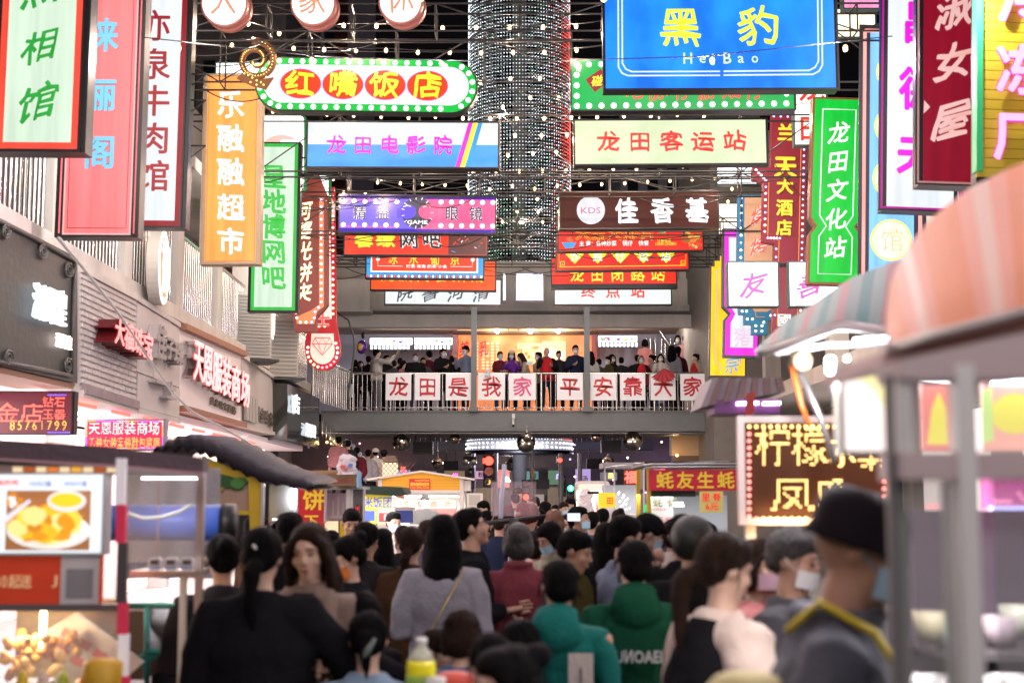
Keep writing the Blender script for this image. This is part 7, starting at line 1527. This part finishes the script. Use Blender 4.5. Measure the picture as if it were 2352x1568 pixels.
    if glasses:
        b = MB()
        for sd in (-1,1):
            b.tube([(sd*.032+.021*cos(t),-.102,.005+.017*sin(t)) for t in [2*pi*i/12 for i in range(13)]], .002, BLACKF, 4); b.tube([(sd*.053,-.10,.01),(sd*.078,-.03,.01),(sd*.08,.01,.008)], .002, BLACKF, 4)
        b.v = [tuple(tr(q)) for q in b.v]; b.build('glasses', root)
    root['_'] = 0; del root['_']
    root_info = dict(root=root, nb=nb, hc=hc, up=up, fw=fw, pc=pc, jo=jo, tr=tr, s=s)
    return root_info
def extra(pi_, name, b, **k): return b.build(name, pi_['root'], **k)
# ---------------------------------------------------------------- crowd near the camera
G1 = 'people in the street crowd'
def near_p(label, u, v, Y, **k): return person(label, u, v, Y, group=G1, **k)
p = near_p('woman with black hair bun and black top serving at the left cart', 512, 1222, 6.3, yaw=200, sex='f', top='soft', hair='bun', arms=('fwd','fwd'), fat=1.1)
glv = M('glove_blue', (.10,.45,.75), .4)
p = near_p('big figure in a black coat with long hair and a blue gloved hand', 604, 1206, 5.3, yaw=178, sex='f', top='black', hair='tail', fat=1.22, coat=.35, arms=('out','fwd'), nod=10)
a0, a1, a2 = p['jo'][-1]; b = MB(); hand(b, a2+(a2-a1).normalized()*.01, a2-a1, V((1,.2,0)), 1.16, glv, .7, -1); b.tube([a1+(a2-a1)*.72, a2+(a2-a1).normalized()*.02], [.036,.030], glv, 10); extra(p, 'glove', b)
b = MB(); b.tube([p['tr']((.0,.128,.015)), p['tr']((.012,.130,.03))], .006, WHITEP, 6); extra(p, 'hair_clip', b)
p = near_p('woman with long dark hair and camel coat looking down, facing the camera', 712, 1196, 5.6, yaw=-8, sex='f', top='camel', hair='longf', hm=HBr, coat=.35, arms=('fwd','fwd'), nod=14, tilt=-3, near=True, sk=SKIN[2])
b = MB(); b.loft([(p['pc']+p['up']*h+p['fw']*.055, rx, ry) for h, rx, ry in ((-.2,.085,.11),(.2,.08,.105),(.40,.07,.085),(.48,.05,.05))], C_['black'], 12); extra(p, 'black_top', b)
b = MB()
for sd in (-1,1): b.tube([p['nb']+V((sd*.06,.03,.02)), p['nb']+V((sd*.095,-.075,-.05)), p['nb']+V((sd*.09,-.135,-.20)), p['nb']+V((sd*.07,-.15,-.38))], [(.02,.02),(.035,.014),(.05,.012),(.02,.008)], C_['camel'], 8)
extra(p, 'lapel', b)
near_p('dark haired head behind the camel coat woman, back turned', 668, 1172, 8.2, yaw=170, sex='m', top='black', fat=1.1)
near_p('short haired man looking down beside the rice ball stall', 808, 1166, 11.6, yaw=10, top='soft', hair='short', nod=24, near=True, sk=SKIN[1])
near_p('woman with black hair drawn back in front of the yellow board', 843, 1196, 8.6, yaw=160, sex='f', top='soft', hair='tail', nod=15)
p = near_p('woman in an orange mask and black track top with three white sleeve stripes', 800, 1228, 6.9, yaw=-65, sex='f', top='black', hair='bun', mask=MKO, nod=26, arms=('fwd','fwd'), sk=SKIN[2])
b = MB(); a0, a1, a2 = p['jo'][-1]
for k in (-1,0,1): b.tube([a0+V((-.066,.026*k,.01)), a0+(a1-a0)*.5+V((-.066,.026*k,0)), a1+V((-.058,.022*k,.02))], .006, C_['white'], 5)
extra(p, 'sleeve_stripe', b)
near_p('woman with long black hair and dark jacket, back to the camera behind the striped sleeve', 880, 1210, 9.6, yaw=165, sex='f', top='black', hair='long')
p = near_p('person in a dark jacket with a neon yellow piping line', 862, 1228, 10.4, yaw=150, sex='f', top='navy', hair='pony')
b = MB(); b.tube([p['nb']+V((.10,.10,-.06)), p['nb']+V((.05,.135,-.16)), p['nb']+V((.06,.14,-.30))], .008, M('neon_piping', (.6,.9,.05), .5, emit=.2, ecol=(.6,1,.05)), 6); extra(p, 'neon_piping', b)
near_p('child with dark hair bent forward in front of the track top woman', 838, 1358, 5.6, yaw=30, sex='f', top='black', hair='bowl', nod=35, H=1.35)
p = near_p('woman with a claw clip in her streaked hair and a light blue denim top, seated', 846, 1398, 5.3, yaw=185, sex='f', top='lblue', hair='clip', H=1.6, pose='sit', nod=8)
b = MB(); b.tube([p['tr']((-.03,.13,.0)), p['tr']((0,.15,-.05)), p['tr']((.03,.13,-.10))], [.008,.014,.006], M('claw_clip', (.10,.13,.12), .3), 6); extra(p, 'claw_clip', b)
near_p('woman in a brown leather jacket with dark ponytail, back to the camera', 945, 1206, 8.5, yaw=172, sex='f', top='brown', bot='black', hair='tail', hm=HBr, skirt=None, arms=('fwd','down'), coat=.05)
b0 = None
near_p('woman with auburn tinted hair behind the brown jacket', 985, 1190, 10.5, yaw=160, sex='f', top='dgrey', hair='bob', hm=HBr)
p = near_p('woman in grey sweatshirt and long grey skirt with straight black hair', 1018, 1176, 7.3, yaw=178, sex='f', top='grey', bot='grey', hair='long', skirt=.32, fat=1.0, arms=('fwd','fwd'))
b = MB(); b.tube([p['nb']+V((-.12,.09,-.02)), p['nb']+V((-.02,.155,-.2)), p['nb']+V((.10,.16,-.42)), p['nb']+V((.13,.13,-.50))], .005, M('bag_chain', (.45,.33,.15), .3, .9), 5); extra(p, 'bag_chain', b)
b = MB(); b.loft([(p['pc']+V((0,0,-.17)),.185,.155),(p['pc']+V((0,0,-.10)),.180,.148)], C_['white'], 16); extra(p, 'shirt_hem', b)
near_p('heavy set man in a black T shirt in profile, looking up to the right', 1083, 1162, 8.1, yaw=95, top='black', hair='short', fat=1.15, nod=-12, near=True, arms=('fwd','fwd'), sk=SKIN[0])
near_p('grey haired woman in a maroon cardigan, back to the camera', 1190, 1197, 8.1, yaw=185, sex='f', top='maroon', bot='wine', hair='bob', hm=HG, fat=.95, coat=.12, arms=('pocket','pocket'), collar=True)
near_p('rider in camouflage jacket and maroon helmet beside the scooter', 1212, 1158, 13.0, yaw=80, top='camo', hair='short', hat=(M('helmet_maroon', (.12,.006,.01), .2), 'helmet'), arms=('fwd','phone'), nod=10)
near_p('child in a pink padded jacket behind the maroon cardigan', 1232, 1215, 10.0, yaw=150, sex='f', top='pink', hair='bob', hm=HBr, fat=1.2)
near_p('woman in beige trench with blue mask bowing to the left', 1262, 1196, 9.6, yaw=-60, sex='f', top='trench', hair='bob', mask=MK, nod=30, coat=.3, collar=True)
near_p('woman with auburn bob and white coat, back turned, far in the crowd', 1273, 1166, 12.5, yaw=175, sex='f', top='white', hair='bob', hm=HA)
near_p('smiling woman with a lowered white mask beside the auburn bob', 1303, 1178, 13.0, yaw=-35, sex='f', top='black', hair='longf', hm=HBr, mask=MKW, near=True)
near_p('man with receding hair and blue mask in profile facing right', 1330, 1160, 12.6, yaw=70, top='navy', hair='crop', mask=MK, fat=1.1)
near_p('customer in blue striped shirt beside the yellow sign post', 1362, 1172, 14.0, yaw=150, top='blue', hair='short')
near_p('boy in a dark olive jacket in profile with hair cropped short', 1322, 1214, 7.3, yaw=72, top='olive', hair='crop', nod=20, near=True, sk=SKIN[1], H=1.62)
p = near_p('boy in a teal hooded top with a white number patch on the back', 1284, 1280, 5.5, yaw=172, top='teal', hair='bowl', hood=True, fat=.9, mask=MK, nod=6, turn=20)
b = MB(); q = p['nb']+V((-.105,.150,-.22)); b.box(q+V((-.05,0,-.10)), q+V((.05,.01,.10)), C_['white']); o = extra(p, 'number_patch', b)
ob('patch_print', glyph('1', .05, '', C_['soft']), p['root'], q+V((0,.014,0)), (0,0,pi), (.025,.006,.11))
p = near_p('boy in a dark green hoodie with white lettering across the lower back', 1456, 1234, 5.9, yaw=180, top='green', hair='bowl', hood=True, collar=True, mask=MK, fat=.94, bot='black', turn=12)
q = p['nb']+V((.0,.168,-.23)); ob('lettering', glyph('UИOAEI', .03, '', M('hoodie_print', (.45,.45,.45), .7)), p['root'], q, (0,0,pi), (.20,.02,.052))
b = MB(); b.tube([p['nb']+V((.075*cos(t),.072*sin(t)+.01,.015)) for t in [2*pi*i/12 for i in range(13)]], .016, C_['white'], 6); extra(p, 'white_collar', b)
p = near_p('man in a blue and orange jacket facing right, hand near his neck', 1437, 1180, 7.4, yaw=110, top='sblue', hair='short', arms=('down','face'), nod=12, sk=SKIN[0])
b = MB(); a0, a1, a2 = p['jo'][1]; b.tube([a0+V((.06,0,-.06)), a1+V((.045,0,.02))], [(.03,.05),(.03,.04)], C_['orange'], 8); extra(p, 'orange_panel', b)
near_p('woman with long black hair behind the blue orange jacket', 1392, 1196, 9.0, yaw=175, sex='f', top='black', hair='long')
near_p('person in a black peaked cap leaning toward the oyster stall', 1490, 1180, 8.6, yaw=95, top='black', hair='short', hat=(C_['black'],'cap'), nod=22, mask=MK)
near_p('black clad customer under the oyster banner, back to the camera', 1568, 1176, 7.2, yaw=170, top='black', hair='short', fat=1.2)
near_p('very dark broad figure with a shiny helmet in front of the oyster stall', 1590, 1194, 6.5, yaw=165, top='black', hair='short', fat=1.05, coat=.3, hat=(M('helmet_black', (.010,.016,.015), .5), 'helmet'), nod=12)
p = near_p('woman in a black padded vest with cream fleece sleeves and dark ponytail', 1664, 1218, 4.4, yaw=112, sex='f', top='cream', hair='tail', hm=HBr, fat=1.18, vest='black', arms=('down','fwd'), nod=16, bot='black', coat=.1)
near_p('woman in a pink mask behind the sign post', 1745, 1232, 5.3, yaw=40, sex='f', top='pink', hair='bob', hm=HBr, mask=M('mask_pink', (.55,.35,.42), .7), near=False)
near_p('grey haired man in a face mask under the bulb sign', 1822, 1206, 4.9, yaw=60, top='dgrey', hair='short', hm=HG, mask=MKW, nod=15, fat=1.1)
p = near_p('man in dark bucket hat and blue mask with a khaki backpack', 1972, 1118, 2.95, yaw=78, lean=10, top='slate', hair='bald', hat=(M('bucket_hat_cloth', (.012,.009,.012), .8, spec=.1, var=.3), 'bucket'), mask=MK, nod=12, fat=1.1, sk=SKIN[1], collar=True)
b = MB(); b.loft([(p['pc']+V((-.21,.10,.16)),.05,.06),(p['pc']+V((-.23,.11,.20)),.06,.09),(p['pc']+V((-.22,.10,.34)),.06,.09),(p['pc']+V((-.17,.08,.40)),.05,.06)], C_['khaki'], 14); skinned(b, 'backpack', p['root'], .014, .02)
yb = M('strap_yellow', (.65,.50,.01), .6)
b = MB(); b.tube([p['nb']+V((-.07,.10,-.02)), p['nb']+V((-.09,.04,.035)), p['nb']+V((-.10,-.06,-.02)), p['nb']+V((-.09,-.13,-.14)), p['nb']+V((-.07,-.15,-.40))], (.013), yb, 8, flat=.6); extra(p, 'yellow_strap', b)
# seated and squatting diners at the bottom
near_p('brown haired child seated low at the table, back to the camera', 1062, 1396, 5.3, yaw=165, sex='f', top='blue', hair='bob', hm=HBr, H=1.45, pose='sit', arms=('phone','fwd'), nod=20)
near_p('dark haired diner with rounded shoulders beside the maroon cardigan', 1195, 1420, 5.3, yaw=190, top='slate', hair='short', H=1.6, pose='sit', nod=30)
near_p('seated woman in profile with black hair and earring at the bottom edge', 1162, 1476, 3.8, yaw=-80, sex='f', top='blue', hair='bun', H=1.6, pose='sit', near=True, nod=10)
near_p('seated diner in a denim jacket bending over the low table', 1130, 1452, 4.3, yaw=200, sex='f', top='sblue', hair='short', H=1.5, pose='sit', lean=30, nod=20)
near_p('child with brown fringe eating, lower centre behind the drink bottle', 1010, 1440, 5.6, yaw=60, sex='f', top='navy', hair='bowl', hm=HBr, H=1.3, pose='sit', arms=('face','fwd'), nod=15)
# ---- middle and far crowd
mid = [(762,1215,12.5,'f','black','long','dark long hair seen between the pancake stall and the track top'),(905,1172,14,'f','white','short','white cloth topped vendor beside the rice ball board'),(925,1205,11.5,'m','black','short','masked man with grey collar right of the rice ball board'),
 (1110,1148,20,'m','black','short','small dark head right of the yellow cart door'),(1120,1170,17,'f','soft','long','dark haired figure behind the T shirt man'),(1147,1180,15,'m','navy','short','dark capped head behind the scooter screen'),
 (1190,1118,26,'m','wine','crop','small boy in dark red carried above the crowd'),(1183,1132,25.6,'f','soft','short','woman carrying the boy in dark red'),(1226,1138,24,'m','dpink','short','man in pinkish grey shirt near the pedestrian signal'),
 (1253,1150,22,'f','lblue','bob','woman in pale blue near the pedestrian signal'),(1276,1158,23,'m','soft','short','short haired man facing the camera below the green arrow signal'),(1296,1150,22,'m','black','short','man with a lowered mask below the green arrow signal'),
 (1240,1168,17,'f','wine','bob','maroon dressed woman between the helmet and auburn bob'),(1310,1142,25,'f','dgrey','short','dark haired passer-by under the green arrow'),(1215,1185,14,'f','dpink','bob','woman with a lowered mask left of the beige trench'),
 (1385,1165,16,'m','black','short','dark head left of the yellow 田 sign post'),(1345,1185,18,'m','soft','short','dark head right of the blue masked man'),(1420,1168,15,'f','black','bun','vendor head behind the blue orange jacket'),
 (700,1185,15,'m','soft','short','dark head in front of the red pancake board'),(590,1180,11,'m','brown','short','arm raised vendor inside the awning cart'),(1545,1190,10,'f','white','bob','vendor in pale clothes inside the oyster stall'),(1620,1195,9.5,'m','dgrey','short','customer in dark grey right of the oyster posts'),
 (1100,1200,18,'f','grey','short','grey top between the cart door and T shirt man'),(1030,1185,16,'m','dgrey','short','dark shoulders in front of the yellow cart counter'),(645,1195,9.4,'f','dgrey','bob','brownish dark head just left of the camel coat woman')]
for i, (u, v, Y, sx, c, h_, lab_) in enumerate(mid):
    near_p(lab_, u, v, Y, yaw=(170, 30, 195, -60, 120)[i % 5] if 'back' not in lab_ else 180, sex=sx, top=c, hair=h_, hm=(HB, HB, HBr)[i % 3], mask=MK if i % 4 == 1 or 'mask' in lab_ else None, nod=rnd_ if (rnd_ := (i*7) % 25) else 0)
p = person('vendor in a black top and white mask inside the yellow house cart', 976, 1134, 28.3, yaw=0, top='soft', hair='short', mask=MKW, group='stall vendors', nod=12)
# ---- stair crowd
G2 = 'people on the dark side stair'
for i, (u, v, c, h_, lab_) in enumerate([(778,1002,'dpink','short','person in striped pinkish top at the head of the side stair'),(800,1010,'soft','short','dark haired person near the stair head'),(820,1026,'wine','short','person in dark red midway on the side stair'),(846,1032,'grey','short','person in a grey waistcoat with dark hair on the side stair'),
    (863,1030,'white','short','person with a pale cap on the side stair'),(882,1033,'soft','short','man in a dark cap leaning right on the side stair'),(805,1042,'black','long','broad dark figure low on the side stair'),(838,1062,'black','short','dark figure beside the plastic bag'),(887,1078,'wine','short','masked person in a dark red vest at the stair foot'),(860,1085,'soft','short','dark haired person at the stair foot behind the bag')]):
    person(lab_, u, v, 34.5+.1*i, yaw=180 if i != 8 else 0, gz=P(u, v+145, 34.5+.1*i).z, top=c, hair=h_, group=G2, mask=MK if i == 8 else None, hat=(C_['white' if i == 4 else 'soft'],'cap') if i in (4,5) else None, fat=1.05)
# ---- bridge people
G3 = 'people standing on the footbridge'; zt3 = P(1176,944,YB).z
z1b = lambda x, y: ((1300+x/3.36)*.5742, (1280+y/3.36)*.5742); z2b = lambda x, y: ((1950+x/3.92)*.5742, (1280+y/3.92)*.5742); z3b = lambda x, y: ((2350+x/3.92)*.5742, (1280+y/3.92)*.5742)
vestr = C_['red']
BP = [(z1b(700,388),38.4,dict(yaw=120,top='white',bot='grey',hair='short',glasses=True,arms=('point','down'),fat=1.15),'man in a white sweater and grey trousers pointing across the bridge'),
 (z1b(830,468),39.6,dict(yaw=35,top='soft',mask=MK),'masked man behind the white sweater'),(z1b(590,480),39.2,dict(yaw=175,top='black'),'dark figure left of the white sweater, back turned'),(z1b(405,530),39.0,dict(yaw=170,top='soft',sex='f',hair='bob'),'dark curly haired woman at the left end of the bridge'),
 (z1b(935,540),39.4,dict(yaw=180,top='dgrey',hair='crop',hm=HBr),'cropped head seen from behind, right of the white sweater'),(z1b(1010,505),40.2,dict(yaw=185,top='soft',hair='crop',hm=HBr),'taller brown cropped head seen from behind'),(z1b(1062,545),38.3,dict(yaw=50,top='dpink',sex='f',hair='longf',nod=25),'woman with long dark hair leaning over the rail above the 龙 board'),
 (z1b(1215,445),38.2,dict(yaw=0,top='black',hair='crop',hm=HG,mask=MK,fat=1.25,bot='dgrey'),'broad man in a black shirt and mask facing the camera'),(z1b(1320,500),39.3,dict(yaw=15,top='dgrey',hair='short',H=None),'face peeping over the shoulder of the broad masked man'),(z1b(1395,410),39.5,dict(yaw=215,top='wine',hair='short',glasses=True),'man in glasses and dark top turned away on the bridge'),
 (z1b(1590,382),38.3,dict(yaw=40,top='black',hair='short',mask=MK,glasses=True,arms=('chest','down'),fat=1.2,hood=True),'man in a black hoodie and mask with glasses looking right'),(z1b(1710,480),39.8,dict(yaw=180,top='black'),'dark head behind the black hoodie'),(z1b(1890,345),38.2,dict(yaw=-50,top='sblue',hair='short',mask=MK,arms=('face','down'),nod=15,bot='navy',shoes=SHOEW),'man in a steel blue shirt holding his mask by the first grey post'),
 (z2b(200,490),38.2,dict(yaw=20,top='wine',sex='f',hair='bun',mask=MK,arms=('rail','rail'),bot='blue'),'woman in a dark red cardigan and white scarf leaning on the rail'),(z2b(378,476),38.2,dict(yaw=0,top='purple',sex='f',hair='longf',hat=(C_['cream'],'cap'),arms=('phone','phone'),mask=MK),'woman in a purple hoodie and white cap taking a photo'),
 (z2b(520,515),38.3,dict(yaw=-70,top='beige',sex='f',hair='longf',hm=HBr,lean=18,nod=10,H=None,arms=('rail','rail')),'long haired woman in beige bending toward the purple hoodie'),(z2b(795,500),39.2,dict(yaw=-60,top='beige',hair='short',mask=MKW),'masked man in profile behind the red vest man'),
 (z2b(930,425),38.2,dict(yaw=10,top='black',hair='bald',vest='red',arms=('face','chest'),bot='navy',sk=SKIN[1]),'bald man in a red vest touching his chin'),(z2b(1120,480),38.3,dict(yaw=0,top='soft',hair='crop',sk=SKIN[1],bot='black'),'cropped haired man in a dark top beside the red vest'),
 (z2b(1380,390),38.2,dict(yaw=10,top='navy',hair='short',mask=MKW,glasses=True,arms=('chest','down'),bot='black',shoes=SHOEW),'tall man in a dark blazer and white mask by the second grey post'),(z3b(50,490),38.4,dict(yaw=185,top='white',sex='f',hair='long'),'woman in white with long black hair just right of the second grey post'),
 (z3b(180,605),39.0,dict(yaw=180,top='dgrey',hair='bowl'),'short dark haired child beside the red column'),(z3b(325,567),38.4,dict(yaw=-70,top='olive',hair='short',mask=MK,nod=10),'boy in olive with a mask looking left above the 安 board'),(z3b(385,535),39.2,dict(yaw=30,top='soft',sex='f',hair='longf',mask=MKW),'long haired masked woman behind the olive boy'),
 (z3b(530,580),38.6,dict(yaw=180,top='soft',hair='bowl'),'dark bowl cut head seen from behind above the 靠 board'),(z3b(840,553),38.2,dict(yaw=5,top='black',sex='f',hair='bob',hm=HA,mask=MK,vest='red',arms=('rail','rail')),'woman with auburn bob, mask and red vest leaning on the rail'),(z3b(1005,545),38.8,dict(yaw=-80,top='grey',sex='f',hair='bun',vest='red'),'woman in a red vest with tied hair in profile'),
 (z3b(1145,527),38.2,dict(yaw=0,top='white',sex='f',hair='longf',mask=MKW,arms=('phone','phone'),bot='blue'),'long haired woman in white holding the red wrapped bunch'),(z3b(1320,396),39.4,dict(yaw=170,top='grey',sex='f',hair='wavy'),'person in a grey hoodie with wavy dark hair, back turned'),(z3b(1412,412),39.8,dict(yaw=190,top='wine',sex='f',hair='tail'),'woman in dark red by the stair foot'),
 (z3b(1690,528),38.6,dict(yaw=-60,top='beige',sex='f',hair='bun',vest='red'),'person in a red vest at the right end of the rail'),(z3b(780,545),39.6,dict(yaw=180,top='soft',hair='short'),'dark head half hidden by the auburn bob'),(z1b(480,545),40.0,dict(yaw=10,top='dgrey',sex='f',hair='long'),'dim face at the left end of the bridge')]
for (uv, Y, k, lab_) in BP: person(lab_, uv[0], uv[1], Y, gz=zt3, group=G3, vox=.03, **{a: b_ for a, b_ in k.items() if b_ is not None})
for (uv, Y, k, lab_) in [(z3b(1535,238),42.2,dict(yaw=150,top='dpink',mask=MK,fat=1.1),'man in a dusty pink shirt climbing the gallery stair'),(z3b(1412,236),42.8,dict(yaw=0,top='dgrey',sex='f',hair='bob',mask=MK),'masked woman coming down the gallery stair'),(z3b(1640,225),43.0,dict(yaw=170,top='grey'),'person in pale grey on the upper stair steps'),(z3b(900,300),43.4,dict(yaw=180,top='pink',sex='f',hair='bob'),'person in pink behind the stair bars')]:
    person(lab_, uv[0], uv[1], Y, gz=P(uv[0], uv[1]+130, Y).z, group='people on the gallery stair', vox=.03, **k)
p = thing('smartphone', 'phone with pale back held up by the purple hoodie woman', 'phone', P(1216.5,860-26,37.85)); MB().box((-.08,-.005,-.04),(.08,.005,.04), M('phone_pale_blue', (.3,.5,.6), .3)).build('phone_case', p)
p = thing('smartphone', 'lit phone held low near the yellow sign post', 'phone', P(1318,1187,11.5)); MB().box((-.05,-.004,-.03),(.05,.004,.03), M('phone_screen', (.5,.6,.9), .3, emit=1.5, ecol=(.7,.8,1))).build('phone_screen', p)
# stools for the seated
for i, (x, y) in enumerate(((-.45,4.4),(-.17,4.9),(.03,5.3),(-.01,3.8),(-.06,4.3),(-.28,5.6))):
    g = thing('plastic_stool', ('stool under the claw clip woman','stool under the brown haired child','stool under the rounded shoulder diner','stool under the woman at the bottom edge','stool under the denim jacket diner','stool under the eating child')[i], 'stool', (x,y,0), 0, 'plastic stools at the low table')
    MB().loft([((0,0,.40),.15,.15),((0,0,.43),.16,.16),((0,0,.44),.14,.14)], M('stool_red', (.4,.02,.02), .4), 14).build('seat', g)
    for k in range(4): a = pi/4+k*pi/2; bar('leg', (.11*cos(a),.11*sin(a),.41), (.17*cos(a),.17*sin(a),0), .018, M('stool_red'), g)
